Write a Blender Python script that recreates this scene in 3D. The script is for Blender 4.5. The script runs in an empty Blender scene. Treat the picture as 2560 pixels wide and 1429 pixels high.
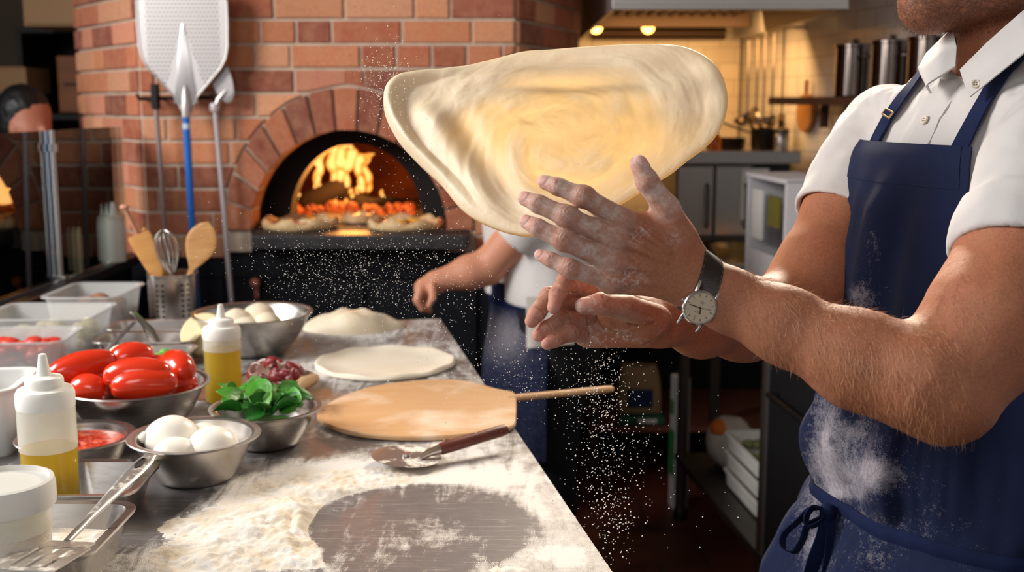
import bpy, bmesh, math, random
import numpy as np
from mathutils import Vector, Matrix, Euler
random.seed(7)
SC = bpy.context.scene
COL = SC.collection
PI = math.pi

# ---------------------------------------------------------------- camera
FPX = 2850.0
PITCH = math.radians(9.2)
CAMZ = 1.40
TZ = 0.90                                   # table top height
cam_d = bpy.data.cameras.new('camera')
cam = bpy.data.objects.new('camera', cam_d)
COL.objects.link(cam)
cam.location = (0, 0, CAMZ)
cam.rotation_euler = (PI / 2 - PITCH, 0, 0)
cam_d.sensor_width = 36.0
cam_d.lens = 36.0 * FPX / 2560.0
cam_d.clip_start = 0.02
cam_d.dof.use_dof = True
cam_d.dof.focus_distance = 1.22
cam_d.dof.aperture_fstop = 6.0
SC.camera = cam
SC.view_settings.view_transform = 'Standard'
SC.view_settings.look = 'None'
SC.view_settings.gamma = 1.0
SC.view_settings.use_curve_mapping = False
SC.view_settings.exposure = 0.0

# ---------------------------------------------------------------- world and lights
wd = bpy.data.worlds.new('world')
SC.world = wd
wd.use_nodes = True
wd.node_tree.nodes['Background'].inputs[0].default_value = (0.80, 0.88, 1.0, 1)
wd.node_tree.nodes['Background'].inputs[1].default_value = 0.20


def area(name, loc, target, size, power, color, sy=None, spread=180):
    l = bpy.data.lights.new(name, 'AREA')
    l.energy = power
    l.color = color
    l.size = size
    if sy:
        l.shape = 'RECTANGLE'
        l.size_y = sy
    l.spread = math.radians(spread)
    o = bpy.data.objects.new(name, l)
    COL.objects.link(o)
    o.location = loc
    o.rotation_euler = (Vector(target) - Vector(loc)).to_track_quat('-Z', 'Y').to_euler()
    return o


area('daylight_window', (-2.3, 1.35, 2.35), (0.1, 1.9, 1.0), 1.2, 84, (1.0, 0.98, 0.96), 1.0)
area('daylight_front', (-0.9, -1.2, 2.6), (0.0, 2.6, 0.9), 1.2, 20, (1.0, 0.99, 0.98), 1.0)
area('tall_fill_light', (-3.3, 2.3, 1.5), (0.6, 1.6, 1.2), 0.6, 22, (0.96, 0.98, 1.0), 1.7)  # tall area light added to put bright streaks on the pots and bowls
area('range_glow', (0.72, 4.7, 1.66), (0.72, 5.4, 1.0), 0.7, 9, (1.0, 0.56, 0.20), 0.3)
area('dough_backlight', (0.62, 3.1, 2.25), (0.15, 1.25, 1.45), 0.5, 10.5, (1.0, 0.86, 0.68), 0.5, 60)

# ---------------------------------------------------------------- pixel <-> world helpers (2560 x 1429 frame)
CF = np.array([0, math.cos(PITCH), -math.sin(PITCH)])
CU = np.array([0, math.sin(PITCH), math.cos(PITCH)])
CR = np.array([1.0, 0, 0])
CO = np.array([0, 0, CAMZ])


def W(px, py, d):                      # point at camera-axis depth d
    return CO + d * (CF + (px - 1280) / FPX * CR + (714.5 - py) / FPX * CU)


def ray(px, py):
    return CF + (px - 1280) / FPX * CR + (714.5 - py) / FPX * CU


def T(px, py, z=TZ):                   # point on the horizontal plane z
    r = ray(px, py)
    return CO + r * ((z - CAMZ) / r[2])


def AY(px, py, Y):                     # point on the vertical plane y = Y
    r = ray(px, py)
    return CO + r * (Y / r[1])


def proj(P):                           # world -> pixel
    q = P - CO
    d = q @ CF
    return 1280 + (q @ CR) / d * FPX, 714.5 - (q @ CU) / d * FPX


# ---------------------------------------------------------------- noise
def _hash(ix, iy, iz, seed):
    h = (ix * 374761393 + iy * 668265263 + iz * 2147483647 + seed * 1274126177) & 0xffffffff
    h = ((h ^ (h >> 13)) * 1274126177) & 0xffffffff
    h = (h ^ (h >> 16)) & 0xffffffff
    return h / 4294967295.0


def vnoise(P, scale=1.0, seed=0):      # value noise in 0..1 for an (n,3) array
    P = np.asarray(P, float) * scale
    I = np.floor(P).astype(np.int64)
    F = P - I
    F = F * F * (3 - 2 * F)
    r = 0
    for a in (0, 1):
        for b in (0, 1):
            for c in (0, 1):
                w = (F[:, 0] if a else 1 - F[:, 0]) * (F[:, 1] if b else 1 - F[:, 1]) * (F[:, 2] if c else 1 - F[:, 2])
                r = r + w * _hash(I[:, 0] + a, I[:, 1] + b, I[:, 2] + c, seed)
    return r


def fbm(P, scale=1.0, seed=0, octs=3):
    P = np.asarray(P, float)
    r, amp, tot = 0, 1.0, 0
    for o in range(octs):
        r = r + amp * vnoise(P, scale * 2 ** o, seed + o * 17)
        tot += amp
        amp *= 0.5
    return r / tot


def sst(a, b, x):
    t = np.clip((x - a) / (b - a), 0, 1)
    return t * t * (3 - 2 * t)


# ---------------------------------------------------------------- colour and materials
def lin(c):
    if isinstance(c, str):
        c = [int(c[i:i + 2], 16) for i in (0, 2, 4)]
    r = [(v / 255.0) for v in c[:3]]
    return tuple((v / 12.92) if v <= 0.04045 else ((v + 0.055) / 1.055) ** 2.4 for v in r) + (1.0,)


class NT:
    def __init__(s, m):
        s.t = m.node_tree
        s.n = s.t.nodes
        s.l = s.t.links

    def add(s, typ, **kw):
        n = s.n.new(typ)
        for k, v in kw.items():
            if k.startswith('i_'):
                n.inputs[int(k[2:]) if k[2:].isdigit() else k[2:]].default_value = v
            else:
                setattr(n, k, v)
        return n

    def link(s, a, b):
        s.l.new(a, b)

    def math(s, op, a, b=None, clamp=False):
        n = s.n.new('ShaderNodeMath')
        n.operation = op
        n.use_clamp = clamp
        for i, v in enumerate((a, b)):
            if v is None:
                continue
            if isinstance(v, (int, float)):
                n.inputs[i].default_value = v
            else:
                s.l.new(v, n.inputs[i])
        return n.outputs[0]

    def mix(s, fac, a, b, blend='MIX'):
        n = s.n.new('ShaderNodeMix')
        n.data_type = 'RGBA'
        n.blend_type = blend
        for idx, v in ((0, fac), (6, a), (7, b)):
            if isinstance(v, (int, float)):
                n.inputs[idx].default_value = v
            elif isinstance(v, (tuple, list)):
                n.inputs[idx].default_value = tuple(v)
            else:
                s.l.new(v, n.inputs[idx])
        return n.outputs[2]

    def ramp(s, fac, stops):
        n = s.n.new('ShaderNodeValToRGB')
        e = n.color_ramp.elements
        while len(e) < len(stops):
            e.new(0.5)
        for k, (p, c) in enumerate(stops):
            e[k].position = p
            e[k].color = c if len(c) == 4 else tuple(c) + (1,)
        s.l.new(fac, n.inputs[0])
        return n.outputs[0]

    def noise(s, scale, detail=3, rough=0.5, vec=None, dist=0.0, stretch=None):
        if vec is None:
            vec = s.add('ShaderNodeTexCoord').outputs['Object']
        if stretch:
            mp = s.add('ShaderNodeMapping')
            mp.inputs['Scale'].default_value = stretch
            s.l.new(vec, mp.inputs[0])
            vec = mp.outputs[0]
        n = s.add('ShaderNodeTexNoise')
        n.inputs['Scale'].default_value = scale
        n.inputs['Detail'].default_value = detail
        n.inputs['Roughness'].default_value = rough
        n.inputs['Distortion'].default_value = dist
        s.l.new(vec, n.inputs['Vector'])
        return n.outputs[0]


MATS = {}


def mat(name, base, rough=0.5, metal=0.0, var=None, bump=None, dust=None, sss=0, sssc=None, trans=0, ior=1.45,
        emis=None, estr=0, alpha=1, attr=None, coat=0, spec=0.5, brushed=None, sheen=0, translucent=0):
    """procedural material; var=(scale,colour,amount) bump=(scale,strength) dust=(scale,lo,hi)"""
    if name in MATS:
        return MATS[name]
    m = bpy.data.materials.new(name)
    MATS[name] = m
    m.use_nodes = True
    t = NT(m)
    b = t.n['Principled BSDF']
    col = lin(base)
    b.inputs['Base Color'].default_value = col
    b.inputs['Roughness'].default_value = rough
    b.inputs['Metallic'].default_value = metal
    b.inputs['IOR'].default_value = ior
    b.inputs['Specular IOR Level'].default_value = spec
    src = None
    if attr:
        a = t.add('ShaderNodeAttribute', attribute_name=attr)
        src = a.outputs['Color']
    if var:
        n = t.noise(var[0], 4, 0.55, stretch=(var[3] if len(var) > 3 else None))
        f = t.ramp(n, [(0.38, (0, 0, 0, 1)), (0.66, (var[2], var[2], var[2], 1))])
        src = t.mix(f, src if src is not None else col, lin(var[1]))
    if dust:
        n = t.noise(dust[0], 6, 0.65)
        f = t.ramp(n, [(dust[1], (0, 0, 0, 1)), (dust[2], (1, 1, 1, 1))])
        src = t.mix(f, src if src is not None else col, lin((232, 224, 214)))
        if metal:
            t.link(t.math('MULTIPLY', t.math('SUBTRACT', 1.0, f), metal), b.inputs['Metallic'])
            t.link(t.math('ADD', t.math('MULTIPLY', f, 0.5), rough, True), b.inputs['Roughness'])
    if src is not None:
        t.link(src, b.inputs['Base Color'])
    if bump or brushed:
        bn = t.add('ShaderNodeBump')
        if brushed:
            h = t.noise(brushed[0], 3, 0.6, stretch=brushed[2])
            bn.inputs['Strength'].default_value = brushed[1]
            r2 = t.math('ADD', t.math('MULTIPLY', h, 0.25), rough - 0.1, True)
            if not dust:
                t.link(r2, b.inputs['Roughness'])
        else:
            h = t.noise(bump[0], 5, 0.6, stretch=(bump[2] if len(bump) > 2 else None))
            bn.inputs['Strength'].default_value = bump[1]
        bn.inputs['Distance'].default_value = 0.002
        t.link(h, bn.inputs['Height'])
        t.link(bn.outputs[0], b.inputs['Normal'])
    if sss:
        b.inputs['Subsurface Weight'].default_value = sss
        b.inputs['Subsurface Radius'].default_value = sssc or (1.0, 0.35, 0.2)
        b.inputs['Subsurface Scale'].default_value = 0.008
    if trans:
        b.inputs['Transmission Weight'].default_value = trans
    if coat:
        b.inputs['Coat Weight'].default_value = coat
    if sheen:
        b.inputs['Sheen Weight'].default_value = sheen
    if emis:
        b.inputs['Emission Color'].default_value = lin(emis)
        b.inputs['Emission Strength'].default_value = estr
    if alpha < 1:
        b.inputs['Alpha'].default_value = alpha
    if translucent:
        tr = t.add('ShaderNodeBsdfTranslucent')
        tr.inputs[0].default_value = col
        mx = t.add('ShaderNodeMixShader')
        mx.inputs[0].default_value = translucent
        t.link(b.outputs[0], mx.inputs[1])
        t.link(tr.outputs[0], mx.inputs[2])
        t.link(mx.outputs[0], t.n['Material Output'].inputs[0])
    return m


# ---------------------------------------------------------------- mesh builder
class MB:
    def __init__(s):
        s.v = []
        s.f = []
        s.n = 0
        s.sm = []

    def add(s, v, f, M=None, smooth=True):
        v = np.asarray(v, float).reshape(-1, 3)
        if M is not None:
            A = np.array(M)
            v = v @ A[:3, :3].T + A[:3, 3]
        s.v.append(v)
        s.f.extend([tuple(i + s.n for i in q) for q in f])
        s.sm.extend([smooth] * len(f))
        s.n += len(v)
        return s

    # ---- shapes
    def box(s, c, size, M=None, bev=0.0, seg=2):
        bm = bmesh.new()
        bmesh.ops.create_cube(bm, size=1.0)
        for v in bm.verts:
            v.co = Vector((v.co.x * size[0] + c[0], v.co.y * size[1] + c[1], v.co.z * size[2] + c[2]))
        if bev > 0:
            bmesh.ops.bevel(bm, geom=bm.edges[:], offset=bev, segments=seg, affect='EDGES', profile=0.6)
        return s.bm(bm, M, smooth=False)

    def bm(s, bm, M=None, smooth=True):
        bm.verts.ensure_lookup_table()
        v = [tuple(x.co) for x in bm.verts]
        f = [tuple(x.index for x in q.verts) for q in bm.faces]
        bm.free()
        return s.add(v, f, M, smooth)

    def lathe(s, prof, seg=40, M=None, smooth=True, closed=False):
        v, f = [], []
        n = len(prof)
        for (r, z) in prof:
            for k in range(seg):
                a = 2 * PI * k / seg
                v.append((r * math.cos(a), r * math.sin(a), z))
        for i in range(n - 1 if not closed else n):
            j = (i + 1) % n
            for k in range(seg):
                l = (k + 1) % seg
                f.append((i * seg + k, i * seg + l, j * seg + l, j * seg + k))
        if not closed:
            if prof[0][0] > 1e-5:
                f.append(tuple(reversed(range(seg))))
            if prof[-1][0] > 1e-5:
                f.append(tuple((n - 1) * seg + k for k in range(seg)))
        return s.add(v, f, M, smooth)

    def tube(s, pts, rad, seg=10, M=None, cap=True, flat=1.0, up=None):
        pts = [np.array(p, float) for p in pts]
        n = len(pts)
        if not hasattr(rad, '__len__'):
            rad = [rad] * n
        v, f = [], []
        prev = None
        for i in range(n):
            t = pts[min(i + 1, n - 1)] - pts[max(i - 1, 0)]
            t /= (np.linalg.norm(t) + 1e-12)
            if prev is None:
                ref = np.array(up if up is not None else ((0, 0, 1) if abs(t[2]) < 0.9 else (0, 1, 0)), float)
            else:
                ref = prev
            b = ref - t * (ref @ t)
            b /= (np.linalg.norm(b) + 1e-12)
            prev = b
            c = np.cross(t, b)
            for k in range(seg):
                a = 2 * PI * k / seg
                v.append(pts[i] + rad[i] * (math.cos(a) * c + flat * math.sin(a) * b))
        for i in range(n - 1):
            for k in range(seg):
                l = (k + 1) % seg
                f.append((i * seg + k, i * seg + l, (i + 1) * seg + l, (i + 1) * seg + k))
        if cap:
            f.append(tuple(reversed(range(seg))))
            f.append(tuple((n - 1) * seg + k for k in range(seg)))
        return s.add(v, f, M)

    def prism(s, pts, z0, z1, M=None, bev=0.0):
        bm = bmesh.new()
        lo = [bm.verts.new((p[0], p[1], z0)) for p in pts]
        hi = [bm.verts.new((p[0], p[1], z1)) for p in pts]
        n = len(pts)
        bm.faces.new(list(reversed(lo)))
        top = bm.faces.new(hi)
        for i in range(n):
            j = (i + 1) % n
            bm.faces.new((lo[i], lo[j], hi[j], hi[i]))
        if bev:
            eds = [e for e in bm.edges if abs(e.verts[0].co.z - e.verts[1].co.z) < 1e-9]
            bmesh.ops.bevel(bm, geom=eds, offset=bev, segments=2, affect='EDGES', profile=0.5)
        bmesh.ops.recalc_face_normals(bm, faces=bm.faces)
        return s.bm(bm, M, smooth=False)

    def rings(s, rings, M=None, smooth=True, capa=False, capb=False):
        n = len(rings[0])
        v = [p for r in rings for p in r]
        f = []
        for i in range(len(rings) - 1):
            for k in range(n):
                l = (k + 1) % n
                f.append((i * n + k, i * n + l, (i + 1) * n + l, (i + 1) * n + k))
        if capa:
            f.append(tuple(reversed(range(n))))
        if capb:
            f.append(tuple((len(rings) - 1) * n + k for k in range(n)))
        return s.add(v, f, M, smooth)

    def ball(s, c, r, M=None, seg=20, rng=14, scl=(1, 1, 1), noise=0, nsc=20, seed=0):
        v, f = [], []
        for i in range(rng + 1):
            th = PI * i / rng
            for k in range(seg):
                a = 2 * PI * k / seg
                v.append((math.sin(th) * math.cos(a), math.sin(th) * math.sin(a), math.cos(th)))
        v = np.array(v)
        if noise:
            v = v * (1 + noise * (fbm(v * r, nsc, seed) - 0.5) * 2)[:, None]
        v = v * r * np.array(scl)
        for i in range(rng):
            for k in range(seg):
                l = (k + 1) % seg
                f.append((i * seg + k, (i + 1) * seg + k, (i + 1) * seg + l, i * seg + l))
        if M is not None:
            A = np.array(M)
            v = v @ A[:3, :3].T
        return s.add(v + np.array(c), f)

    def grid(s, V, closed=False, M=None, flip=False):
        """V: (a,b,3) array of points"""
        a, b = V.shape[:2]
        f = []
        for i in range(a - 1):
            for k in range(b if closed else b - 1):
                l = (k + 1) % b
                q = (i * b + k, i * b + l, (i + 1) * b + l, (i + 1) * b + k)
                f.append(q[::-1] if flip else q)
        return s.add(V.reshape(-1, 3), f, M)

    def sheet(s, V, th):
        """thick sheet from (a,b,3) points, offset along its normals by th"""
        a, b = V.shape[:2]
        du = np.gradient(V, axis=0)
        dv = np.gradient(V, axis=1)
        N = np.cross(du, dv)
        N /= np.linalg.norm(N, axis=2, keepdims=True) + 1e-12
        B = V - N * th
        v = np.concatenate([V.reshape(-1, 3), B.reshape(-1, 3)])
        o = a * b
        f = []
        for i in range(a - 1):
            for k in range(b - 1):
                q = (i * b + k, (i + 1) * b + k, (i + 1) * b + k + 1, i * b + k + 1)
                f.append(q)
                f.append(tuple(x + o for x in q[::-1]))
        edge = [(i * b, (i + 1) * b) for i in range(a - 1)] + [((i + 1) * b + b - 1, i * b + b - 1) for i in range(a - 1)]
        edge += [(k + 1, k) for k in range(b - 1)] + [((a - 1) * b + k, (a - 1) * b + k + 1) for k in range(b - 1)]
        for (p, q) in edge:
            f.append((q, p, p + o, q + o))
        return s.add(v, f)

    def build(s, name, m, parent=None, loc=None):
        v = np.concatenate(s.v) if s.v else np.zeros((0, 3))
        me = bpy.data.meshes.new(name)
        if parent is not None and loc is None:
            pass
        if loc is not None:
            v = v - np.array(loc)
        me.from_pydata(v.tolist(), [], s.f)
        me.polygons.foreach_set('use_smooth', s.sm)
        me.materials.append(m)
        me.update()
        if len(s.f) < 30000 and any(s.sm):
            me.set_sharp_from_angle(angle=math.radians(38))
        o = bpy.data.objects.new(name, me)
        COL.objects.link(o)
        if parent is not None:
            o.parent = parent
        elif loc is not None:
            o.location = loc
        return o


def vcol(o, cols, name='Col'):
    a = o.data.attributes.new(name, 'FLOAT_COLOR', 'POINT')
    c = np.ones((len(o.data.vertices), 4), np.float32)
    c[:, :cols.shape[1]] = cols
    a.data.foreach_set('color', c.ravel())


def autosmooth(o, ang=35):
    try:
        o.data.set_sharp_from_angle(angle=math.radians(ang))
        o.data.polygons.foreach_set('use_smooth', [True] * len(o.data.polygons))
    except Exception:
        pass
    return o


def tag(o, label, cat, group=None, kind=None):
    o['label'] = label
    o['category'] = cat
    if group:
        o['group'] = group
    if kind:
        o['kind'] = kind
    return o


def thing(name, label, cat, loc=(0, 0, 0), rotz=0.0, group=None, rot=None, scale=None):
    o = bpy.data.objects.new(name, None)
    o.empty_display_size = 0.05
    COL.objects.link(o)
    o.location = tuple(loc)
    o.rotation_euler = rot if rot else (0, 0, rotz)
    if scale:
        o.scale = (scale,) * 3 if not hasattr(scale, '__len__') else scale
    return tag(o, label, cat, group)


def struct(o):
    o['kind'] = 'structure'
    return o


def dup(root, loc, rot=None, label=None, group=None, scale=None):
    r = root.copy()
    COL.objects.link(r)
    r.location = tuple(loc)
    if rot is not None:
        r.rotation_euler = rot
    if scale is not None:
        r.scale = (scale,) * 3 if not hasattr(scale, '__len__') else scale
    if label:
        r['label'] = label
    if group:
        r['group'] = group
    for ch in list(root.children):
        c = ch.copy()
        COL.objects.link(c)
        c.parent = r
        for g in list(ch.children):
            e = g.copy()
            COL.objects.link(e)
            e.parent = c
    return r


def RZ(a):
    return Matrix.Rotation(a, 4, 'Z')


def TR(x, y, z):
    return Matrix.Translation((x, y, z))


def rrect(w, d, r, z, n=5, cx=0, cy=0):
    """rounded rectangle ring of points"""
    pts = []
    for (sx, sy, a0) in ((1, 1, 0), (-1, 1, PI / 2), (-1, -1, PI), (1, -1, 1.5 * PI)):
        for k in range(n + 1):
            a = a0 + (PI / 2) * k / n
            pts.append((cx + sx * (w / 2 - r) + r * math.cos(a), cy + sy * (d / 2 - r) + r * math.sin(a), z))
    return pts


# ---------------------------------------------------------------- implicit surfaces (bodies)
def smin(a, b, k):
    h = np.clip(0.5 + 0.5 * (b - a) / k, 0, 1)
    return b * (1 - h) + a * h - k * h * (1 - h)


def smax(a, b, k):
    return -smin(-a, -b, k)


def rcone(P, a, b, ra, rb, n=None, fl=1.0):
    ba = b - a
    t = np.clip(((P - a) @ ba) / (ba @ ba), 0, 1)
    q = P - a - t[:, None] * ba
    d2 = np.einsum('ij,ij->i', q, q)
    if n is not None:
        qn = q @ n
        d2 = d2 - qn * qn + (qn / fl) ** 2
    return np.sqrt(np.maximum(d2, 0)) - (ra + (rb - ra) * t)


class Prim:
    def __init__(s, a, b, ra, rb, k=0.01, n=None, fl=1.0):
        s.a, s.b = np.array(a, float), np.array(b, float)
        s.ra, s.rb, s.k, s.fl = ra, rb, k, fl
        s.n = None if n is None else np.array(n, float) / np.linalg.norm(n)
        s.c = (s.a + s.b) / 2
        s.R = np.linalg.norm(s.a - s.b) / 2 + max(ra, rb) * max(1, fl)

    def __call__(s, P):
        return rcone(P, s.a, s.b, s.ra, s.rb, s.n, s.fl)


def chain(prims, P, cull=None):
    """smooth union; cull=(centre, radius)"""
    d = None
    for p in prims:
        if cull is not None and np.linalg.norm(p.c - cull[0]) - p.R > cull[1] + 3 * p.k + 0.004:
            continue
        e = p(P)
        d = e if d is None else smin(d, e, p.k)
    if d is None:
        d = np.full(len(P), 1.0)
    return d


def bounds(prims, m=0.02):
    a = np.min([np.minimum(p.a, p.b) - max(p.ra, p.rb) for p in prims], 0) - m
    b = np.max([np.maximum(p.a, p.b) + max(p.ra, p.rb) for p in prims], 0) + m
    return a, b


def polygonize(f, lo, hi, h, B=12, slack=2.0):
    """surface nets over sparse blocks; f(P, cull)"""
    lo = np.array(lo, float)
    nb = np.ceil((np.array(hi) - lo) / (h * B)).astype(int)
    g = np.stack(np.meshgrid(*[np.arange(n) for n in nb], indexing='ij'), -1).reshape(-1, 3)
    C = lo + (g + 0.5) * h * B
    dc = f(C, None)
    rad = h * B * 0.87
    act = g[np.abs(dc) < rad * slack]
    off = np.stack(np.meshgrid(*[np.arange(B + 1)] * 3, indexing='ij'), -1).reshape(-1, 3)
    vals, keep = [], []
    for b in act:
        P = lo + (b * B + off) * h
        c = lo + (b + 0.5) * h * B
        v = f(P, (c, rad))
        if v.min() < 0 < v.max():
            vals.append(v.reshape(B + 1, B + 1, B + 1))
            keep.append(b)
    V = np.array(vals)
    base = np.array(keep) * B
    N = nb * B + 1
    S = V < 0
    cnt = np.zeros(V[:, :-1, :-1, :-1].shape)
    acc = np.zeros(cnt.shape + (3,))
    sl = {0: slice(0, B), 1: slice(1, B + 1)}
    for ax in range(3):
        oth = [x for x in range(3) if x != ax]
        for u in (0, 1):
            for w in (0, 1):
                o0 = [0, 0, 0]
                o0[oth[0]], o0[oth[1]] = u, w
                o1 = list(o0)
                o1[ax] = 1
                va = V[:, sl[o0[0]], sl[o0[1]], sl[o0[2]]]
                vb = V[:, sl[o1[0]], sl[o1[1]], sl[o1[2]]]
                m = (va < 0) != (vb < 0)
                t = np.where(m, va / np.where(m, va - vb, 1), 0)
                cnt += m
                for c in range(3):
                    acc[..., c] += m * (t if c == ax else o0[c])
    idx = np.nonzero(cnt > 0)
    cell = base[idx[0]] + np.stack(idx[1:], 1)
    verts = lo + (cell + acc[idx] / cnt[idx][:, None]) * h
    gid = (cell[:, 0] * N[1] + cell[:, 1]) * N[2] + cell[:, 2]
    order = np.argsort(gid)
    gs = gid[order]
    quads = []
    for ax in range(3):
        y, z = (ax + 1) % 3, (ax + 2) % 3
        o1 = [0, 0, 0]
        o1[ax] = 1
        sa = S[:, sl[0], sl[0], sl[0]]
        sb = S[:, sl[o1[0]], sl[o1[1]], sl[o1[2]]]
        ii = np.nonzero(sa != sb)
        p = base[ii[0]] + np.stack(ii[1:], 1)
        inside = sa[ii]
        cs = []
        for (dy, dz) in ((-1, -1), (0, -1), (0, 0), (-1, 0)):
            q = p.copy()
            q[:, y] += dy
            q[:, z] += dz
            cs.append((q[:, 0] * N[1] + q[:, 1]) * N[2] + q[:, 2])
        cs = np.stack(cs, 1)
        pos = np.clip(np.searchsorted(gs, cs), 0, len(gs) - 1)
        ok = (gs[pos] == cs).all(1)
        q = order[pos]
        q[~inside] = q[~inside][:, ::-1]
        quads.append(q[ok])
    return verts, np.concatenate(quads)


def np_mesh(name, v, q, m, parent=None, loc=None):
    if loc is not None:
        v = v - np.array(loc)
    me = bpy.data.meshes.new(name)
    me.vertices.add(len(v))
    me.vertices.foreach_set('co', np.asarray(v, np.float32).ravel())
    me.loops.add(q.size)
    me.loops.foreach_set('vertex_index', np.asarray(q, np.int32).ravel())
    me.polygons.add(len(q))
    me.polygons.foreach_set('loop_start', np.arange(0, q.size, q.shape[1], dtype=np.int32))
    me.polygons.foreach_set('loop_total', np.full(len(q), q.shape[1], np.int32))
    me.polygons.foreach_set('use_smooth', np.ones(len(q), bool))
    me.materials.append(m)
    me.update(calc_edges=True)
    me.validate()
    o = bpy.data.objects.new(name, me)
    COL.objects.link(o)
    if parent is not None:
        o.parent = parent
    elif loc is not None:
        o.location = loc
    return o

# ================================================================= room shell
def wallq(name, p0, p1, z0, z1, m, th=0.08, side=1):
    """wall box from p0 to p1 (xy), thickness on the far side"""
    p0, p1 = np.array(p0, float), np.array(p1, float)
    d = p1 - p0
    L = np.linalg.norm(d)
    d /= L
    n = np.array([-d[1], d[0]]) * side
    mb = MB()
    v = [(*(p0), z0), (*(p1), z0), (*(p1 + n * th), z0), (*(p0 + n * th), z0), (*(p0), z1), (*(p1), z1), (*(p1 + n * th), z1), (*(p0 + n * th), z1)]
    mb.add(v, [(0, 1, 2, 3), (4, 7, 6, 5), (0, 4, 5, 1), (1, 5, 6, 2), (2, 6, 7, 3), (3, 7, 4, 0)], smooth=False)
    return struct(mb.build(name, m))


def tile_mat(name, c1, c2, grout, w, h, rough=0.25, axes='xz', gap=0.012):
    m = bpy.data.materials.new(name)
    m.use_nodes = True
    t = NT(m)
    b = t.n['Principled BSDF']
    tc = t.add('ShaderNodeTexCoord').outputs['Object']
    sp = t.add('ShaderNodeSeparateXYZ')
    t.link(tc, sp.inputs[0])
    cb = t.add('ShaderNodeCombineXYZ')
    t.link(sp.outputs['XYZ'.index(axes[0].upper())], cb.inputs[0])
    t.link(sp.outputs['XYZ'.index(axes[1].upper())], cb.inputs[1])
    br = t.add('ShaderNodeTexBrick')
    t.link(cb.outputs[0], br.inputs['Vector'])
    br.inputs['Color1'].default_value = lin(c1)
    br.inputs['Color2'].default_value = lin(c2)
    br.inputs['Mortar'].default_value = lin(grout)
    br.inputs['Scale'].default_value = 1.0
    br.inputs['Mortar Size'].default_value = gap / 4
    br.inputs['Brick Width'].default_value = w
    br.inputs['Row Height'].default_value = h
    t.link(br.outputs[0], b.inputs['Base Color'])
    b.inputs['Roughness'].default_value = rough
    bp = t.add('ShaderNodeBump')
    bp.inputs['Strength'].default_value = 0.4
    bp.inputs['Distance'].default_value = 0.002
    t.link(t.math('SUBTRACT', 1.0, br.outputs['Fac']), bp.inputs['Height'])
    t.link(bp.outputs[0], b.inputs['Normal'])
    return m


m_floor = tile_mat('quarry_tile', (96, 46, 34), (78, 36, 28), (50, 34, 30), 0.30, 0.30, 0.45, 'xy', 0.02)
mb = MB()
mb.box((-0.4, 2.2, -0.03), (6.4, 7.4, 0.06))
struct(mb.build('floor', m_floor))
m_tile = tile_mat('white_tile', (226, 220, 214), (214, 207, 202), (176, 168, 160), 0.15, 0.075, 0.22, 'yz', 0.008)
m_tileb = tile_mat('back_tile', (222, 206, 184), (208, 192, 170), (170, 150, 130), 0.15, 0.075, 0.3, 'xz', 0.008)
m_dkwall = mat('left_plaster', (84, 72, 60), 0.9, var=(2.5, (66, 56, 48), 0.6))
wallq('wall_back', (-3.4, 5.5), (1.08, 5.5), 0, 2.8, m_dkwall)
wallq('wall_range', (0.22, 5.46), (1.07, 5.46), 0, 2.8, m_tileb, 0.03)
wallq('wall_right', (1.08, 5.5), (1.93, -0.24), 0, 2.8, m_tile)
wallq('wall_left', (-3.4, 5.5), (-3.4, -1.2), 0, 2.8, m_dkwall, side=-1)
mb = MB()
mb.box((-0.5, 2.4, 2.85), (6.6, 6.6, 0.08))
struct(mb.build('ceiling', mat('ceiling_paint', (150, 144, 136), 0.9)))

# ================================================================= brick pizza oven
OY = 3.55
Zc = AY(0, 293, OY)[2]
PITCHZ = 0.0732
oc = AY(875, 600, OY)
HZ = AY(875, 588, 3.42)[2]                       # hearth level
oven = thing('pizza_oven', 'red brick wood-fired pizza oven with arched mouth and fire burning inside', 'oven', (float(oc[0]), OY, 0))
OO = (float(oc[0]), OY, 0.0)


def ol(o):
    o.data.transform(Matrix.Translation([-a for a in OO]))
    return o


cxo = float(oc[0])
RIX, RIZ, ROX, ROZ = 0.306, 0.312, 0.385, 0.440
XL = AY(357, 300, OY)[0]
XR = AY(1286, 300, OY)[0]
XLL = AY(207, 300, 4.04)[0]
XRR = AY(1442, 300, 4.20)[0]
ZTOP = 2.72
m_brick = bpy.data.materials.new('brick')
m_brick.use_nodes = True
t = NT(m_brick)
b = t.n['Principled BSDF']
a_ = t.add('ShaderNodeAttribute', attribute_name='Col')
n1 = t.noise(26, 5, 0.65)
n2 = t.noise(150, 4, 0.6)
c = t.mix(t.ramp(n1, [(0.35, (0, 0, 0, 1)), (0.75, (0.5, 0.5, 0.5, 1))]), a_.outputs['Color'], lin((205, 150, 112)))
c = t.mix(t.ramp(n2, [(0.30, (0.35, 0.35, 0.35, 1)), (0.50, (0, 0, 0, 1))]), c, lin((96, 52, 38)))
t.link(c, b.inputs['Base Color'])
b.inputs['Roughness'].default_value = 0.85
bp = t.add('ShaderNodeBump')
bp.inputs['Strength'].default_value = 0.6
bp.inputs['Distance'].default_value = 0.004
t.link(t.noise(90, 6, 0.7), bp.inputs['Height'])
t.link(bp.outputs[0], b.inputs['Normal'])
m_mortar = mat('mortar', (204, 184, 164), 0.95, bump=(160, 0.6), var=(20, (176, 152, 132), 0.6))
BRC = [lin(x)[:3] for x in ((190, 108, 74), (206, 128, 88), (172, 92, 64), (150, 76, 58), (216, 144, 104), (182, 102, 74), (136, 68, 56), (206, 132, 104), (164, 84, 58), (222, 156, 118))]


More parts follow.
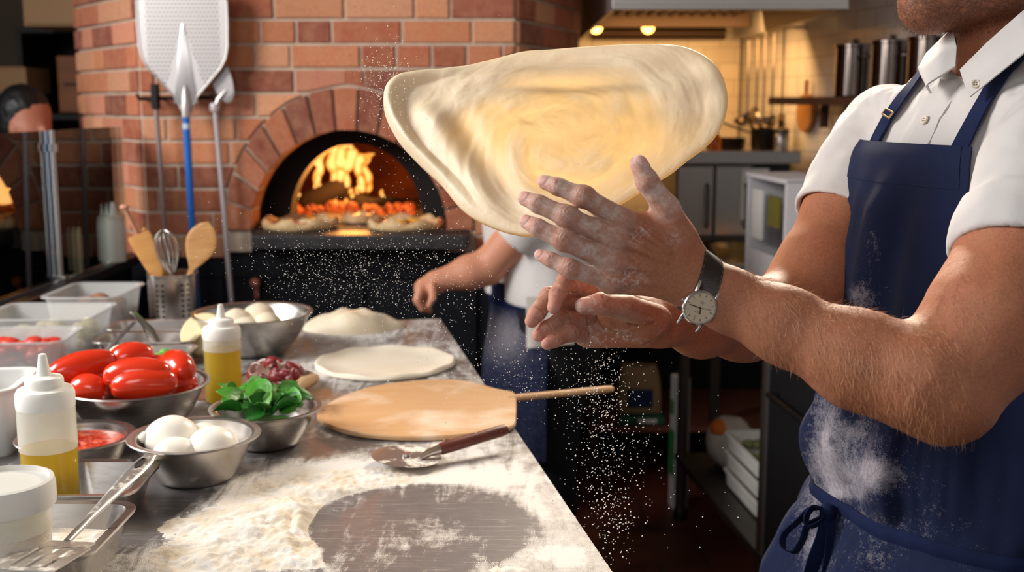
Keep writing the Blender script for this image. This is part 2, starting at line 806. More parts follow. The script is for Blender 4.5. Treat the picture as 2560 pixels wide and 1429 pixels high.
def brick_face(name, p0, p1, z0, z1, seed, clip=None, dy=0.0):
    p0, p1 = np.array(p0, float), np.array(p1, float)
    d = p1 - p0
    L = np.linalg.norm(d)
    d /= L
    n = np.array([d[1], -d[0]])                   # outward (towards the camera)
    rs = np.random.RandomState(seed)
    mb, cols = MB(), []
    k0 = int(math.floor((z0 - Zc) / PITCHZ))
    k = k0
    g = 0.0048
    while Zc + k * PITCHZ < z1:
        za, zb = Zc + k * PITCHZ + g, Zc + (k + 1) * PITCHZ - g
        x = -0.215 * rs.rand()
        if k % 2:
            x -= 0.105
        while x < L:
            w = 0.205 if rs.rand() > 0.22 else 0.10
            xa, xb = max(x + g, 0.002), min(x + w + 0.008 - g, L - 0.002)
            x += w + 0.008
            if xb - xa < 0.012 or za < z0 - 0.02:
                continue
            zz = np.linspace(za, zb, 6)
            pieces = [(np.full(6, xa), np.full(6, xb))]
            if clip:
                hw = clip[1] * np.sqrt(np.clip(1 - (np.clip(zz - clip[3], 0, 9) / clip[2]) ** 2, 0, 1))
                if hw[0] > 0:
                    lL, rL = clip[0] - hw - p0[0], clip[0] + hw - p0[0]
                    if xb > lL.min() and xa < rL.max():
                        pieces = [(np.full(6, xa), np.minimum(xb, lL)), (np.maximum(xa, rL), np.full(6, xb))]
            out = 0.012 + 0.003 * rs.rand()
            for (pl_, pr_) in pieces:
                if (pr_ - pl_).max() < 0.012:
                    continue
                pr_ = np.maximum(pr_, pl_ + 0.0005)
                e = 0.003

                def q3(s_, z_, o_):
                    pp = p0 + d * s_ + n * o_
                    return (pp[0], pp[1], z_)
                loop = [(x_, z_) for x_, z_ in zip(pl_, zz)] + [(x_, z_) for x_, z_ in zip(pr_[::-1], zz[::-1])]
                cx_, cz_ = np.mean([q_[0] for q_ in loop]), (za + zb) / 2
                ins = [(x_ + e * np.sign(cx_ - x_) if abs(cx_ - x_) > e else x_, z_ + (e if z_ == za else (-e if z_ == zb else 0))) for x_, z_ in loop]
                m_ = len(loop)
                v = [q3(x_, z_, -.02) for x_, z_ in loop] + [q3(x_, z_, out - e) for x_, z_ in loop] + [q3(x_, z_, out) for x_, z_ in ins]
                f = []
                for a_0 in (0, m_):
                    for i in range(m_):
                        j = (i + 1) % m_
                        f.append((a_0 + i, a_0 + m_ + i, a_0 + m_ + j, a_0 + j))
                for i in range(5):
                    f.append((2 * m_ + i, 2 * m_ + i + 1, 2 * m_ + m_ - 2 - i, 2 * m_ + m_ - 1 - i))
                mb.add(v, f, smooth=False)
                c = np.array(BRC[rs.randint(len(BRC))]) * (0.82 + 0.32 * rs.rand())
                cols += [c] * (3 * m_)
        k += 1
    o = ol(mb.build(name, m_brick, oven))
    vcol(o, np.array(cols))
    return o


ZB = AY(400, 628, OY)[2]
brick_face('brick_front', (XL, OY), (XR, OY), ZB, ZTOP, 3, (cxo, ROX + 0.008, ROZ + 0.008, HZ))
brick_face('brick_side', (XLL, 4.04), (XL, OY), ZB, ZTOP, 5)
brick_face('brick_side', (XR, OY), (XRR, 4.20), ZB, ZTOP, 8)
# arch ring
mb, cols = MB(), []
rs = np.random.RandomState(12)
NA = 15
for k in range(-1, NA + 1):
    if 0 <= k < NA:
        a0, a1 = PI * (k / NA) + 0.012, PI * ((k + 1) / NA) - 0.012
        ia = [(math.cos(a) * RIX, math.sin(a) * RIZ) for a in np.linspace(a0, a1, 4)]
        oa = [(math.cos(a) * ROX, math.sin(a) * ROZ) for a in np.linspace(a1, a0, 4)]
        pts = [(x + cxo, HZ + z) for x, z in ia + oa]
    M = Matrix(((1, 0, 0, 0), (0, 0, -1, OY), (0, 1, 0, 0), (0, 0, 0, 1)))
    if 0 <= k < NA:
        n0 = mb.n
        mb.prism(pts, -0.10, 0.022, M, bev=0.003)
        c = np.array(BRC[[0, 2, 3, 5, 6, 8][rs.randint(6)]]) * (0.75 + 0.22 * rs.rand())
        cols += [c] * (mb.n - n0)
o = ol(mb.build('brick_arch', m_brick, oven))
vcol(o, np.array(cols))


def arch_poly(rx, rz, n=40):
    return [(cxo + rx * math.cos(a), HZ + rz * math.sin(a)) for a in np.linspace(0, PI, n)]


# mortar backing with the arch cut out
mb = MB()
N_ = 48
inner = [(cxo + (RIX + 0.0015) * math.cos(a), HZ + (RIZ + .0015) * math.sin(a)) for a in np.linspace(0, PI, N_)]
outer = []
for a in np.linspace(0, PI, N_):
    c_, s_ = math.cos(a), math.sin(a)
    tx = ((XR - cxo) / c_) if c_ > 1e-6 else ((XL - cxo) / c_ if c_ < -1e-6 else 1e9)
    tz = (ZTOP - HZ) / s_ if s_ > 1e-6 else 1e9
    tt = min(tx, tz)
    outer.append((cxo + tt * c_, HZ + tt * s_))
ring = lambda pts, y: [(x, y, z) for x, z in pts]
A, B = ring(inner, OY - 0.006), ring(outer, OY - 0.006)
v = A + B
f = [(i, i + 1, N_ + i + 1, N_ + i) for i in range(N_ - 1)]
mb.add(v, f, smooth=False)
C_ = ring(inner, OY + 0.10)
mb.add(A + C_, f, smooth=True)
mb.add([(XL, OY - .006, ZTOP), (XR, OY - .006, ZTOP), (cxo, OY - .006, ZTOP - 0.9)], [(0, 1, 2)], smooth=False)
for (p0, p1) in (((XLL, 4.04), (XL, OY - .006)), ((XR, OY - .006), (XRR, 4.20))):
    d = np.array(p1) - np.array(p0)
    mb.add([(*p0, ZB), (*p1, ZB), (*p1, ZTOP), (*p0, ZTOP)], [(0, 1, 2, 3)], smooth=False)
for (a, b2) in ((XL, cxo - RIX - 0.0015), (cxo + RIX + .0015, XR)):
    mb.add([(a, OY - .006, ZB), (b2, OY - .006, ZB), (b2, OY - .006, HZ), (a, OY - .006, HZ)], [(0, 1, 2, 3)], smooth=False)
mb.add([(XLL, 4.04, ZTOP), (XL, OY, ZTOP), (XR, OY, ZTOP), (XRR, 4.2, ZTOP), (XRR, 5.2, ZTOP), (XLL, 5.2, ZTOP)], [(0, 1, 2, 3, 4, 5)], smooth=False)
mb.add([(XLL, 4.04, ZB), (XLL, 5.2, ZB), (XLL, 5.2, ZTOP), (XLL, 4.04, ZTOP)], [(0, 1, 2, 3)], smooth=False)
ol(mb.build('mortar', m_mortar, oven))

# iron mouth plate and throat
m_iron = mat('black_iron', (20, 19, 20), 0.6, 0.3)
mb = MB()
PY_ = OY + 0.24
p_in = [(cxo - 0.010 + 0.222 * math.cos(a), HZ + 0.262 * math.sin(a)) for a in np.linspace(0, PI, N_)]
p_out = [(cxo + (RIX + .01) * math.cos(a), HZ + (RIZ + .01) * math.sin(a)) for a in np.linspace(0, PI, N_)]
mb.add(ring(p_in, PY_) + ring(p_out, PY_), f)
mb.add(ring(p_in, PY_) + ring(p_in, PY_ + 0.10), f)
mb.add(ring(p_out, OY + 0.09) + ring(p_out, PY_), f)
ol(mb.build('mouth_plate', m_iron, oven))
# baking chamber
m_dome = mat('chamber_brick', (150, 92, 60), 0.9, var=(9, (96, 52, 34), 0.8), bump=(30, 0.6))
mb = MB()
cy = PY_ + 0.10 + 0.42
rows = []
for th in np.linspace(0, PI / 2, 14):
    rows.append([(cxo + 0.50 * math.cos(th) * math.cos(a), cy + 0.46 * math.cos(th) * math.sin(a), HZ + 0.40 * math.sin(th)) for a in np.linspace(-PI / 2 + 0.48, 1.5 * PI - 0.48, 44)])
mb.grid(np.array(rows), flip=True)
ol(mb.build('baking_chamber', m_dome, oven))
m_hearth = mat('hearth_stone', (92, 84, 80), 0.8, var=(14, (60, 52, 50), 0.8), bump=(60, 0.4))
mb = MB()
mb.box((cxo, OY + 0.60, HZ - 0.03), (1.02, 1.20, 0.06))
ol(mb.build('hearth', m_hearth, oven))
mb = MB()
xa, xb = AY(628, 600, 3.42)[0], AY(1170, 600, 3.42)[0]
mb.box(((xa + xb) / 2, 3.42 + 0.07, HZ - 0.022), (xb - xa, 0.14, 0.044), bev=0.006)
ol(mb.build('landing_shelf', mat('black_stone', (38, 36, 38), 0.5, var=(30, (60, 58, 60), 0.6)), oven))
# dark steel base under the bricks
m_base = mat('dark_steel', (24, 27, 34), 0.45, 0.4, var=(5, (14, 16, 22), 0.7))
mb = MB()
pts = [(XLL - .0, 4.06), (XL, OY + 0.02), (XR + .02, OY + 0.02), (XRR, 4.2), (XRR, 5.2), (XLL, 5.2)]
mb.prism(pts, 0.0, ZB - 0.004)
ol(mb.build('base', m_base, oven))
mb = MB()
for px in (560, 905, 1185):
    p = AY(px, 900, OY)
    mb.box((p[0], OY + 0.012, 0.45), (0.012, 0.02, 0.80))
for z in (0.07, 0.86):
    mb.box(((XL + XR) / 2, OY + 0.012, z), (XR - XL, 0.02, 0.012))
ol(mb.build('base_panel', m_base, oven))
p = AY(640, 715, OY - 0.02)
mb = MB()
M = TR(*p) @ Matrix.Rotation(PI / 2, 4, 'X')
mb.lathe([(0, -0.03), (0.009, -0.03), (0.009, 0.0), (0.016, 0.004), (0.018, 0.012), (0.014, 0.020), (0, 0.022)], 20, M @ TR(0, 0.012, 0))
mb.box((p[0], p[1] + 0.004, p[2] - 0.016), (0.018, 0.010, 0.050), bev=0.004)
ol(mb.build('door_latch', mat('copper', (170, 104, 88), 0.45, 0.7), oven))

# fire
m_log = mat('charred_log', (26, 19, 16), 0.95, bump=(40, 1.0))
m_coal = bpy.data.materials.new('embers')
m_coal.use_nodes = True
t = NT(m_coal)
b = t.n['Principled BSDF']
n = t.noise(28, 5, 0.7)
t.link(t.ramp(n, [(0.40, (0.02, 0.01, 0.01, 1)), (0.62, (0.1, 0.05, 0.03, 1))]), b.inputs['Base Color'])
t.link(t.ramp(n, [(0.40, (0.02, 0.0, 0.0, 1)), (0.52, (0.85, 0.07, 0.008, 1)), (0.68, (1.0, 0.28, 0.03, 1))]), b.inputs['Emission Color'])
b.inputs['Emission Strength'].default_value = 0.9
b.inputs['Roughness'].default_value = 0.9
m_fire = bpy.data.materials.new('flame')
m_fire.use_nodes = True
t = NT(m_fire)
for n_ in list(t.n):
    if n_.type == 'BSDF_PRINCIPLED':
        t.n.remove(n_)
em = t.add('ShaderNodeEmission')
lw = t.add('ShaderNodeLayerWeight')
lw.inputs[0].default_value = 0.35
nz = t.noise(16, 3, 0.5)
fac = t.math('ADD', lw.outputs['Facing'], t.math('MULTIPLY', t.math('SUBTRACT', nz, 0.5), 0.9), True)
t.link(t.ramp(fac, [(0.05, (1.0, 0.56, 0.15, 1)), (0.30, (1.0, 0.34, 0.035, 1)), (0.65, (0.95, 0.13, 0.008, 1))]), em.inputs[0])
t.link(t.math('ADD', t.math('MULTIPLY', t.math('SUBTRACT', 1.0, fac, True), 1.35), 0.5), em.inputs[1])
tr = t.add('ShaderNodeBsdfTransparent')
mx = t.add('ShaderNodeMixShader')
t.link(t.ramp(fac, [(0.45, (0, 0, 0, 1)), (0.98, (0.85, 0.85, 0.85, 1))]), mx.inputs[0])
t.link(em.outputs[0], mx.inputs[1])
t.link(tr.outputs[0], mx.inputs[2])
t.link(mx.outputs[0], t.n['Material Output'].inputs[0])

FY = OY + 0.66
lb = lambda px, py, y=FY: AY(px, py, y)
for i, (a, b2, r, lab) in enumerate((((752, 512, FY - .05), (860, 462, FY + .02), 0.034, 'charred log tilted at the left of the fire, flames above it'),
                                    ((850, 470, FY + .05), (935, 520, FY - .02), 0.030, 'charred log sloping down right in the middle of the fire'),
                                    ((925, 515, FY - .05), (985, 508, FY + .05), 0.030, 'short charred log at the right end of the embers'))):
    A, B = lb(*a), lb(*b2)
    mid = (A + B) / 2
    tg = thing('log', lab, 'firewood', tuple(mid), group='logs in the oven fire')
    mb = MB()
    pts = [A + (B - A) * s for s in np.linspace(0, 1, 9)]
    rs = np.random.RandomState(i)
    mb.tube(pts, [r * (0.8 if k in (0, 8) else 0.93 + 0.14 * rs.rand()) for k in range(9)], 14)
    o = mb.build('bark', m_log, tg)
    o.data.transform(Matrix.Translation([-x for x in mid]))
mb = MB()
rs = np.random.RandomState(21)
for i in range(70):
    px = 700 + 330 * rs.rand()
    y = FY - 0.16 + 0.30 * rs.rand()
    p = AY(px, 550, y)
    p[2] = HZ + 0.004 + 0.022 * rs.rand() * math.exp(-((px - 860) / 110) ** 2)
    mb.ball(p, 0.013 + 0.011 * rs.rand(), seg=8, rng=6, noise=0.3, nsc=60, seed=i)
tag(mb.build('embers', m_coal), 'bed of glowing orange embers under the logs in the oven', 'embers', kind='stuff')
mb = MB()
tongues = [  # path of (px, py, radius px)
    [(760, 520, 6), (745, 480, 9), (752, 440, 7), (760, 425, 1)],
    [(722, 530, 7), (716, 495, 9), (728, 476, 6), (740, 466, 1)],
    [(800, 480, 9), (790, 450, 13), (800, 420, 16), (796, 395, 20), (815, 372, 10), (822, 362, 1)],
    [(830, 470, 10), (838, 430, 18), (828, 400, 26), (842, 376, 22), (866, 366, 6), (880, 362, 1)],
    [(868, 468, 9), (862, 430, 17), (872, 404, 24), (884, 382, 22), (874, 366, 6)],
    [(846, 452, 12), (856, 420, 22), (850, 396, 26), (858, 374, 15)],
    [(905, 480, 9), (902, 440, 15), (892, 415, 15), (905, 396, 21), (925, 388, 10), (934, 384, 2)],
    [(918, 478, 8), (926, 460, 13), (918, 436, 15), (908, 412, 12), (920, 398, 9)],
    [(896, 500, 5), (893, 478, 9), (898, 462, 7), (896, 450, 1)],
    [(785, 495, 6), (790, 470, 9), (795, 445, 8), (800, 430, 1)],
    [(957, 500, 5), (956, 486, 8), (952, 474, 3)],
    [(838, 520, 5), (840, 500, 8), (832, 480, 6), (836, 465, 1)],
    [(880, 492, 6), (879, 482, 9), (876, 472, 4)],
    [(850, 535, 6), (870, 510, 10), (862, 496, 5)],
]
rs = np.random.RandomState(2)
for tg in tongues:
    y = FY + rs.uniform(-0.04, 0.05)
    pts = np.array(tg, float)
    s = np.linspace(0, len(pts) - 1, 22)
    P = [AY(np.interp(x, range(len(pts)), pts[:, 0]) + 2.0 * math.sin(x * 4), np.interp(x, range(len(pts)), pts[:, 1]), y + 0.012 * math.sin(x * 2.2)) for x in s]
    R = [max(np.interp(x, range(len(pts)), pts[:, 2]), 0.8) * 0.74 * y / FPX * (0.9 + 0.15 * math.sin(x * 5)) for x in s]
    mb.tube(P, R, 12)
fl = tag(mb.build('flames', m_fire), 'bright yellow and orange flames rising from the logs in the oven', 'fire', kind='stuff')
pl = bpy.data.lights.new('fire_light', 'POINT')
pl.energy = 8
pl.color = (1.0, 0.36, 0.07)
pl.shadow_soft_size = 0.08
o = bpy.data.objects.new('fire_light', pl)
COL.objects.link(o)
o.location = tuple(AY(880, 440, FY - 0.12))
pl = bpy.data.lights.new('fire_light', 'POINT')
pl.energy = 1.6
pl.color = (1.0, 0.42, 0.12)
pl.shadow_soft_size = 0.06
o = bpy.data.objects.new('fire_light', pl)
COL.objects.link(o)
o.location = tuple(AY(880, 470, OY + 0.40))

# pizzas on the hearth
m_crust = mat('pizza_crust', (232, 200, 150), 0.7, var=(40, (196, 140, 84), 0.6), bump=(60, 0.4))
m_sauce = mat('tomato_topping', (176, 58, 26), 0.45, var=(35, (214, 120, 50), 0.8))
m_chz = mat('melted_cheese', (244, 224, 176), 0.4)
m_pepper = mat('yellow_pepper', (232, 170, 50), 0.4)


def pizza(lab, px, y, r, seed):
    p = AY(px, 575, y)
    loc = (float(p[0]), y, HZ)
    tg = thing('pizza', lab, 'pizza', loc)
    rs = np.random.RandomState(seed)
    mb = MB()
    seg = 60
    rows = []
    for (q, z) in ((0, .002), (.95, .002), (1.0, .010), (1.0, .020), (.93, .030), (.84, .024), (.78, .013), (0, .012)):
        rows.append([(q * r * (1 + .035 * math.sin(a * 3 + seed) + .02 * math.sin(a * 9)) * math.cos(a), q * r * (1 + .035 * math.sin(a * 3 + seed)) * math.sin(a), z * (1 + .25 * math.sin(a * 7 + seed) * (q > .8))) for a in np.linspace(0, 2 * PI, seg, endpoint=False)])
    mb.rings(rows)
    mb.build('crust', m_crust, tg)
    mb = MB()
    mb.lathe([(0, .016), (r * .6, .016), (r * .80, .014)], 40)
    mb.build('sauce', m_sauce, tg)
    for k in range(7):
        a, q = rs.rand() * 6.28, r * .65 * math.sqrt(rs.rand())
        mb = MB()
        mb.ball((q * math.cos(a), q * math.sin(a), .018), 0.020, seg=14, rng=8, scl=(1, 1, .45), noise=.2, nsc=40, seed=k)
        mb.build('cheese', m_chz if k % 3 else m_pepper, tg)
    return tg


pizza('pizza with lumpy pale crust at the left of the oven mouth', 748, OY + 0.075, 0.122, 1)
pizza('pizza with red and yellow toppings at the right of the oven mouth', 1012, OY + 0.075, 0.120, 2)
pizza('small pizza just behind the left one, deeper in the oven mouth', 898, OY + 0.26, 0.060, 4)

# ================================================================= peels and poles on the oven front
m_alu = bpy.data.materials.new('perforated_aluminium')
m_alu.use_nodes = True
t = NT(m_alu)
b = t.n['Principled BSDF']
tc = t.add('ShaderNodeTexCoord').outputs['Object']
sp = t.add('ShaderNodeSeparateXYZ')
t.link(tc, sp.inputs[0])
P_ = 0.0120
row = t.math('DIVIDE', sp.outputs[2], P_)
odd = t.math('MULTIPLY', t.math('MODULO', t.math('ABSOLUTE', t.math('FLOOR', row)), 2.0), 0.5)
fx = t.math('SUBTRACT', t.math('FRACT', t.math('ADD', t.math('DIVIDE', sp.outputs[0], P_ * 1.0), odd)), 0.5)
fz = t.math('SUBTRACT', t.math('FRACT', row), 0.5)
dd = t.math('SQRT', t.math('ADD', t.math('MULTIPLY', fx, fx), t.math('MULTIPLY', fz, fz)))
hole = t.math('LESS_THAN', dd, 0.30)
# solid margin and centre spine: functions of the blade's own coordinates
ax_ = t.math('ABSOLUTE', sp.outputs[0])
z_ = sp.outputs[2]
spine = t.math('GREATER_THAN', ax_, t.math('MULTIPLY', t.math('SUBTRACT', 0.265, z_), 0.30))
side = t.math('LESS_THAN', ax_, 0.108)
low = t.math('GREATER_THAN', t.math('SUBTRACT', z_, t.math('MULTIPLY', ax_, 0.95)), 0.028)
top = t.math('LESS_THAN', z_, 0.335)
msk = t.math('MULTIPLY', t.math('MULTIPLY', spine, side), t.math('MULTIPLY', low, top))
hm = t.math('MULTIPLY', hole, msk)
t.link(t.mix(hm, lin((200, 195, 193)), lin((112, 100, 98))), b.inputs['Base Color'])
b.inputs['Metallic'].default_value = 0.35
b.inputs['Roughness'].default_value = 0.42
m_steelr = mat('satin_steel', (206, 200, 198), 0.32, 0.85)
m_blue = mat('blue_paint', (24, 104, 196), 0.35)
m_blk = mat('black_steel', (22, 21, 22), 0.5, 0.5)

PYY = 3.44
pc = AY(467, 283, PYY)
peel = thing('pizza_peel', 'large perforated aluminium pizza peel with blue handle hanging on the oven bricks', 'pizza peel', tuple(pc))
k = PYY / FPX * 1.0
out = [(-9, 0), (-16, 18), (-30, 42), (-62, 78), (-88, 106), (-102, 130), (-108, 158), (-110, 210), (-110, 262), (-104, 284), (-90, 298), (-66, 306), (0, 309)]
out = out + [(-x, z) for x, z in reversed(out[:-1])]
pts = [((x + 0) * k, z * k * 1.02) for x, z in out]
mb = MB()
M = Matrix(((1, 0, 0, 0), (0, 0, -1, 0), (0, 1, 0, 0), (0, 0, 0, 1)))
mb.prism(pts, -0.0012, 0.0012, M, bev=0.0005)
mb.build('blade', m_alu, peel)
mb = MB()
mb.tube([(x, -0.001, z) for x, z in pts], 0.0032, 8, cap=False)
mb.build('blade_rim', m_steelr, peel)
mb = MB()
mb.tube([(0, -0.010, -0.012), (0, -0.010, 0.02), (0, -0.007, 0.06), (0, -0.003, 0.085)], [0.013, 0.014, 0.012, 0.004], 14)
mb.prism([(-0.036, 0.03), (0.036, 0.03), (0.003, 0.26), (-0.003, 0.26)], 0.0005, 0.004, M, bev=0.001)
mb.build('socket', m_steelr, peel)
mb = MB()
mb.tube([(0, -0.010, -0.01), (0.004, -0.008, -0.45), (0.008, -0.004, -0.86)], 0.0108, 14)
hd = mb.build('handle', m_blue, peel)
mb = MB()
mb.tube([(0, -0.010, -0.030), (0, -0.010, -0.046)], 0.0114, 14)
mb.build('band', mat('white_band', (190, 210, 230), 0.4), hd)

pc = AY(538, 268, 3.47)
peel2 = thing('turning_peel', 'small round steel turning peel on a thin silver pole, right of the blue-handled peel', 'pizza peel', tuple(pc))
mb = MB()
oval = [(0.030 * math.cos(a) + 0.045, 0.075 * math.sin(a) + 0.075) for a in np.linspace(0, 2 * PI, 30, endpoint=False)]
R25 = Matrix.Rotation(math.radians(-16), 4, 'Y')
mb.prism(oval, -0.0015, 0.0015, R25 @ M, bev=0.0005)
mb.tube([(0, -.004, -.01), (0.012, -.004, .025), (0.035, -.004, .05)], [.010, .009, .004], 12)
mb.build('blade', m_steelr, peel2)
mb = MB()
mb.lathe([(0, -.012), (.014, -.012), (.016, 0), (.014, .012), (0, .012)], 18, TR(0, -.006, 0))
mb.tube([(0, -.006, 0), (0.014, -.004, -.30), (0.026, -.002, -.60)], 0.0078, 12)
mb.build('pole', mat('pole_steel', (196, 186, 190), 0.4, 0.3), peel2)
pc = AY(390, 268, 3.46)
br = thing('oven_brush', 'black-headed pole with dull steel shaft, left of the blue-handled peel', 'oven tool', tuple(pc))
mb = MB()
mb.box((0.0, 0, 0.032), (0.020, 0.03, 0.075), bev=0.003)
mb.build('head', m_blk, br)
mb = MB()
mb.tube([(0, 0, 0), (0.008, 0, -.30), (0.012, 0, -.62)], 0.0072, 12)
mb.build('pole', mat('pole_dull', (150, 132, 128), 0.45, 0.5), br)
pc = AY(400, 247, 3.50)
rk = thing('wall_rack', 'short black rail with hooks fixed to the bricks behind the peels', 'rack', tuple(pc))
mb = MB()
mb.tube([(-0.055, -.02, 0), (0.19, -.02, 0.004)], 0.006, 10)
mb.build('rail', m_blk, rk)
for x in (-.052, 0.0, 0.09, 0.17):
    mb = MB()
    mb.tube([(x, .04, 0), (x, -.035, -0.0), (x, -.05, .012)], 0.005, 8)
    mb.build('hook', m_blk, rk)

# ================================================================= left side: glass guard, dark corner
m_glass = bpy.data.materials.new('clear_glass')
m_glass.use_nodes = True
t = NT(m_glass)
for n_ in list(t.n):
    if n_.type == 'BSDF_PRINCIPLED':
        t.n.remove(n_)
gl = t.add('ShaderNodeBsdfGlossy')
gl.inputs['Roughness'].default_value = 0.02
tr = t.add('ShaderNodeBsdfTransparent')
tr.inputs[0].default_value = (0.90, 0.95, 0.93, 1)
fr = t.add('ShaderNodeFresnel')
fr.inputs[0].default_value = 1.52
mx = t.add('ShaderNodeMixShader')
t.link(t.math('ADD', t.math('MULTIPLY', fr.outputs[0], 1.0), 0.02, True), mx.inputs[0])
t.link(tr.outputs[0], mx.inputs[1])
t.link(gl.outputs[0], mx.inputs[2])
t.link(mx.outputs[0], t.n['Material Output'].inputs[0])
gg = thing('glass_guard', 'clear glass sneeze guard with metal rods standing left of the oven', 'glass screen', (-1.215, 3.1, 0.93))
for (y0, y1, x0, x1) in ((2.46, 2.99, -1.215, -1.198), (3.01, 3.48, -1.196, -1.180)):
    mb = MB()
    n0 = np.array([y1 - y0, -(x1 - x0)])
    v = []
    for z in (0.935, 1.325):
        v += [(x0, y0, z), (x1, y1, z), (x1 - .007, y1, z), (x0 - .007, y0, z)]
    mb.add(v, [(0, 1, 5, 4), (1, 2, 6, 5), (2, 3, 7, 6), (3, 0, 4, 7), (4, 5, 6, 7), (3, 2, 1, 0)], smooth=False)
    o = mb.build('pane', m_glass, gg)
    o.data.transform(Matrix.Translation((1.215, -3.1, -0.93)))
for y in (3.0, 3.49):
    mb = MB()
    mb.tube([(-1.215 + 0.015, y, 0.93), (-1.215 + 0.015, y, 1.325)], 0.006, 12)
    mb.box((-1.200, y, 0.936), (.03, .03, .012), bev=.003)
    mb.lathe([(0, -.01), (.012, -.01), (.012, .01), (0, .01)], 14, TR(-1.200, y, 1.28))
    o = mb.build('rod', m_steelr, gg)
    o.data.transform(Matrix.Translation((1.215, -3.1, -0.93)))
ct = thing('side_counter', 'dark steel side counter carrying the glass guard, left of the oven', 'counter', (-1.56, 2.97, 0))
mb = MB()
mb.box((0, 0, 0.915), (0.80, 1.10, 0.03), bev=.004)
mb.build('counter_top', mat('counter_steel', (70, 72, 74), 0.4, 0.8), ct)
mb = MB()
mb.box((0, 0, 0.45), (0.76, 1.06, 0.895))
mb.build('cabinet', m_base, ct)
mb = MB()
mb.box((0.388, 0, 0.60), (0.012, 0.5, 0.02), bev=.003)
mb.build('handle', m_steelr, ct)

# white plastic squeeze bottles behind the glass
m_whpl = mat('white_plastic', (226, 222, 210), 0.45)
m_crm = mat('cream_plastic', (196, 186, 158), 0.5)
prof = [(0, 0), (.030, 0), (.032, .006), (.032, .115), (.028, .128), (.028, .140), (.012, .146), (.006, .185), (0, .186)]
for i, (px, py, Y, m, sc, lab) in enumerate(((293, 705, 3.36, m_whpl, 0.95, 'white squeeze bottle behind the glass guard, nearest the oven'),
                                           (183, 742, 3.14, m_crm, 1.0, 'cream squeeze bottle at the foot of the glass guard rod'))):
    p = AY(px, py, Y)
    tg = thing('squeeze_bottle', lab, 'bottle', (float(p[0]), Y, 0.93), group=None, scale=sc)
    mb = MB()
    mb.lathe(prof[:5], 24)
    mb.build('bottle_body', m, tg)
    mb = MB()
    mb.lathe([(.026, .120)] + prof[5:], 24)
    mb.build('nozzle_cap', m_whpl, tg)

# paper towel / white gloves hanging by the bricks
pc = AY(272, 345, 3.80)
tg = thing('oven_gloves', 'pair of white oven gloves hanging on the bricks left of the peels', 'gloves', (float(pc[0]), 3.72, float(pc[2])))
m_glv = mat('white_cotton', (222, 216, 204), 0.9, bump=(200, 0.4))
for (dx, w, h, tl) in ((-0.018, .030, 0.105, .04), (0.024, .036, 0.125, -.05)):
    mb = MB()
    rows = []
    for s in np.linspace(0, 1, 14):
        ww = w * (0.62 + 0.42 * math.sin(s * 2.6)) * (1 if s < .93 else .7)
        rows.append([(dx + tl * s * h + ww * math.cos(a), 0.014 * math.sin(a) * (1 + .3 * s), -s * h) for a in np.linspace(0, 2 * PI, 16, endpoint=False)])
    mb.rings(rows, capa=True, capb=True)
    mb.build('glove', m_glv, tg)
mb = MB()
mb.tube([(-0.06, .015, .004), (0.06, .015, .004)], .003, 8)
mb.build('hook_bar', m_blk, tg)

# dark corner furniture
m_beige = mat('beige_laminate', (158, 122, 84), 0.7)
m_amber = mat('amber_wood', (128, 74, 34), 0.6, var=(3, (98, 54, 24), 0.6, (1, 1, 6)))
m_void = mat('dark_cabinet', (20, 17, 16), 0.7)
a, b2 = AY(60, 66, 4.7), AY(208, -120, 4.7)
cw = thing('wall_cabinet', 'beige wall cabinet high in the dark corner at top left', 'cabinet', ((a[0] + b2[0]) / 2, 4.9, a[2]))
mb = MB()
mb.box((0, 0, (b2[2] - a[2]) / 2), (b2[0] - a[0], 0.4, b2[2] - a[2]), bev=.004)
mb.build('carcass', m_beige, cw)
mb = MB()
mb.box((0, -.206, (b2[2] - a[2]) / 2), (b2[0] - a[0] - .02, 0.012, b2[2] - a[2] - .02), bev=.003)
mb.build('door', m_beige, cw)
a, b2 = AY(70, 700, 4.95), AY(214, 66, 4.95)
cw = thing('tall_shelving', 'tall dark shelving unit standing left of the brick oven', 'shelving', ((a[0] + b2[0]) / 2, 5.2, 0))
w_ = b2[0] - a[0]
mb = MB()
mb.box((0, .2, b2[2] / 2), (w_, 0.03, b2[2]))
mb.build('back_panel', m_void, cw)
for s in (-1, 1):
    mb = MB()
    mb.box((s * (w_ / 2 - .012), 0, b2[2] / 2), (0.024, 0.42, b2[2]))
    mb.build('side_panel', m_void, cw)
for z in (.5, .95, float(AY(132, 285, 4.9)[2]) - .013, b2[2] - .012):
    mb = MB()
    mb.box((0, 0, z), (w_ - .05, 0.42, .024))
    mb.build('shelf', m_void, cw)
a, b2 = AY(132, 285, 4.9), AY(206, 135, 4.9)
cw = thing('wooden_crate', 'amber wooden box on the tall dark shelving left of the oven', 'box', ((a[0] + b2[0]) / 2, 5.08, a[2]))
mb = MB()
mb.box((0, 0, (b2[2] - a[2]) / 2), (b2[0] - a[0] - .01, 0.24, b2[2] - a[2] - .01), bev=.006)
mb.build('box_body', m_amber, cw)
mb = MB()
mb.box((0, -.123, (b2[2] - a[2]) / 2), ((b2[0] - a[0]) * .5, 0.006, .008), bev=.002)
mb.build('seam', m_void, cw)
a, b2 = AY(-10, 235, 4.8), AY(58, 168, 4.8)
cw = thing('cardboard_box', 'tan cardboard box at the left edge above the bent head', 'box', ((a[0] + b2[0]) / 2, 4.95, a[2]))
mb = MB()
mb.box((0, 0, (b2[2] - a[2]) / 2), (b2[0] - a[0], 0.25, b2[2] - a[2]), bev=.004)
mb.build('box_body', mat('cardboard', (150, 116, 82), 0.85), cw)
mb = MB()
mb.box((0, -.12, (b2[2] - a[2])), (b2[0] - a[0] - .01, 0.02, .006), bev=.001)
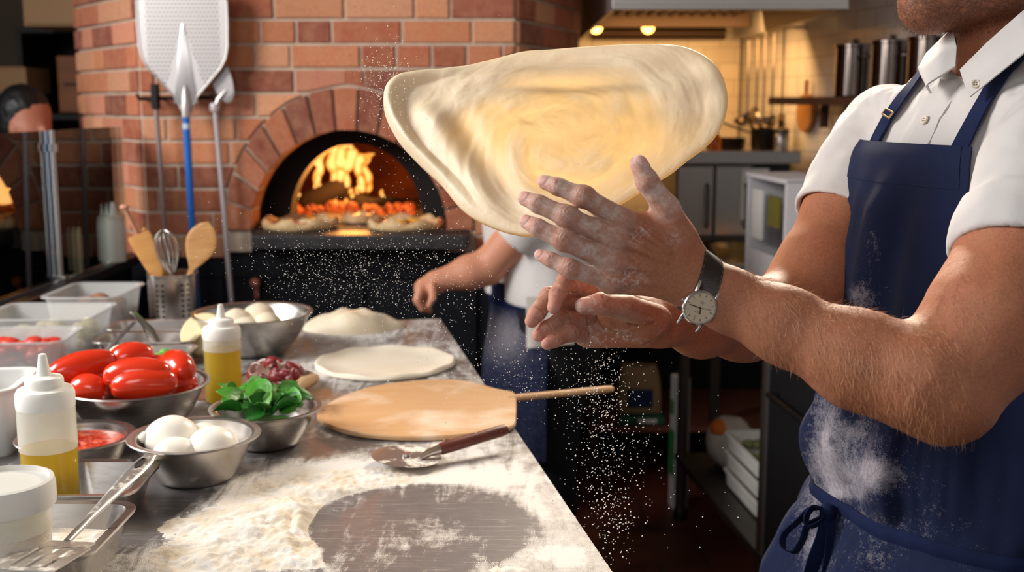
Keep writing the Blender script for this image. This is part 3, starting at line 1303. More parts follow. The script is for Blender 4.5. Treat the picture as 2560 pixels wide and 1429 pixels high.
mb.build('flap', mat('cardboard', (150, 116, 82), 0.85), cw)
a = AY(-20, 236, 4.95)
cw = thing('wall_shelf', 'dark wall shelf carrying the tan cardboard box at the left edge', 'shelf', (float(a[0]) + .02, 4.95, float(a[2]) - 0.026))
mb = MB()
mb.box((0, .1, .012), (0.34, 0.75, .024), bev=.003)
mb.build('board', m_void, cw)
for s in (-1, 1):
    mb = MB()
    mb.box((s * .12, .35, -.05), (.016, .03, .12), bev=.002)
    mb.build('bracket', m_void, cw)

# person seen behind the glass
hx = AY(66, 272, 3.85)
HB = (float(hx[0]), 3.85, 0.0)
pz = thing('person', 'dark-haired person bending down behind the glass guard at the far left', 'person', HB)


def q(x, y, z):
    return np.array([HB[0] + x, HB[1] + y, z])


hz = float(hx[2])
pp = [Prim(q(0, 0, hz - .02), q(.01, -.01, hz - .06), .078, .070, .02), Prim(q(.03, -.035, hz - .085), q(.045, -.045, hz - .11), .040, .030, .02),
      Prim(q(.072, -.05, hz - .06), q(.078, -.055, hz - .07), .010, .012, .01), Prim(q(-.075 + .06, -.075, hz - .06), q(-.015, -.075, hz - .08), .012, .010, .01),
      Prim(q(-.03, .01, hz - .1), q(-.07, .03, hz - .18), .05, .055, .02),
      Prim(q(-.05, -.14, hz - .26), q(-.05, .18, hz - .26), .06, .06, .04), Prim(q(-.05, .02, hz - .25), q(-.12, .02, .95), .12, .13, .05, (1, 0, 0), .8),
      Prim(q(-.05, -.17, hz - .27), q(0.02, -.24, hz - .50), .048, .038, .02), Prim(q(.02, -.24, hz - .50), q(.16, -.16, hz - .48), .036, .026, .015),
      Prim(q(.16, -.16, hz - .48), q(.22, -.14, hz - .49), .03, .02, .012, (0, 0, 1), .6),
      Prim(q(-.13, -.09, .92), q(-.12, -.09, .48), .085, .062, .03), Prim(q(-.13, .10, .92), q(-.12, .10, .48), .085, .062, .03),
      Prim(q(-.12, -.09, .48), q(-.13, -.09, .06), .060, .045, .03), Prim(q(-.12, .10, .48), q(-.13, .10, .06), .060, .045, .03),
      Prim(q(-.13, -.09, .045), q(.02, -.10, .035), .042, .034, .02), Prim(q(-.13, .10, .045), q(.02, .11, .035), .042, .034, .02)]
for k in range(4):
    pp.append(Prim(q(.22, -.155 + k * .014, hz - .49), q(.265 - .006 * abs(k - 1.5), -.165 + k * .018, hz - .505), .009, .007, .003))
pp.append(Prim(q(.19, -.165, hz - .485), q(.215, -.20, hz - .47), .010, .008, .005))
lo, hi = bounds(pp)
vv, qq = polygonize(lambda P, c: np.maximum(chain(pp, P, c), -P[:, 2]), lo, hi, .008, 12)
m_sk2 = mat('skin_plain', (178, 112, 86), 0.5, sss=.15)
ob = np_mesh('body', vv - np.array(HB), qq, m_sk2, pz)
sh = [p for p in pp[4:7]] + [pp[7]]
vv, qq = polygonize(lambda P, c: np.maximum(np.maximum(chain(sh, P, c) - .012, P[:, 2] - (hz - .155)), .88 - P[:, 2]), lo, hi, .009, 12)
np_mesh('shirt', vv - np.array(HB), qq, mat('dark_blue_cloth', (40, 52, 66), 0.9), pz)
vv, qq = polygonize(lambda P, c: np.maximum(np.maximum(chain(pp[10:14] + pp[6:7], P, c) - .014, P[:, 2] - .92), .07 - P[:, 2]), lo, hi, .010, 12)
np_mesh('trousers', vv - np.array(HB), qq, mat('trouser_cloth', (52, 54, 66), 0.9), pz)
hr = [Prim(q(-.012, .004, hz), q(-.02, .01, hz - .045), .083, .078, .02)]
vv, qq = polygonize(lambda P, c: np.maximum(chain(hr, P, c) + .008 * (fbm(P, 60, 4, 2) - .5), ((P - q(.03, -.05, hz - .062)) @ np.array([.30, -.22, -.92]))), lo, hi, .006, 12)
np_mesh('hair', vv - np.array(HB), qq, mat('black_hair', (16, 14, 16), 0.45), pz)

# ================================================================= right background: hood, range, side run
m_hood = mat('hood_steel', (190, 184, 180), 0.38, 0.75, brushed=(20, 0.1, (1, 1, 14)))
m_hoodin = mat('hood_dark', (62, 44, 32), 0.5, 0.5)
HY0, HY1 = 3.6, 5.40
hl, hr_ = AY(1530, 22, HY0), AY(2120, 45, HY0)
HZB = float(AY(1530, 24, HY0)[2])
hood = thing('extractor_hood', 'wide brushed steel extractor hood with slotted filters over the range', 'extractor hood', (float((hl[0] + hr_[0]) / 2), (HY0 + HY1) / 2, HZB))
hw, hd_ = float(hr_[0] - hl[0]), HY1 - HY0
mb = MB()
mb.box((0, -hd_ / 2 + .006, 0.16), (hw, 0.012, 0.32), bev=.003)
mb.box((0, -hd_ / 2 + .02, 0.008), (hw, 0.05, 0.016), bev=.003)
mb.build('front_panel', m_hood, hood)
for s in (-1, 1):
    mb = MB()
    mb.box((s * (hw / 2 - .006), 0, 0.16), (0.012, hd_ - .03, 0.32))
    mb.build('side_panel', m_hood, hood)
mb = MB()
mb.box((0, 0, 0.31), (hw - .03, hd_ - .03, 0.012))
mb.build('inner_ceiling', m_hoodin, hood)
mb = MB()
for k in range(16):
    x = -hw / 2 + .05 + k * 0.045
    if x < hw / 2 - .05:
        mb.box((x, -0.05, 0.10), (0.018, 1.0, 0.05), Matrix.Rotation(0, 4, 'X'))
mb.box((0, -0.58, 0.10), (hw - .04, 0.05, 0.06))
mb.box((0, 0.50, 0.085), (hw - .04, 0.05, 0.10))
mb.build('filter', m_hoodin, hood)
mb = MB()
mb.tube([(-hw / 2 + .06, hd_ / 2 - .06, 0.03), (hw / 2 - .06, hd_ / 2 - .06, .03)], .03, 12)
mb.build('grease_channel', m_hoodin, hood)
for i, px in enumerate((1490, 1620)):
    p = AY(px, 88, 5.2)
    lampo = thing('hood_lamp', 'small round warm lamp under the hood, %s of the two' % ('left' if i == 0 else 'right'), 'lamp', (float(p[0]), 5.2, HZB + .05))
    mb = MB()
    mb.lathe([(0, .03), (.035, .03), (.04, 0), (.034, -.004)], 20)
    mb.build('housing', m_hoodin, lampo)
    mb = MB()
    mb.ball((0, 0, -.004), .028, seg=16, rng=10)
    mb.build('bulb', mat('warm_bulb', (255, 190, 110), .4, emis=(255, 176, 84), estr=9), lampo)

# range: over-shelf with pans, upper oven with two steel doors, counter
RUN0, RUN1 = np.array([0.55, 3.72]), np.array([0.70, 2.36])     # front edge of the side run
m_st = mat('kitchen_steel', (176, 170, 164), 0.30, 0.9, brushed=(30, 0.12, (8, 8, 0.6)))
m_std = mat('kitchen_steel_dark', (96, 90, 84), 0.38, 0.9)
m_black = mat('black_enamel', (18, 18, 20), 0.35)
yo = 4.55
zt = float(AY(1800, 388, yo)[2])
zo0, zo1 = float(AY(1800, 598, yo)[2]), float(AY(1800, 404, yo)[2])
xl, xr = float(AY(1690, 500, yo)[0]), float(AY(1975, 500, yo)[0])
ov = thing('steel_oven', 'stainless countertop oven with two doors under the pan shelf', 'oven', ((xl + xr) / 2, yo + .3, zo0 - .03))
W_, H_ = xr - xl, zo1 - zo0
mb = MB()
mb.box((0, 0, H_ / 2 + .03), (W_, .58, H_ + .02), bev=.004)
mb.build('body', m_std, ov)
for i in range(3):
    mb = MB()
    mb.box((-W_ / 2 + W_ * (i + .5) / 3, -.298, H_ / 2 + .03), (W_ / 3 - .014, .02, H_ - .03), bev=.004)
    dr = mb.build('door', m_st if i != 2 else m_black, ov)
    mb = MB()
    x = -W_ / 2 + W_ * (i + .5) / 3 + (W_ / 6 - .03)
    mb.tube([(x, -.312, H_ * .25), (x, -.335, H_ * .28), (x, -.335, H_ * .78), (x, -.312, H_ * .81)], .006, 8)
    mb.build('handle', m_std, dr)
mb = MB()
mb.box((W_ * .18, -.312, H_ * .62 + .02), (W_ * .24, .003, H_ * .66))
mb.build('notice_sheet', mat('paper', (214, 210, 204), .8), ov)
sf = thing('pan_shelf', 'long steel shelf above the oven carrying pans', 'shelf', ((xl + xr) / 2, yo + .26, zo1 + .0))
mb = MB()
mb.box((0, 0, (zt - zo1) / 2 + .012), (W_ + .04, .66, .024), bev=.003)
mb.box((0, -.325, (zt - zo1) / 2 + .008), (W_ + .04, .012, .05), bev=.003)
mb.build('shelf_board', m_st, sf)
mb = MB()
mb.box((-W_ * .3, .2, .0), (.03, .03, .03))
mb.box((W_ * .3, .2, .0), (.03, .03, .03))
mb.build('bracket', m_std, sf)
zs_ = zo1 + (zt - zo1) / 2 + .024
m_pan = mat('dark_pan', (34, 30, 28), .35, .6)


def pan(lab, px, py, Y, r, h, m, ang, z, rim=True, hlen=.16):
    p = AY(px, py, Y)
    tg = thing('frying_pan' if h < .07 else 'saucepan', lab, 'pan', (float(p[0]), Y, z), ang)
    mb = MB()
    mb.lathe([(0, 0), (r * .86, 0), (r * .93, .006), (r, h), (r * .965, h), (r * .9, .01), (0, .006)], 36)
    mb.build('pan_body', m, tg)
    mb = MB()
    mb.tube([(r * .95, 0, h * .8), (r + .03, 0, h * .9), (r + hlen, 0, h + .035)], [.007, .008, .009], 10, flat=.6)
    mb.build('handle', m_black, tg)
    return tg


pan('dark frying pan on the steel shelf, leftmost of the pans there', 1812, 380, yo + .22, .085, .05, m_pan, 1.9, zs_)
pan('small steel saucepan on the steel shelf, right of the dark frying pan', 1912, 380, yo + .13, .060, .09, m_pan, 2.6, zs_)
p = AY(1788, 380, yo + .03)
tg = thing('oil_bottle', 'small amber glass bottle at the left end of the pan shelf', 'bottle', (float(p[0]), yo + .03, zs_))
mb = MB()
mb.lathe([(0, 0), (.022, 0), (.024, .004), (.024, .055), (.010, .075), (.009, .095)], 20)
mb.build('glass_body', mat('amber_glass', (206, 120, 44), .1, trans=.5), tg)
mb = MB()
mb.lathe([(0.0, .112), (.011, .112), (.011, .092), (0, .092)], 16)
mb.build('cap', m_whpl if 'white_plastic' in MATS else m_st, tg)
p = AY(1952, 380, yo + .06)
tg = thing('spice_jar', 'short steel jar at the right end of the pan shelf', 'jar', (float(p[0]), yo + .06, zs_))
mb = MB()
mb.lathe([(0, 0), (.028, 0), (.03, .004), (.03, .07), (.026, .076)], 20)
mb.build('jar_body', m_st, tg)
mb = MB()
mb.lathe([(0, .094), (.022, .094), (.03, .088), (.03, .074), (0, .074)], 20)
mb.build('lid', m_std, tg)

# counter under the oven (back range) and its shelf
rg = thing('range_base', 'black range cabinet with steel top below the oven', 'range', (.71, 4.72, 0))
mb = MB()
mb.box((0, .0, zo0 - .055), (.88, 1.20, .03), bev=.004)
mb.build('steel_top', m_st, rg)
mb = MB()
mb.box((0.0, .28, (zo0 - .07) / 2), (.84, .62, zo0 - .075))
mb.build('body', m_black, rg)
for sx_ in (-.40, .05):
    mb = MB()
    mb.box((sx_, -.55, (zo0 - .07) / 2), (.035, .035, zo0 - .07), bev=.003)
    mb.build('leg', m_std, rg)
mb = MB()
mb.box((-.0, -.20, .19), (.84, .80, .02))
mb.build('lower_shelf', mat('red_brown_shelf', (112, 60, 44), .6), rg)
# things on the lower shelf
p = AY(1600, 1040, 4.25)
tg = thing('flour_sack', 'beige paper sack on the low red-brown shelf', 'sack', (float(p[0]), 4.32, .201))
mb = MB()
rows = []
for s in np.linspace(0, 1, 12):
    w = .09 * (1 - .25 * s ** 3)
    rows.append([(w * math.copysign(abs(math.cos(a)) ** .6, math.cos(a)), .055 * math.copysign(abs(math.sin(a)) ** .7, math.sin(a)) * (1 - .5 * s ** 2), s * .19 + .004 * math.sin(a * 5)) for a in np.linspace(0, 2 * PI, 24, endpoint=False)])
mb.rings(rows, capa=True, capb=True)
mb.build('sack_body', mat('kraft_paper', (190, 158, 118), .8), tg)
mb = MB()
mb.box((0, -.056, .07), (.10, .004, .07))
mb.build('printed_panel', mat('navy_print', (44, 62, 104), .7), tg)
p = AY(1610, 1065, 4.08)
tg = thing('green_packet', 'small green and white packet lying in front of the paper sack', 'packet', (float(p[0]), 4.17, .201))
mb = MB()
mb.box((0, 0, .016), (.17, .07, .032), bev=.010)
mb.build('wrapper', mat('green_print', (40, 92, 66), .5), tg)
mb = MB()
mb.box((0.02, -.0355, .017), (.07, .003, .016), bev=.001)
mb.build('white_label', mat('paper', (214, 210, 204), .8), tg)
p = AY(1700, 645, 4.3)
tg = thing('brass_pan', 'shallow brass-coloured pan on the steel counter below the oven', 'pan', (float(AY(1850, 650, 4.32)[0]), 4.32, zo0 - .04))
mb = MB()
mb.lathe([(0, 0), (.09, 0), (.115, .045), (.110, .045), (.086, .006), (0, .005)], 32)
mb.build('pan_body', mat('brass_pan', (206, 170, 110), .3, .9), tg)
mb = MB()
mb.tube([(.10, 0, .035), (.15, .01, .05), (.23, .02, .06)], .007, 8)
mb.build('handle', m_st, tg)

# side run along the right wall
ez = (RUN1 - RUN0) / np.linalg.norm(RUN1 - RUN0)
en = np.array([-ez[1], ez[0]])                         # towards the right wall
ang = math.atan2(ez[1], ez[0])


def run(s, d, z):
    p = RUN0 + ez * s + en * d
    return (float(p[0]), float(p[1]), z)


RT = 0.84
sr = thing('prep_table', 'steel-topped prep table on dark legs along the tiled right wall', 'table', run(0, 0, 0), ang)
mb = MB()
mb.box((.44, .24, RT - .015), (.92, .50, .03), bev=.004)
mb.build('table_top', m_st, sr)
m_leg = mat('leg_steel', (92, 80, 74), .35, .8)
for s, d in ((.02, .02), (.02, .46), (.86, .02), (.86, .46)):
    mb = MB()
    mb.tube([(s, d, 0.02), (s, d, RT - .03)], .019, 14)
    lg = mb.build('leg', m_leg, sr)
    mb = MB()
    mb.lathe([(0, 0), (.024, 0), (.024, .03), (0.019, .04)], 14, TR(s, d, 0))
    mb.build('foot', m_black, lg)
mb = MB()
mb.box((.44, .24, .215), (.88, .48, .022), bev=.003)
mb.build('lower_shelf', m_std, sr)
# fridge: dark panel nearer the camera
fr_ = thing('dark_fridge', 'tall dark undercounter fridge with steel edge at the near end of the prep table', 'fridge', run(.94, 0, 0), ang)
mb = MB()
mb.box((.36, .27, .43), (.70, .54, .86), bev=.006)
mb.build('body', mat('fridge_black', (22, 21, 22), .5), fr_)
mb = MB()
mb.box((.004, -.006, .43), (.014, .014, .86), bev=.002)
mb.build('edge_trim', m_st, fr_)
mb = MB()
mb.box((.36, -.008, .46), (.66, .02, .74), bev=.004)
dr = mb.build('door', mat('fridge_black', (22, 21, 22), .5), fr_)
mb = MB()
mb.tube([(.10, -.02, .70), (.10, -.045, .70), (.60, -.045, .70), (.60, -.02, .70)], .007, 8)
mb.build('handle', m_black, dr)

m_tray = mat('white_tray', (226, 222, 216), .5)
for k in range(3):
    names = ['white plastic tray at the bottom of the stack of three under the prep table', 'white plastic tray in the middle of the stack of three under the prep table',
             'white plastic tray on top of the stack of three, greens inside']
    c = run(.58, .235, .228 + .058 * k)
    tg = thing('plastic_tray', names[k], 'tray', c, ang, 'white trays stacked under the prep table')
    mb = MB()
    L, D, H = .50, .34, .054
    rows = [rrect(L - .04, D - .04, .02, 0), rrect(L - .02, D - .02, .02, .006), rrect(L - .012, D - .012, .02, H - .006), rrect(L, D, .02, H - .004), rrect(L, D, .02, H),
            rrect(L - .02, D - .02, .016, H), rrect(L - .03, D - .03, .016, .008)]
    mb.rings(rows, capa=True, capb=True)
    mb.build('tray_body', m_tray, tg)
    if k == 2:
        rs = np.random.RandomState(5)
        mb = MB()
        for i in range(50):
            mb.ball((rs.uniform(-.2, .2), rs.uniform(-.13, .13), .028), .022, seg=8, rng=6, scl=(1, 1, .6), noise=.3, seed=i)
        mb.build('greens', mat('dull_greens', (108, 112, 64), .7), tg)['kind'] = 'stuff'
c = run(.13, .14, .228)
tg = thing('plastic_bag', 'white and orange plastic bag behind the tray stack under the prep table', 'bag', c, ang)
mb = MB()
mb.ball((.05, .0, .085), .088, seg=24, rng=16, scl=(1, .9, .96), noise=.22, nsc=16, seed=9)
mb.build('bag_body', mat('bag_plastic', (206, 198, 188), .4), tg)
mb = MB()
mb.ball((.06, -.045, .135), .040, seg=16, rng=10, scl=(1, .8, .7), noise=.2, nsc=30, seed=3)
mb.build('orange_patch', mat('orange_print', (222, 120, 40), .5), tg)
c = run(-.09, .02, 0)
tg = thing('cleaning_carton', 'tall narrow white and green carton beside the prep table leg', 'carton', c, ang)
mb = MB()
mb.box((0, .02, .235), (.07, .05, .47), bev=.003)
mb.build('carton_body', mat('white_card', (216, 212, 206), .7), tg)
mb = MB()
mb.box((0, -.007, .20), (.06, .004, .16), bev=.001)
mb.box((0, -.007, .36), (.03, .004, .05), bev=.001)
mb.build('green_print', mat('green_bright', (54, 138, 78), .6), tg)

# rack with papers on the prep table
c = run(.34, .25, RT)
tg = thing('document_rack', 'white paper rack holding notices and an olive folder on the prep table', 'rack', c, ang)
m_wh = mat('white_metal', (216, 212, 214), .5)
for s in (-.17, .17):
    mb = MB()
    mb.box((s, 0, .17), (.016, .16, .34), bev=.003)
    mb.build('side_panel', m_wh, tg)
mb = MB()
mb.box((0, .0, .335), (.356, .17, .014), bev=.003)
mb.build('top_panel', m_wh, tg)
mb = MB()
mb.box((0, .0, .01), (.34, .16, .014), bev=.003)
mb.build('base_panel', m_wh, tg)
mb = MB()
mb.box((0, .07, .17), (.33, .008, .32))
mb.build('back_panel', m_black, tg)
for (x, z, w, h, m, nm) in ((-.08, .22, .10, .15, mat('paper', (214, 210, 204), .8), 'notice_sheet'), (.07, .24, .10, .09, mat('olive_card', (112, 104, 40), .7), 'folder'), (-.02, .06, .25, .10, m_wh, 'lower_tray')):
    mb = MB()
    mb.box((x, -.075, z), (w, .006, h))
    mb.build(nm, m, tg)

# tiled wall: shelf with pots, framed notice, utensils on a rail
WD = np.array([1.93 - 1.08, -0.24 - 5.5])
WD /= np.linalg.norm(WD)


def wallx(Y):
    return 1.08 + (5.5 - Y) * 0.85 / 5.74


wa = math.atan2(WD[1], WD[0])
m_rust = mat('dark_wood_shelf', (74, 42, 30), .55)
s0, s1 = 4.50, 3.02
zsh = 1.415
sc_ = thing('wall_shelf', 'dark brown shelf on the white tiled wall carrying steel pots', 'shelf', (wallx((s0 + s1) / 2) - .125, (s0 + s1) / 2, zsh), wa)
mb = MB()
mb.box((0, 0, -.014), ((s0 - s1) / math.cos(0.147), .22, .028), bev=.003)
mb.build('shelf_board', m_rust, sc_)
for s in (-.65, 0, .65):
    mb = MB()
    mb.box((s, .08, -.07), (.02, .03, .09), bev=.002)
    mb.build('bracket', m_rust, sc_)
m_pot = mat('pot_steel', (128, 116, 108), .16, 1.0)
potlab = ['tall steel pot on the brown shelf, leftmost of the row', 'tall steel pot on the brown shelf, second from the left of the row',
          'tall steel pot on the brown shelf, third from the left beside the chef\'s collar', 'tall steel pot on the brown shelf, rightmost behind the chef\'s neck']
pot0 = None
for k, Y in enumerate((4.00, 3.73, 3.49, 3.25)):
    loc = (wallx(Y) - .120, Y, zsh)
    if pot0 is None:
        pot0 = thing('stock_pot', potlab[0], 'pot', loc, wa, 'steel pots on the wall shelf')
        mb = MB()
        mb.lathe([(0, 0), (.062, 0), (.067, .005), (.067, .165), (.071, .168), (.071, .174), (.063, .174), (.063, .006), (0, .005)], 48)
        mb.build('pot_body', m_pot, pot0)
        mb = MB()
        mb.lathe([(0, .196), (.010, .196), (.012, .188), (.006, .182), (.05, .180), (.071, .176), (0.071, .174), (0, .174)], 40)
        mb.build('lid', m_pot, pot0)
        for s in (-1, 1):
            mb = MB()
            mb.tube([(s * .067, -.025, .13), (s * .088, -.02, .132), (s * .088, .02, .132), (s * .067, .025, .13)], .004, 8)
            mb.build('handle', m_pot, pot0)
    else:
        dup(pot0, loc, (0, 0, wa + .3 * k), potlab[k])
Y = 4.02
p = AY(2092, 315, Y)
tg = thing('notice_board', 'notice sheet in a thin tan frame on the tiled wall below the shelf', 'notice', (wallx(4.05) - .012, 4.05, float(AY(2092, 315, 4.05)[2])), wa)
for (x, z, w, h) in ((0, .085, .17, .008), (0, -.085, .17, .008), (-.083, 0, .008, .17), (.083, 0, .008, .17)):
    mb = MB()
    mb.box((x, 0, z), (w, .014, h), bev=.001)
    mb.build('frame_bar', mat('tan_wood', (196, 144, 88), .6), tg)
mb = MB()
mb.box((0, .004, 0), (.158, .004, .158))
sh_ = mb.build('sheet', mat('paper', (214, 210, 204), .8), tg)
mb = MB()
for k in range(6):
    mb.box((-.01 + .008 * (k % 2), .0015, .055 - .02 * k), (.11 - .02 * (k % 3), .0008, .005))
mb.build('printed_lines', mat('grey_ink', (130, 126, 126), .8), sh_)
rz = float(AY(1930, 80, 5.0)[2])
ra = thing('utensil_rail', 'steel rail on the tiled wall from which ladles hang', 'rail', (wallx(4.98) - .06, 4.98, rz), wa)
mb = MB()
mb.tube([(-.30, 0, 0), (.30, 0, 0)], .007, 10)
mb.build('rail_bar', m_st, ra)
for s in (-.28, .28):
    mb = MB()
    mb.tube([(s, 0, 0), (s, .055, 0)], .006, 8)
    mb.build('wall_mount', m_st, ra)
ul = [('ladle', 'long steel ladle hanging leftmost on the rail', -.20, .36, 0), ('skimmer', 'wide round skimmer hanging second on the rail', -.09, .34, 1),
      ('ladle', 'long steel ladle hanging in the middle of the rail', .0, .38, 0), ('ladle', 'steel ladle with deep bowl hanging fourth on the rail', .10, .37, 0),
      ('turner', 'slotted turner hanging at the right end of the rail', .21, .35, 2)]
for nm, lab, s, L, kind in ul:
    bx, by = wallx(4.98) - .06 + WD[0] * s, 4.98 + WD[1] * s
    tg = thing(nm, lab, 'kitchen utensil', (bx, by, rz), wa, 'utensils hanging on the wall rail')
    mb = MB()
    mb.tube([(0, .012, .004), (0, 0, .014), (0, -.014, .004), (0, -.014, -.03), (0, -.012, -L * .5), (0, -.012, -L)], [.003, .003, .004, .005, .0045, .0045], 8)
    mb.build('handle', m_pot, tg)
    mb = MB()
    if kind == 0:
        rows = [(.044 * math.sin(a), -.044 * math.cos(a)) for a in np.linspace(0, PI / 2, 8)]
        mb.lathe([(r, z) for r, z in rows] + [(r * .93, z * .93) for r, z in rows[::-1]], 24, TR(0, -.035, -L) @ Matrix.Rotation(.5, 4, 'X'))
    elif kind == 1:
        mb.lathe([(0, .006), (.05, .010), (.055, .0), (.05, .006), (0, 0)], 28, TR(0, -.016, -L - .03) @ Matrix.Rotation(PI / 2, 4, 'X'))
    else:
        mb.box((0, -.012, -L - .04), (.07, .003, .09), bev=.001)
    mb.build('head', m_pot, tg)
# round wooden board hanging at the end of the rail
tg = thing('wooden_board', 'round wooden board hanging on the tiled wall right of the ladles', 'board', (wallx(4.62) - .03, 4.64, float(AY(1975, 282, 4.64)[2])), wa)
mb = MB()
mb.lathe([(0, -.008), (.075, -.008), (.079, 0), (.075, .008), (0, .008)], 36, Matrix.Rotation(PI / 2, 4, 'X'))
mb.build('disc', mat('amber_board', (176, 120, 66), .6), tg)
mb = MB()
mb.tube([(0, 0, .07), (0, 0, .13)], .008, 10)
mb.build('hanging_handle', mat('amber_board', (176, 120, 66), .6), tg)

# ================================================================= steel worktop with flour
A_ = T(1100, 796)
B_ = T(1533, 1432)
ey = (A_ - B_)[:2]
ey /= np.linalg.norm(ey)                               # away from the camera along the right edge
exl = np.array([-ey[1], ey[0]])                        # to the left
LEN_, WID_ = 2.05, 1.16
m_top = bpy.data.materials.new('floured_steel')
m_top.use_nodes = True
t = NT(m_top)
b = t.n['Principled BSDF']
a_ = t.add('ShaderNodeAttribute', attribute_name='Flour')
nA = t.noise(9, 6, 0.62, stretch=(1, 1, 1))
nB = t.noise(60, 5, 0.7)
nS = t.noise(5, 5, 0.6, stretch=(7, 1.4, 1), dist=1.2)
nG = t.noise(900, 1, 0.5)
s_ = t.math('ADD', t.math('MULTIPLY', nA, 0.45), t.math('ADD', t.math('MULTIPLY', nB, 0.35), t.math('MULTIPLY', nS, 0.55)))
s_ = t.math('ADD', t.math('SUBTRACT', s_, 0.68), t.math('MULTIPLY', t.math('SUBTRACT', nG, 0.5), 0.25))
f = t.math('ADD', t.math('MULTIPLY', s_, 5.0), t.math('SUBTRACT', t.math('MULTIPLY', a_.outputs['Fac'], 1.7), 0.16), True)
scr = t.noise(14, 3, 0.8, stretch=(1, 26, 1))
steel = t.mix(t.ramp(scr, [(0.56, (0, 0, 0, 1)), (0.66, (.7, .7, .7, 1))]), t.mix(nB, lin((100, 97, 97)), lin((130, 126, 126))), lin((170, 164, 160)))
t.link(t.mix(f, steel, t.mix(nA, lin((226, 224, 222)), lin((216, 208, 198)))), b.inputs['Base Color'])
t.link(t.math('MULTIPLY', t.math('SUBTRACT', 1.0, f, True), 0.30), b.inputs['Metallic'])
t.link(t.math('ADD', t.math('MULTIPLY', f, 0.55), 0.34, True), b.inputs['Roughness'])
bp = t.add('ShaderNodeBump')
bp.inputs['Strength'].default_value = 0.5
bp.inputs['Distance'].default_value = 0.0015
t.link(t.math('ADD', t.math('MULTIPLY', f, 0.7), t.math('MULTIPLY', nG, t.math('MULTIPLY', f, 0.3))), bp.inputs['Height'])
t.link(bp.outputs[0], b.inputs['Normal'])

TB = np.array([*(A_[:2]), TZ])
tabl = thing('worktop', 'long stainless steel worktop dusted with flour in front of the oven', 'worktop', (float(A_[0]), float(A_[1]), 0))


def tl(o):
    o.data.transform(Matrix.Translation((-float(A_[0]), -float(A_[1]), 0)))
    return o


NL, NW = 400, 230
gl_, gw_ = np.meshgrid(np.linspace(0, LEN_, NL), np.linspace(0, WID_, NW), indexing='ij')
G = np.zeros((NL, NW, 3))
G[..., :2] = A_[:2] - gl_[..., None] * ey + gw_[..., None] * exl
G[..., 2] = TZ


def density(P):
    px, py = proj(P)
    g = lambda cx, cy, rx, ry: np.exp(-((px - cx) / rx) ** 2 - ((py - cy) / ry) ** 2)
    d = 0.17 + 0 * px
    d += 1.3 * g(600, 1330, 190, 75) + 1.0 * g(760, 1235, 170, 45) + 0.9 * g(900, 1180, 160, 40) + 0.7 * g(470, 1400, 160, 50)
    d += 0.8 * g(1050, 1190, 300, 26) + 0.55 * g(1330, 1260, 100, 60) + 0.7 * g(1420, 1380, 110, 40) + 0.5 * g(1180, 1130, 140, 40)
    d += 0.55 * g(900, 880, 260, 40) + 0.5 * g(780, 940, 90, 30) + 0.35 * g(1000, 830, 160, 20) + 0.5 * g(620, 1160, 120, 24) + 0.6 * g(800, 1400, 120, 20)
    d -= 0.65 * g(430, 1245, 100, 50) + 0.6 * g(360, 1330, 70, 50) + 0.4 * g(660, 1120, 70, 20) + .4 * g(800, 1110, 130, 22) + .5 * g(300, 1120, 300, 60)
    d -= 0.25 * g(1060, 840, 90, 16) + .3 * g(760, 860, 60, 20)
    # wiped oval where a dough round was rolled
    e = np.sqrt(((px - 1060) / 285.0) ** 2 + ((py - 1318) / 108.0) ** 2)
    e2 = np.sqrt(((px - 930) / 130.0) ** 2 + ((py - 1390) / 60.0) ** 2)
    e = np.minimum(e, e2 * 1.05)
    w = sst(1.10, 0.93, e + 0.10 * (fbm(P, 14, 5, 2) - 0.5))
    d = d * (1 - w) + w * (-0.05)
    return d


dn = density(G.reshape(-1, 3))
mb = MB()
mb.grid(G, flip=False)
e0 = []
top = tl(mb.build('top_surface', m_top, tabl))
if top.data.polygons[0].normal.z < 0:
    top.data.flip_normals()
vcol(top, np.repeat(np.clip(dn, -1, 2)[:, None], 3, 1), 'Flour')
m_edge = mat('worktop_steel', (150, 144, 140), 0.35, 0.9)
c4 = [G[0, 0], G[-1, 0], G[-1, -1], G[0, -1]]
mb = MB()
for i in range(4):
    p, q_ = c4[i], c4[(i + 1) % 4]
    dz = np.array([0, 0, -0.035])
    mb.add([p, q_, q_ + dz, p + dz], [(0, 3, 2, 1)], smooth=False)
mb.add([c + np.array([0, 0, -.035]) for c in c4], [(0, 1, 2, 3)], smooth=False)
tl(mb.build('rolled_edge', m_edge, tabl))
for (l, w) in ((.08, .06), (LEN_ - .08, .06), (.08, WID_ - .06), (LEN_ - .08, WID_ - .06)):
    p = A_[:2] - ey * l + exl * w
    mb = MB()
    mb.tube([(p[0], p[1], 0), (p[0], p[1], TZ - .036)], .02, 14)
    tl(mb.build('leg', m_edge, tabl))
mb = MB()
q4 = [A_[:2] - ey * l + exl * w for (l, w) in ((.04, .05), (LEN_ - .04, .05), (LEN_ - .04, WID_ - .05), (.04, WID_ - .05))]
mb.prism([tuple(p) for p in q4], .22, .245)
tl(mb.build('under_shelf', m_edge, tabl))

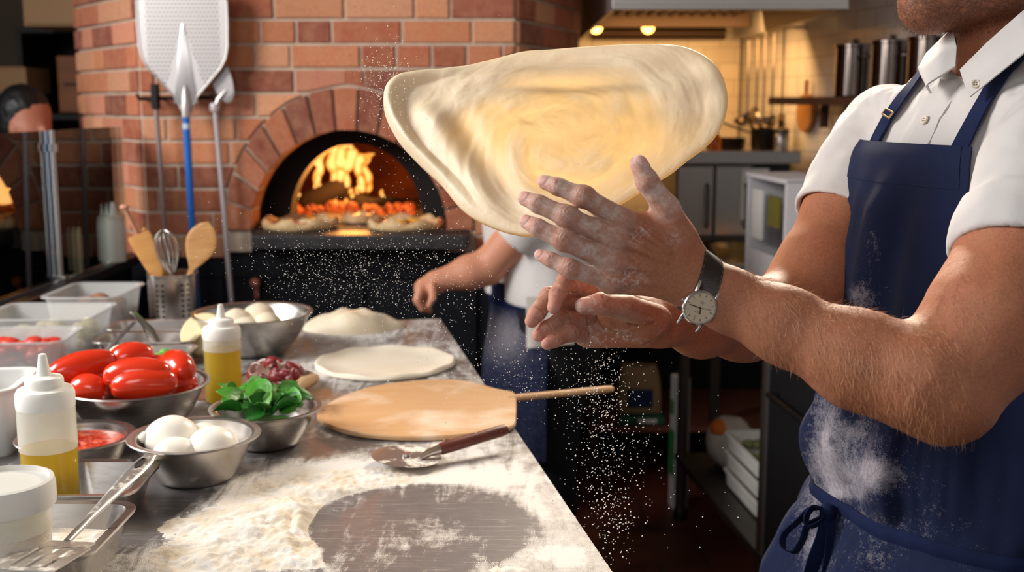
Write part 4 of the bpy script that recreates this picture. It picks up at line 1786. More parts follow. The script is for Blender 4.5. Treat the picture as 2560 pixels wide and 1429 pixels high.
# loose flour heap: real height on the worktop
hx0, hx1 = 0.42, 1.46
nl, nw = 420, 330
l2, w2 = np.meshgrid(np.linspace(0.75, LEN_ - .02, nl), np.linspace(0.02, .80, nw), indexing='ij')
H = np.zeros((nl, nw, 3))
H[..., :2] = A_[:2] - l2[..., None] * ey + w2[..., None] * exl
H[..., 2] = TZ
P = H.reshape(-1, 3)
px, py = proj(P)
g = lambda cx, cy, rx, ry: np.exp(-((px - cx) / rx) ** 2 - ((py - cy) / ry) ** 2)
h = 0.0095 * g(610, 1340, 150, 60) + 0.0085 * g(720, 1290, 70, 60) + 0.0075 * g(800, 1225, 120, 28) + 0.0045 * g(930, 1190, 130, 20) + 0.006 * g(500, 1400, 110, 36) + .006 * g(780, 1408, 90, 12)
h += 0.0045 * g(1260, 1425, 60, 10)
rid = fbm(P, 42, 31, 3) - 0.5
fine = fbm(P, 170, 32, 3) - 0.5
e = np.sqrt(((px - 1060) / 285.0) ** 2 + ((py - 1318) / 108.0) ** 2)
e2 = np.sqrt(((px - 930) / 130.0) ** 2 + ((py - 1390) / 60.0) ** 2)
w = sst(1.06, 0.96, np.minimum(e, e2 * 1.04) + .08 * (fbm(P, 14, 5, 2) - .5))
ridge = 0.004 * np.exp(-((px - 735 - 16 * np.sin(py / 17)) / 13) ** 2) * sst(1240, 1270, py) * sst(1400, 1370, py)
h = h * (1 + 0.9 * rid) + np.minimum(h, .004) * (1.3 * rid + 1.6 * fine) + ridge - 0.0016 - 0.5 * h * g(728, 1330, 12, 26) - 0.5 * h * g(770, 1310, 14, 12)
h = h * (1 - w) - 0.002 * w
keep = h > 0
f_ = []
H[..., 2] = TZ + np.maximum(h, -0.0006).reshape(nl, nw)
kp_ = keep.reshape(nl, nw)
cell = kp_[:-1, :-1] | kp_[1:, :-1] | kp_[:-1, 1:] | kp_[1:, 1:]
ii, jj = np.nonzero(cell)
qd = np.stack([ii * nw + jj, (ii + 1) * nw + jj, (ii + 1) * nw + jj + 1, ii * nw + jj + 1], 1)
used = np.unique(qd)
mp = -np.ones(nl * nw, int)
mp[used] = np.arange(len(used))
m_flour = bpy.data.materials.new('loose_flour')
m_flour.use_nodes = True
t = NT(m_flour)
b = t.n['Principled BSDF']
nA = t.noise(26, 5, 0.6)
t.link(t.mix(t.ramp(nA, [(.42, (0, 0, 0, 1)), (.72, (1, 1, 1, 1))]), lin((232, 227, 219)), lin((222, 202, 172))), b.inputs['Base Color'])
b.inputs['Roughness'].default_value = 0.95
b.inputs['Specular IOR Level'].default_value = 0.1
bp = t.add('ShaderNodeBump')
bp.inputs['Strength'].default_value = 0.6
bp.inputs['Distance'].default_value = 0.002
t.link(t.noise(420, 4, 0.7), bp.inputs['Height'])
t.link(bp.outputs[0], b.inputs['Normal'])
hp = H.reshape(-1, 3)[used]
fo = np_mesh('flour_pile', hp, mp[qd], m_flour, None, (float(hp[:, 0].mean()), float(hp[:, 1].mean()), TZ))
if fo.data.polygons[0].normal.z < 0:
    fo.data.flip_normals()
tag(fo, 'loose heap of white flour spread on the steel worktop in the foreground', 'flour', kind='stuff')

# ================================================================= bowls
m_bowl = mat('bowl_steel', (186, 180, 174), 0.26, 1.0, brushed=(7, 0.12, (1, 1, 22)))
m_bowl2 = mat('bowl_steel_dusty', (190, 184, 178), 0.32, 0.95, dust=(24, 0.60, 0.80))


def bowl(name, lab, px, py, hw_, h, cat='bowl', rim=0.010, base=0.55, m=None, depthk=1.0, th=0.0016):
    c = T(px, py, TZ + h)
    d = (c - CO) @ CF
    R = hw_ / FPX * d
    tg = thing(name, lab, cat, (float(c[0]), float(c[1]), TZ))
    Ri = R - rim
    prof = [(0, 0.0005), (R * base * .92, 0.0005)]
    for s in np.linspace(0, 1, 12):
        a = s * PI / 2
        prof.append((R * base + (Ri - R * base) * math.sin(a) ** 1.0 * (0.35 + .65 * s), 0.002 + (h - .004) * (1 - math.cos(a)) ** 0.85 if s else 0.002))
    prof += [(Ri + rim * .5, h - .001), (R, h - .001), (R + .001, h + .0005), (R, h + .002), (Ri + rim * .4, h + .0018), (Ri - .001, h)]
    inner = [(max(r - th, 0), z + th) for r, z in prof[2:14]][::-1]
    prof += inner + [(0, .003)]
    mb = MB()
    mb.lathe(prof, 72)
    mb.build('bowl_body', m or m_bowl, tg)
    tg['_h'] = h
    return tg, c, R


def inbowl(c, x, y, z):
    return (float(c[0] + x), float(c[1] + y), TZ + z)


# mozzarella bowl
tg, c, R = bowl('mixing_bowl', 'small steel bowl holding white mozzarella balls, nearest bowl on the worktop', 486, 1087, 162, .060, m=m_bowl2)
m_moz = mat('mozzarella', (246, 240, 228), 0.35, sss=.35, sssc=(1, .9, .75), bump=(60, .12))
mz = [('mozzarella', 'largest mozzarella ball, at the left with a pinched knot', 405, 1078, .050, (1.05, .9, .82), .036),
      ('mozzarella', 'round mozzarella ball at the right of the bowl', 541, 1095, .043, (1, 1, .92), .033),
      ('mozzarella', 'low mozzarella ball at the front left of the bowl', 437, 1118, .041, (1, 1, .85), .028),
      ('mozzarella', 'mozzarella ball half hidden at the back of the bowl', 493, 1072, .032, (1, 1, .9), .030)]
# place by footprint inside the bowl
offs = [(-.034, .012, .052), (.027, -.010, .046), (-.017, -.030, .040), (.002, .032, .044)]
rad = [.034, .033, .030, .026]
for (nm, lab, *_r), (ox, oy, oz), r in zip(mz, offs, rad):
    tb = thing(nm, lab, 'mozzarella ball', inbowl(c, ox, oy, oz), .3, 'mozzarella balls in the steel bowl')
    mb = MB()
    mb.ball((0, 0, 0), r, seg=36, rng=24, scl=(1.08, 1, .88) if r > .0335 else (1.04, 1, .86), noise=.05, nsc=26, seed=int(ox * 1000) % 50)
    mb.build('curd', m_moz, tb)
    if r > .0335:
        mb = MB()
        mb.ball((-r * 1.02, -.006, .006), .008, seg=16, rng=10, scl=(1, .8, 1.1), noise=.2, nsc=90)
        mb.build('knot', m_moz, tb)
# basil bowl
tg, c, R = bowl('mixing_bowl', 'small steel bowl heaped with green basil leaves', 664, 1018, 139, .056, m=m_bowl)
m_leafs = [mat('basil_leaf_%s' % k, col, 0.36, bump=(60, .5), translucent=.25, var=(30, c2, .7)) for k, col, c2 in
           (('bright', (78, 156, 48), (112, 186, 72)), ('dark', (36, 112, 34), (60, 140, 48)), ('pale', (132, 188, 98), (100, 162, 76)))]
rs = np.random.RandomState(11)
lf_mesh = []
for v_ in range(6):
    nu, nv = 15, 11
    V = np.zeros((nu, nv, 3))
    L, Wd = .050, .042
    cup = .5 + .9 * rs.rand()
    curl = .4 + 1.4 * rs.rand()
    for i, s in enumerate(np.linspace(0, 1, nu)):
        wv_ = Wd / 2 * (math.sin(PI * min(1, s ** .8)) ** .6) * (1 - .15 * s) + .0004
        for j, q_ in enumerate(np.linspace(-1, 1, nv)):
            th_ = q_ * cup
            x = wv_ * math.sin(th_) / max(math.sin(cup), .3) * 1.0
            z = -wv_ * (1 - math.cos(th_)) * -1.0 + .0016 * abs(math.sin(s * 14 + abs(q_) * 5)) - .001 * math.exp(-(q_ * 7) ** 2)
            a = (s - .3) * curl
            V[i, j] = (x, L / max(curl, .3) * math.sin(a), z - L / max(curl, .3) * (1 - math.cos(a)))
    lf_mesh.append(V)
for k in range(36):
    a, q_ = rs.rand() * 6.28, R * .74 * math.sqrt(rs.rand())
    zz = .052 + .022 * (1 - (q_ / R) ** 2) + .010 * rs.rand()
    place = ['nearest the rim', 'on top of the heap', 'low in the heap', 'at the far side'][k % 4]
    tb = thing('basil_leaf', 'one of the fresh green basil leaves heaped in the small steel bowl', 'basil leaf', inbowl(c, q_ * math.cos(a), q_ * math.sin(a), zz),
               rot=(rs.uniform(-.75, .75), rs.uniform(-.75, .75), rs.rand() * 6.28), group='basil leaves in the bowl', scale=rs.uniform(.62, .98))
    mb = MB()
    mb.sheet(lf_mesh[k % 6], .0005)
    mb.build('blade', m_leafs[[0, 0, 1, 0, 2, 1][k % 6]], tb)
    mb = MB()
    mb.tube([lf_mesh[k % 6][0, 5], lf_mesh[k % 6][0, 5] + np.array([0, -.010, .001])], .0009, 6)
    mb.build('stem', m_leafs[2], tb)
mb = MB()
mb.ball(inbowl(c, 0, 0, .026), R * .56, seg=30, rng=16, scl=(1, 1, .30), noise=.15, nsc=40)
tag(mb.build('basil_bed', m_leafs[1]), 'packed dark basil filling the small steel bowl under the loose leaves', 'basil', kind='stuff')

# tomato bowl
tg, c, R = bowl('mixing_bowl', 'wide steel bowl piled with red plum tomatoes', 340, 957, 180, .070, rim=.008, base=.58)
m_tom = mat('tomato_skin', (222, 50, 20), 0.20, sss=.15, var=(16, (222, 62, 22), .6), coat=.4)
m_stem = mat('tomato_scar', (120, 110, 40), 0.7)
tms = [  # px, py (centre in photo), extra height, half length, radius, yaw, pitch
    (208, 920, .095, .052, .0235, .55, .15, 'long plum tomato at the left, tip pointing up right'),
    (330, 897, .100, .034, .0235, .35, .1, 'short plum tomato at the back of the pile'),
    (345, 937, .095, .050, .0235, .10, .05, 'plum tomato lying across the middle of the pile'),
    (360, 962, .082, .048, .0240, .22, .05, 'plum tomato lying at the front of the pile over the rim'),
    (445, 920, .090, .040, .0240, -.95, -.1, 'plum tomato at the right leaning down to the rim'),
    (222, 976, .072, .028, .0220, -.1, 0, 'small round-ended tomato at the front left of the bowl'),
    (245, 948, .074, .030, .0200, .8, 0, 'tomato half buried between the left tomatoes'),
    (452, 965, .066, .026, .0200, .2, 0, 'small tomato low at the right rim'),
    (400, 925, .080, .034, .0210, -.2, 0, 'tomato tucked under the right-hand tomato'),
    (300, 955, .060, .040, .0230, .4, 0, 'tomato at the bottom of the pile in the middle'),
    (270, 925, .070, .030, .0220, -.5, 0, 'tomato at the bottom of the pile towards the back'),
]
for k, (px, py, zz, hl_, r, yaw, pit, lab) in enumerate(tms):
    p = T(px, py, TZ + zz)
    tb = thing('plum_tomato', lab, 'tomato', tuple(p), rot=(0, -pit, yaw), group='plum tomatoes in the bowl')
    mb = MB()
    prof = []
    for s in np.linspace(0, 1, 22):
        a = PI * s
        rr = r * (math.sin(a) ** .62) * (1 + .06 * math.cos(a))
        prof.append((rr, -hl_ * math.cos(a)))
    mb.lathe(prof, 28, Matrix.Rotation(PI / 2, 4, 'Y'))
    o = mb.build('tomato_skin', m_tom, tb)
    me = o.data
    co = np.zeros(len(me.vertices) * 3)
    me.vertices.foreach_get('co', co)
    co = co.reshape(-1, 3)
    co *= (1 + .07 * (fbm(co + k, 22, k, 2) - .5))[:, None]
    co[:, 2] += .004 * np.cos(co[:, 0] / hl_ * 1.5)
    me.vertices.foreach_set('co', co.ravel())
    mb = MB()
    mb.ball((-hl_ * .985, 0, .003), .0035, seg=10, rng=6, scl=(.4, 1, 1))
    mb.build('stem_scar', m_stem, tb)

# salsa bowl
tg, c, R = bowl('sauce_bowl', 'shallow steel bowl of chopped red tomato sauce behind the front oil bottle', 190, 1090, 143, .040, rim=.010, base=.7)
m_sal = bpy.data.materials.new('tomato_sauce')
m_sal.use_nodes = True
t = NT(m_sal)
b = t.n['Principled BSDF']
n = t.noise(70, 5, .65)
t.link(t.ramp(n, [(.36, lin((176, 34, 12))), (.52, lin((214, 66, 30))), (.66, lin((226, 112, 66)))]), b.inputs['Base Color'])
b.inputs['Roughness'].default_value = .18
bp = t.add('ShaderNodeBump')
bp.inputs['Distance'].default_value = .006
t.link(n, bp.inputs['Height'])
t.link(bp.outputs[0], b.inputs['Normal'])
mb = MB()
rows = []
for q_ in np.linspace(0.001, 1, 26):
    rows.append([(R * .84 * q_ * math.cos(a), R * .84 * q_ * math.sin(a), .030 + .003 * math.sin(a * 5 + q_ * 12) * (1 - q_)) for a in np.linspace(0, 2 * PI, 60, endpoint=False)])
mb.rings(rows)
o = mb.build('tomato_sauce', m_sal)
o.location = inbowl(c, 0, 0, 0)
tag(o, 'chunky red tomato sauce filling the shallow steel bowl', 'sauce', kind='stuff')

# big bowl with dough balls
tg, c, R = bowl('mixing_bowl', 'large steel bowl with pale dough pieces standing behind the rear oil bottle', 631, 781, 149, .082, rim=.006, base=.52)
m_dough = mat('raw_dough', (236, 222, 196), 0.55, sss=.2, sssc=(1, .85, .6), bump=(50, .2), var=(20, (226, 206, 172), .5))
for k, (ox, oy, oz, r, lab) in enumerate(((-.030, -.01, .062, .034, 'pale dough ball at the left inside the large steel bowl'), (.008, .02, .066, .036, 'pale dough ball in the middle of the large steel bowl, highest of them'),
                                         (.034, -.02, .058, .032, 'pale dough ball at the right inside the large steel bowl'), (-.006, -.035, .052, .033, 'pale dough ball at the front inside the large steel bowl'))):
    mb = MB()
    mb.ball((0, 0, 0), r, seg=26, rng=16, scl=(1, 1, .85), noise=.12, nsc=24, seed=k + 3)
    o = mb.build('dough_ball', m_dough)
    o.location = inbowl(c, ox, oy, oz)
    tag(o, lab, 'dough ball', 'dough balls in the large bowl')

# ================================================================= oil bottles
def milky(name, zl):
    m = bpy.data.materials.new(name)
    m.use_nodes = True
    t = NT(m)
    b = t.n['Principled BSDF']
    b.inputs['Base Color'].default_value = lin((240, 240, 230))
    b.inputs['Roughness'].default_value = .25
    tr = t.add('ShaderNodeBsdfTranslucent')
    tr.inputs[0].default_value = lin((238, 236, 224))
    m1 = t.add('ShaderNodeMixShader')
    m1.inputs[0].default_value = .45
    t.link(b.outputs[0], m1.inputs[1])
    t.link(tr.outputs[0], m1.inputs[2])
    tp = t.add('ShaderNodeBsdfTransparent')
    m2 = t.add('ShaderNodeMixShader')
    sp = t.add('ShaderNodeSeparateXYZ')
    t.link(t.add('ShaderNodeTexCoord').outputs['Object'], sp.inputs[0])
    wet = t.math('LESS_THAN', sp.outputs[2], zl)          # wetted plastic turns clear
    t.link(t.math('ADD', t.math('MULTIPLY', wet, .62), .32), m2.inputs[0])
    t.link(m1.outputs[0], m2.inputs[1])
    t.link(tp.outputs[0], m2.inputs[2])
    t.link(m2.outputs[0], t.n['Material Output'].inputs[0])
    return m


m_oil = bpy.data.materials.new('olive_oil')
m_oil.use_nodes = True
t = NT(m_oil)
b = t.n['Principled BSDF']
b.inputs['Base Color'].default_value = lin((206, 180, 22))
b.inputs['Roughness'].default_value = .12
tr = t.add('ShaderNodeBsdfTranslucent')
tr.inputs[0].default_value = lin((226, 200, 40))
m1 = t.add('ShaderNodeMixShader')
m1.inputs[0].default_value = .65
t.link(b.outputs[0], m1.inputs[1])
t.link(tr.outputs[0], m1.inputs[2])
t.link(m1.outputs[0], t.n['Material Output'].inputs[0])
m_cap = mat('cap_white', (240, 238, 230), .35, sss=.2, sssc=(1, 1, .9))


def oilbottle(px, py, rpx, hk, level, lab):
    c = T(px, py)
    d = (c - CO) @ CF
    R = rpx / FPX * d
    H = R * hk
    tg = thing('oil_bottle', lab, 'bottle', tuple(c), group='squeeze bottles of olive oil')
    mb = MB()
    mb.lathe([(0, 0), (R * .94, 0), (R, R * .08), (R, H * .46), (R * .99, H * .655), (R * .9, H * .665)], 48)
    mb.build('bottle_body', milky('milky_bottle', H * level), tg)
    mb = MB()
    mb.lathe([(0, .002), (R * .90, .002), (R * .955, R * .1), (R * .955, H * level), (0, H * level)], 48)
    mb.build('oil', m_oil, tg)
    mb = MB()
    mb.lathe([(R * .9, H * .655), (R * 1.0, H * .655), (R * 1.01, H * .675), (R * 1.01, H * .745), (R * .93, H * .775), (R * .67, H * .785), (R * .66, H * .835), (R * .60, H * .85),
              (R * .26, H * .862), (R * .21, H * .90), (R * .13, H * .995), (R * .06, H), (0, H)], 48)
    mb.build('screw_cap', m_cap, tg)
    return tg


oilbottle(131, 1262, 69, 5.62, .385, 'front squeeze bottle of olive oil, a third full, nearest the camera')
oilbottle(561, 1002, 46, 5.35, .54, 'rear squeeze bottle of olive oil, beside the basil bowl')

# ================================================================= rectangular containers and pans
def rbox(name, lab, cat, pts_front, pts_back, depth, m, H, lip=.008, group=None, th=.0025, taper=.86, part_name='tray_body', r=.018):
    """container whose rim corners are seen at four pixels on the plane TZ+H; pts: (left,right)"""
    z = TZ + H
    fl_, fr_2 = T(*pts_front[0], z), T(*pts_front[1], z)
    bl_, br_ = T(*pts_back[0], z), T(*pts_back[1], z)
    cc = (fl_ + fr_2 + bl_ + br_) / 4
    w = (np.linalg.norm(fr_2 - fl_) + np.linalg.norm(br_ - bl_)) / 2
    dd_ = (np.linalg.norm(bl_ - fl_) + np.linalg.norm(br_ - fr_2)) / 2
    u = (fr_2 - fl_) + (br_ - bl_)
    an = math.atan2(u[1], u[0])
    tg = thing(name, lab, cat, (float(cc[0]), float(cc[1]), TZ), an, group)
    wi, di = w - 2 * lip, dd_ - 2 * lip
    rows = [rrect(wi * taper, di * taper, r, 0), rrect(wi * (taper + .02), di * (taper + .02), r, .004), rrect(wi, di, r, H - .003), rrect(w, dd_, r + lip * .8, H - .003),
            rrect(w + .001, dd_ + .001, r + lip * .8, H), rrect(w, dd_, r + lip * .8, H + .001), rrect(wi - th, di - th, r, H),
            rrect(wi * taper - th, di * taper - th, r, .005)]
    mb = MB()
    mb.rings(rows, capa=True, capb=True)
    autosmooth(mb.build(part_name, m, tg), 40)
    return tg, cc, wi, di, an


def fill(tg_parent, name, lab, cat, m, w, d, z, an, cc, n, r, seed, group=None, stuff=True, flat=.7):
    rs = np.random.RandomState(seed)
    mb = MB()
    R_ = Matrix.Rotation(an, 4, 'Z')
    for i in range(n):
        v = R_ @ Vector((rs.uniform(-w / 2 + r, w / 2 - r), rs.uniform(-d / 2 + r, d / 2 - r), 0))
        mb.ball((v.x, v.y, z * (.55 + .5 * rs.rand())), r * rs.uniform(.8, 1.15), seg=12, rng=8, scl=(1.2, 1, flat), noise=.25, nsc=40, seed=i)
    o = mb.build(name, m)
    o.location = (float(cc[0]), float(cc[1]), TZ)
    tag(o, lab, cat, kind='stuff')
    return o


m_cont = bpy.data.materials.new('clear_polycarbonate')
m_cont.use_nodes = True
t = NT(m_cont)
b = t.n['Principled BSDF']
b.inputs['Base Color'].default_value = lin((226, 226, 224))
b.inputs['Roughness'].default_value = .22
tp = t.add('ShaderNodeBsdfTransparent')
tp.inputs[0].default_value = (.93, .93, .93, 1)
m2 = t.add('ShaderNodeMixShader')
m2.inputs[0].default_value = .58
t.link(b.outputs[0], m2.inputs[1])
t.link(tp.outputs[0], m2.inputs[2])
t.link(m2.outputs[0], t.n['Material Output'].inputs[0])
m_gn = mat('pan_steel', (196, 190, 184), .27, 1.0, brushed=(10, .1, (1, 14, 1)))

tgA, cc, wi, di, an = rbox('food_container', 'clear plastic food container at the back with brown mushrooms inside', 'container', ((124, 744), (318, 744)), ((158, 706), (342, 706)), 0, m_cont, .085, part_name='container_body')
fill(tgA, 'mushrooms', 'brown mushrooms filling the rear clear plastic container', 'mushrooms', mat('mushroom_brown', (150, 106, 80), .7), wi * .8, di * .8, .055, an, cc, 44, .018, 3)
tgB, cc, wi, di, an = rbox('food_container', 'wide clear plastic container with pale shredded cheese at the left', 'container', ((-90, 800), (255, 797)), ((40, 757), (270, 757)), 0, m_cont, .085, part_name='container_body')
fill(tgB, 'shredded_cheese', 'pale shredded cheese in the wide clear container at the left', 'cheese', mat('pale_cheese', (238, 228, 186), .6), wi * .84, di * .8, .050, an, cc, 60, .015, 4)
tgC, cc, wi, di, an = rbox('food_container', 'clear plastic container of chopped red tomatoes at the left edge', 'container', ((-110, 862), (172, 854)), ((-60, 818), (198, 816)), 0, m_cont, .080, part_name='container_body')
fill(tgC, 'chopped_tomatoes', 'chopped red tomatoes in the clear container at the left edge', 'tomatoes', mat('chopped_tomato', (206, 60, 44), .35), wi * .84, di * .8, .060, an, cc, 80, .015, 5)
tgD, cc, wi, di, an = rbox('food_container', 'white frosted plastic box with curled rim behind the front oil bottle', 'container', ((-120, 985), (52, 975)), ((-90, 920), (84, 920)), 0, mat('frosted_plastic', (232, 232, 228), .35, sss=.2, sssc=(1, 1, 1)), .100, part_name='container_body', lip=.010)
tgE, cc, wi, di, an = rbox('steel_pan', 'flat steel pan at the left edge in front of the frosted box', 'pan', ((-130, 1110), (10, 1112)), ((-90, 985), (62, 1000)), 0, m_gn, .035, part_name='pan_body')
tgF, cc, wi, di, an = rbox('steel_pan', 'rearmost shallow steel pan in the row left of the large bowl', 'pan', ((262, 826), (498, 824)), ((282, 800), (512, 799)), 0, m_gn, .050, part_name='pan_body')
tgG, cc, wi, di, an = rbox('steel_pan', 'middle steel pan in the row, with tongs resting in it', 'pan', ((225, 858), (488, 856)), ((262, 830), (500, 828)), 0, m_gn, .050, part_name='pan_body')
tgH, cc, wi, di, an = rbox('steel_pan', 'steel pan with chopped green peppers directly behind the tomatoes', 'pan', ((292, 902), (474, 902)), ((308, 862), (482, 861)), 0, m_gn, .050, part_name='pan_body')
fill(tgH, 'green_peppers', 'chopped green peppers in the steel pan behind the tomatoes', 'peppers', mat('pepper_green', (128, 178, 70), .4), wi * .8, di * .8, .042, an, cc, 40, .010, 7)
tgI, cc, wi, di, an = rbox('steel_pan', 'empty steel pan right of the front oil bottle, a green leaf scrap inside', 'pan', ((80, 1240), (350, 1240)), ((140, 1150), (392, 1148)), 0, m_gn, .045, part_name='pan_body', taper=.80, r=.022)
p = T(262, 1216, TZ + .01)
mb = MB()
for k in range(5):
    mb.ball((.006 * k - .01, .004 * math.sin(k * 2), .004), .006, seg=10, rng=6, scl=(1.3, .8, .5), noise=.3, seed=k)
o = mb.build('herb_scrap', m_leafs[1])
o.location = (float(p[0]), float(p[1]), TZ + .006)
tag(o, 'dark green herb scrap lying in the empty steel pan', 'herbs')
tgJ, cc, wi, di, an = rbox('steel_pan', 'front steel pan with flour inside and a metal turner across it', 'pan', ((-70, 1400), (238, 1400)), ((20, 1252), (336, 1254)), 0, m_gn, .050, part_name='pan_body', taper=.80, r=.022)
mb = MB()
rows = []
for q_ in np.linspace(0.001, 1, 30):
    ring_ = rrect(wi * .84 * q_, di * .84 * q_, .018 * q_, 0, 8)
    rows.append([(x, y, .028 + .010 * (fbm(np.array([[x, y, 0]]), 45, 6, 3)[0] - .5) * 2 * (q_ < .99) - .004 * q_) for x, y, z in ring_])
mb.rings(rows)
o = mb.build('pan_flour', m_flour)
o.location = (float(cc[0]), float(cc[1]), TZ)
o.rotation_euler = (0, 0, an)
tag(o, 'crumbly flour lying in the front steel pan', 'flour', kind='stuff')

# metal turner lying across the front pan
ts = thing('metal_turner', 'flour-dusted metal turner with slotted handle end lying across the front pan', 'turner', tuple(T(270, 1260, TZ + .06)))
OT = np.array(ts.location)


def TL(o, O):
    o.data.transform(Matrix.Translation([-float(x) for x in O]))
    return o


ha, hb = T(372, 1142, TZ + .100), T(168, 1352, TZ + .074)
dv_ = hb - ha
L_ = np.linalg.norm(dv_)
dv_ /= L_
sd_ = np.cross(dv_, (0, 0, 1))
sd_ /= np.linalg.norm(sd_)
up_ = np.cross(sd_, dv_)
mb = MB()
rows = []
# flat handle with a slot: outline ring pair
n_ = 40
stn = np.linspace(-.004, L_, n_)
wdt = np.interp(stn / L_, [0, .06, .2, .45, .75, 1], [.0075, .0105, .0110, .0080, .0048, .0040])
slot = (stn > .012) & (stn < .036)
for i, s in enumerate(stn):
    wv_ = wdt[i]
    arch = .0026 + .001 * math.sin(s / L_ * PI)
    ring_ = []
    for a in np.linspace(0, 2 * PI, 16, endpoint=False):
        ring_.append(ha + dv_ * s + sd_ * wv_ * math.cos(a) + up_ * arch * math.sin(a))
    rows.append(ring_)
mb.rings(rows, capa=True, capb=True)
m_turn = mat('turner_steel', (214, 208, 202), .34, .85, dust=(60, .52, .78))
TL(mb.build('handle', m_turn, ts), OT)
mb = MB()
pts = []
for a in np.linspace(0, 2 * PI, 24, endpoint=False):
    pts.append(ha + dv_ * (.022 + .012 * math.cos(a)) + sd_ * .0038 * math.sin(a) + up_ * .0034)
mb.tube(pts + [pts[0]], .0008, 6, cap=False)
mb.add([p - up_ * .0002 for p in pts], [tuple(range(24))])
TL(mb.build('hang_slot', mat('slot_shadow', (44, 40, 38), .6), ts), OT)
mb = MB()
bl = [(-.010, .0), (-.030, .012), (-.034, .085), (.034, .085), (.030, .012), (.010, .0)]
M2 = Matrix(((sd_[0], dv_[0], up_[0], hb[0]), (sd_[1], dv_[1], up_[1], hb[1]), (sd_[2], dv_[2], up_[2], hb[2]), (0, 0, 0, 1))) @ Matrix.Rotation(.22, 4, 'X')
for (x0, x1) in ((-.034, -.022), (-.016, -.006), (.0, .010), (.016, .034)):
    mb.box(((x0 + x1) / 2, .050, 0), (x1 - x0, .062, .0016), M2, .0005)
mb.box((0, .012, 0), (.060, .022, .0016), M2, .0005)
mb.box((0, .084, 0), (.068, .010, .0016), M2, .0005)
TL(mb.build('slotted_blade', m_turn, ts), OT)

# plastic tub bottom left
c = T(2, 1205, TZ + .135)
tb = thing('flour_tub', 'round translucent plastic tub with lid and flour inside, bottom left corner', 'tub', (float(c[0]), float(c[1]), TZ))
Rt = 128 / FPX * ((c - CO) @ CF)
mb = MB()
mb.lathe([(0, 0), (Rt * .80, 0), (Rt * .83, .004), (Rt * .92, .118), (Rt * .90, .120)], 56)
mb.build('tub_body', milky('milky_tub', .088), tb)
mb = MB()
mb.lathe([(0, .002), (Rt * .79, .002), (Rt * .875, .088), (Rt * .5, .094), (0, .090)], 56)
mb.build('flour', m_flour, tb)
mb = MB()
mb.lathe([(Rt * .90, .112), (Rt * .99, .112), (Rt * 1.0, .118), (Rt * 1.0, .130), (Rt * .97, .137), (Rt * .90, .138), (Rt * .86, .133), (0, .133)], 56)
mb.build('lid', mat('lid_frosted', (232, 230, 224), .35, translucent=.25), tb)

# tongs: two handles rising from the middle pan
tn = thing('tongs', 'steel serving tongs standing open in the middle pan, handle up', 'tongs', tuple(T(380, 850, TZ + .05)))
OT = np.array(tn.location)
mb = MB()
mb.tube([T(385, 862, TZ + .03), T(360, 812, TZ + .075), T(330, 782, TZ + .11)], [.007, .0065, .005], 10, flat=.35)
TL(mb.build('arm', m_gn, tn), OT)
mb = MB()
mb.tube([T(398, 864, TZ + .03), T(378, 822, TZ + .075), T(334, 780, TZ + .112)], [.007, .0065, .005], 10, flat=.35)
TL(mb.build('arm', m_gn, tn), OT)
sp_ = thing('serving_spoon', 'steel serving spoon handle leaning out of the pans beside the tongs', 'spoon', tuple(T(290, 860, TZ + .04)))
OT = np.array(sp_.location)
mb = MB()
mb.tube([T(252, 890, TZ + .03), T(290, 850, TZ + .055), T(335, 806, TZ + .075)], [.009, .008, .006], 10, flat=.35)
TL(mb.build('handle', mat('dull_steel', (150, 140, 138), .4, .9), sp_), OT)
mb = MB()
mb.ball(T(246, 893, TZ + .028), .020, seg=20, rng=12, scl=(1.2, 1, .4))
TL(mb.build('spoon_bowl', mat('dull_steel', (150, 140, 138), .4, .9), sp_), OT)

# utensil crock
c = T(437, 812)
d = (c - CO) @ CF
Rc = 60 / FPX * d
Hc = .118
ck = thing('utensil_crock', 'perforated steel cylinder holding wooden and steel utensils', 'utensil holder', tuple(c))
m_perf = bpy.data.materials.new('perforated_steel')
m_perf.use_nodes = True
t = NT(m_perf)
b = t.n['Principled BSDF']
tc = t.add('ShaderNodeTexCoord').outputs['Object']
sp = t.add('ShaderNodeSeparateXYZ')
t.link(tc, sp.inputs[0])
angn = t.math('ARCTAN2', sp.outputs[1], sp.outputs[0])
u_ = t.math('SUBTRACT', t.math('FRACT', t.math('MULTIPLY', angn, 24 / (2 * PI))), .5)
v_ = t.math('SUBTRACT', t.math('FRACT', t.math('DIVIDE', sp.outputs[2], .0115)), .5)
d2 = t.math('SQRT', t.math('ADD', t.math('MULTIPLY', u_, u_), t.math('MULTIPLY', v_, v_)))
hl2 = t.math('MULTIPLY', t.math('LESS_THAN', d2, .26), t.math('MULTIPLY', t.math('GREATER_THAN', sp.outputs[2], .016), t.math('LESS_THAN', sp.outputs[2], .103)))
# holes come in two-column bands with plain bands between
bnd = t.math('GREATER_THAN', t.math('SINE', t.math('MULTIPLY', angn, 6.0)), -0.1)
hl2 = t.math('MULTIPLY', hl2, bnd)
t.link(t.mix(hl2, lin((196, 188, 182)), lin((26, 22, 20))), b.inputs['Base Color'])
t.link(t.math('SUBTRACT', 1.0, hl2), b.inputs['Metallic'])
b.inputs['Roughness'].default_value = .24
mb = MB()
mb.lathe([(0, 0), (Rc * .97, 0), (Rc, .003), (Rc, Hc - .004), (Rc * 1.03, Hc - .002), (Rc * 1.03, Hc + .002), (Rc * .97, Hc + .002), (Rc * .96, .004), (0, .004)], 72)
mb.build('cylinder', m_perf, ck)
m_wood = mat('pale_wood', (206, 156, 100), .55, var=(12, (176, 122, 70), .7, (1, 1, 8)), bump=(50, .2, (1, 1, 8)))
m_wood2 = mat('honey_wood', (214, 158, 92), .5, var=(10, (190, 130, 70), .7, (1, 1, 6)))
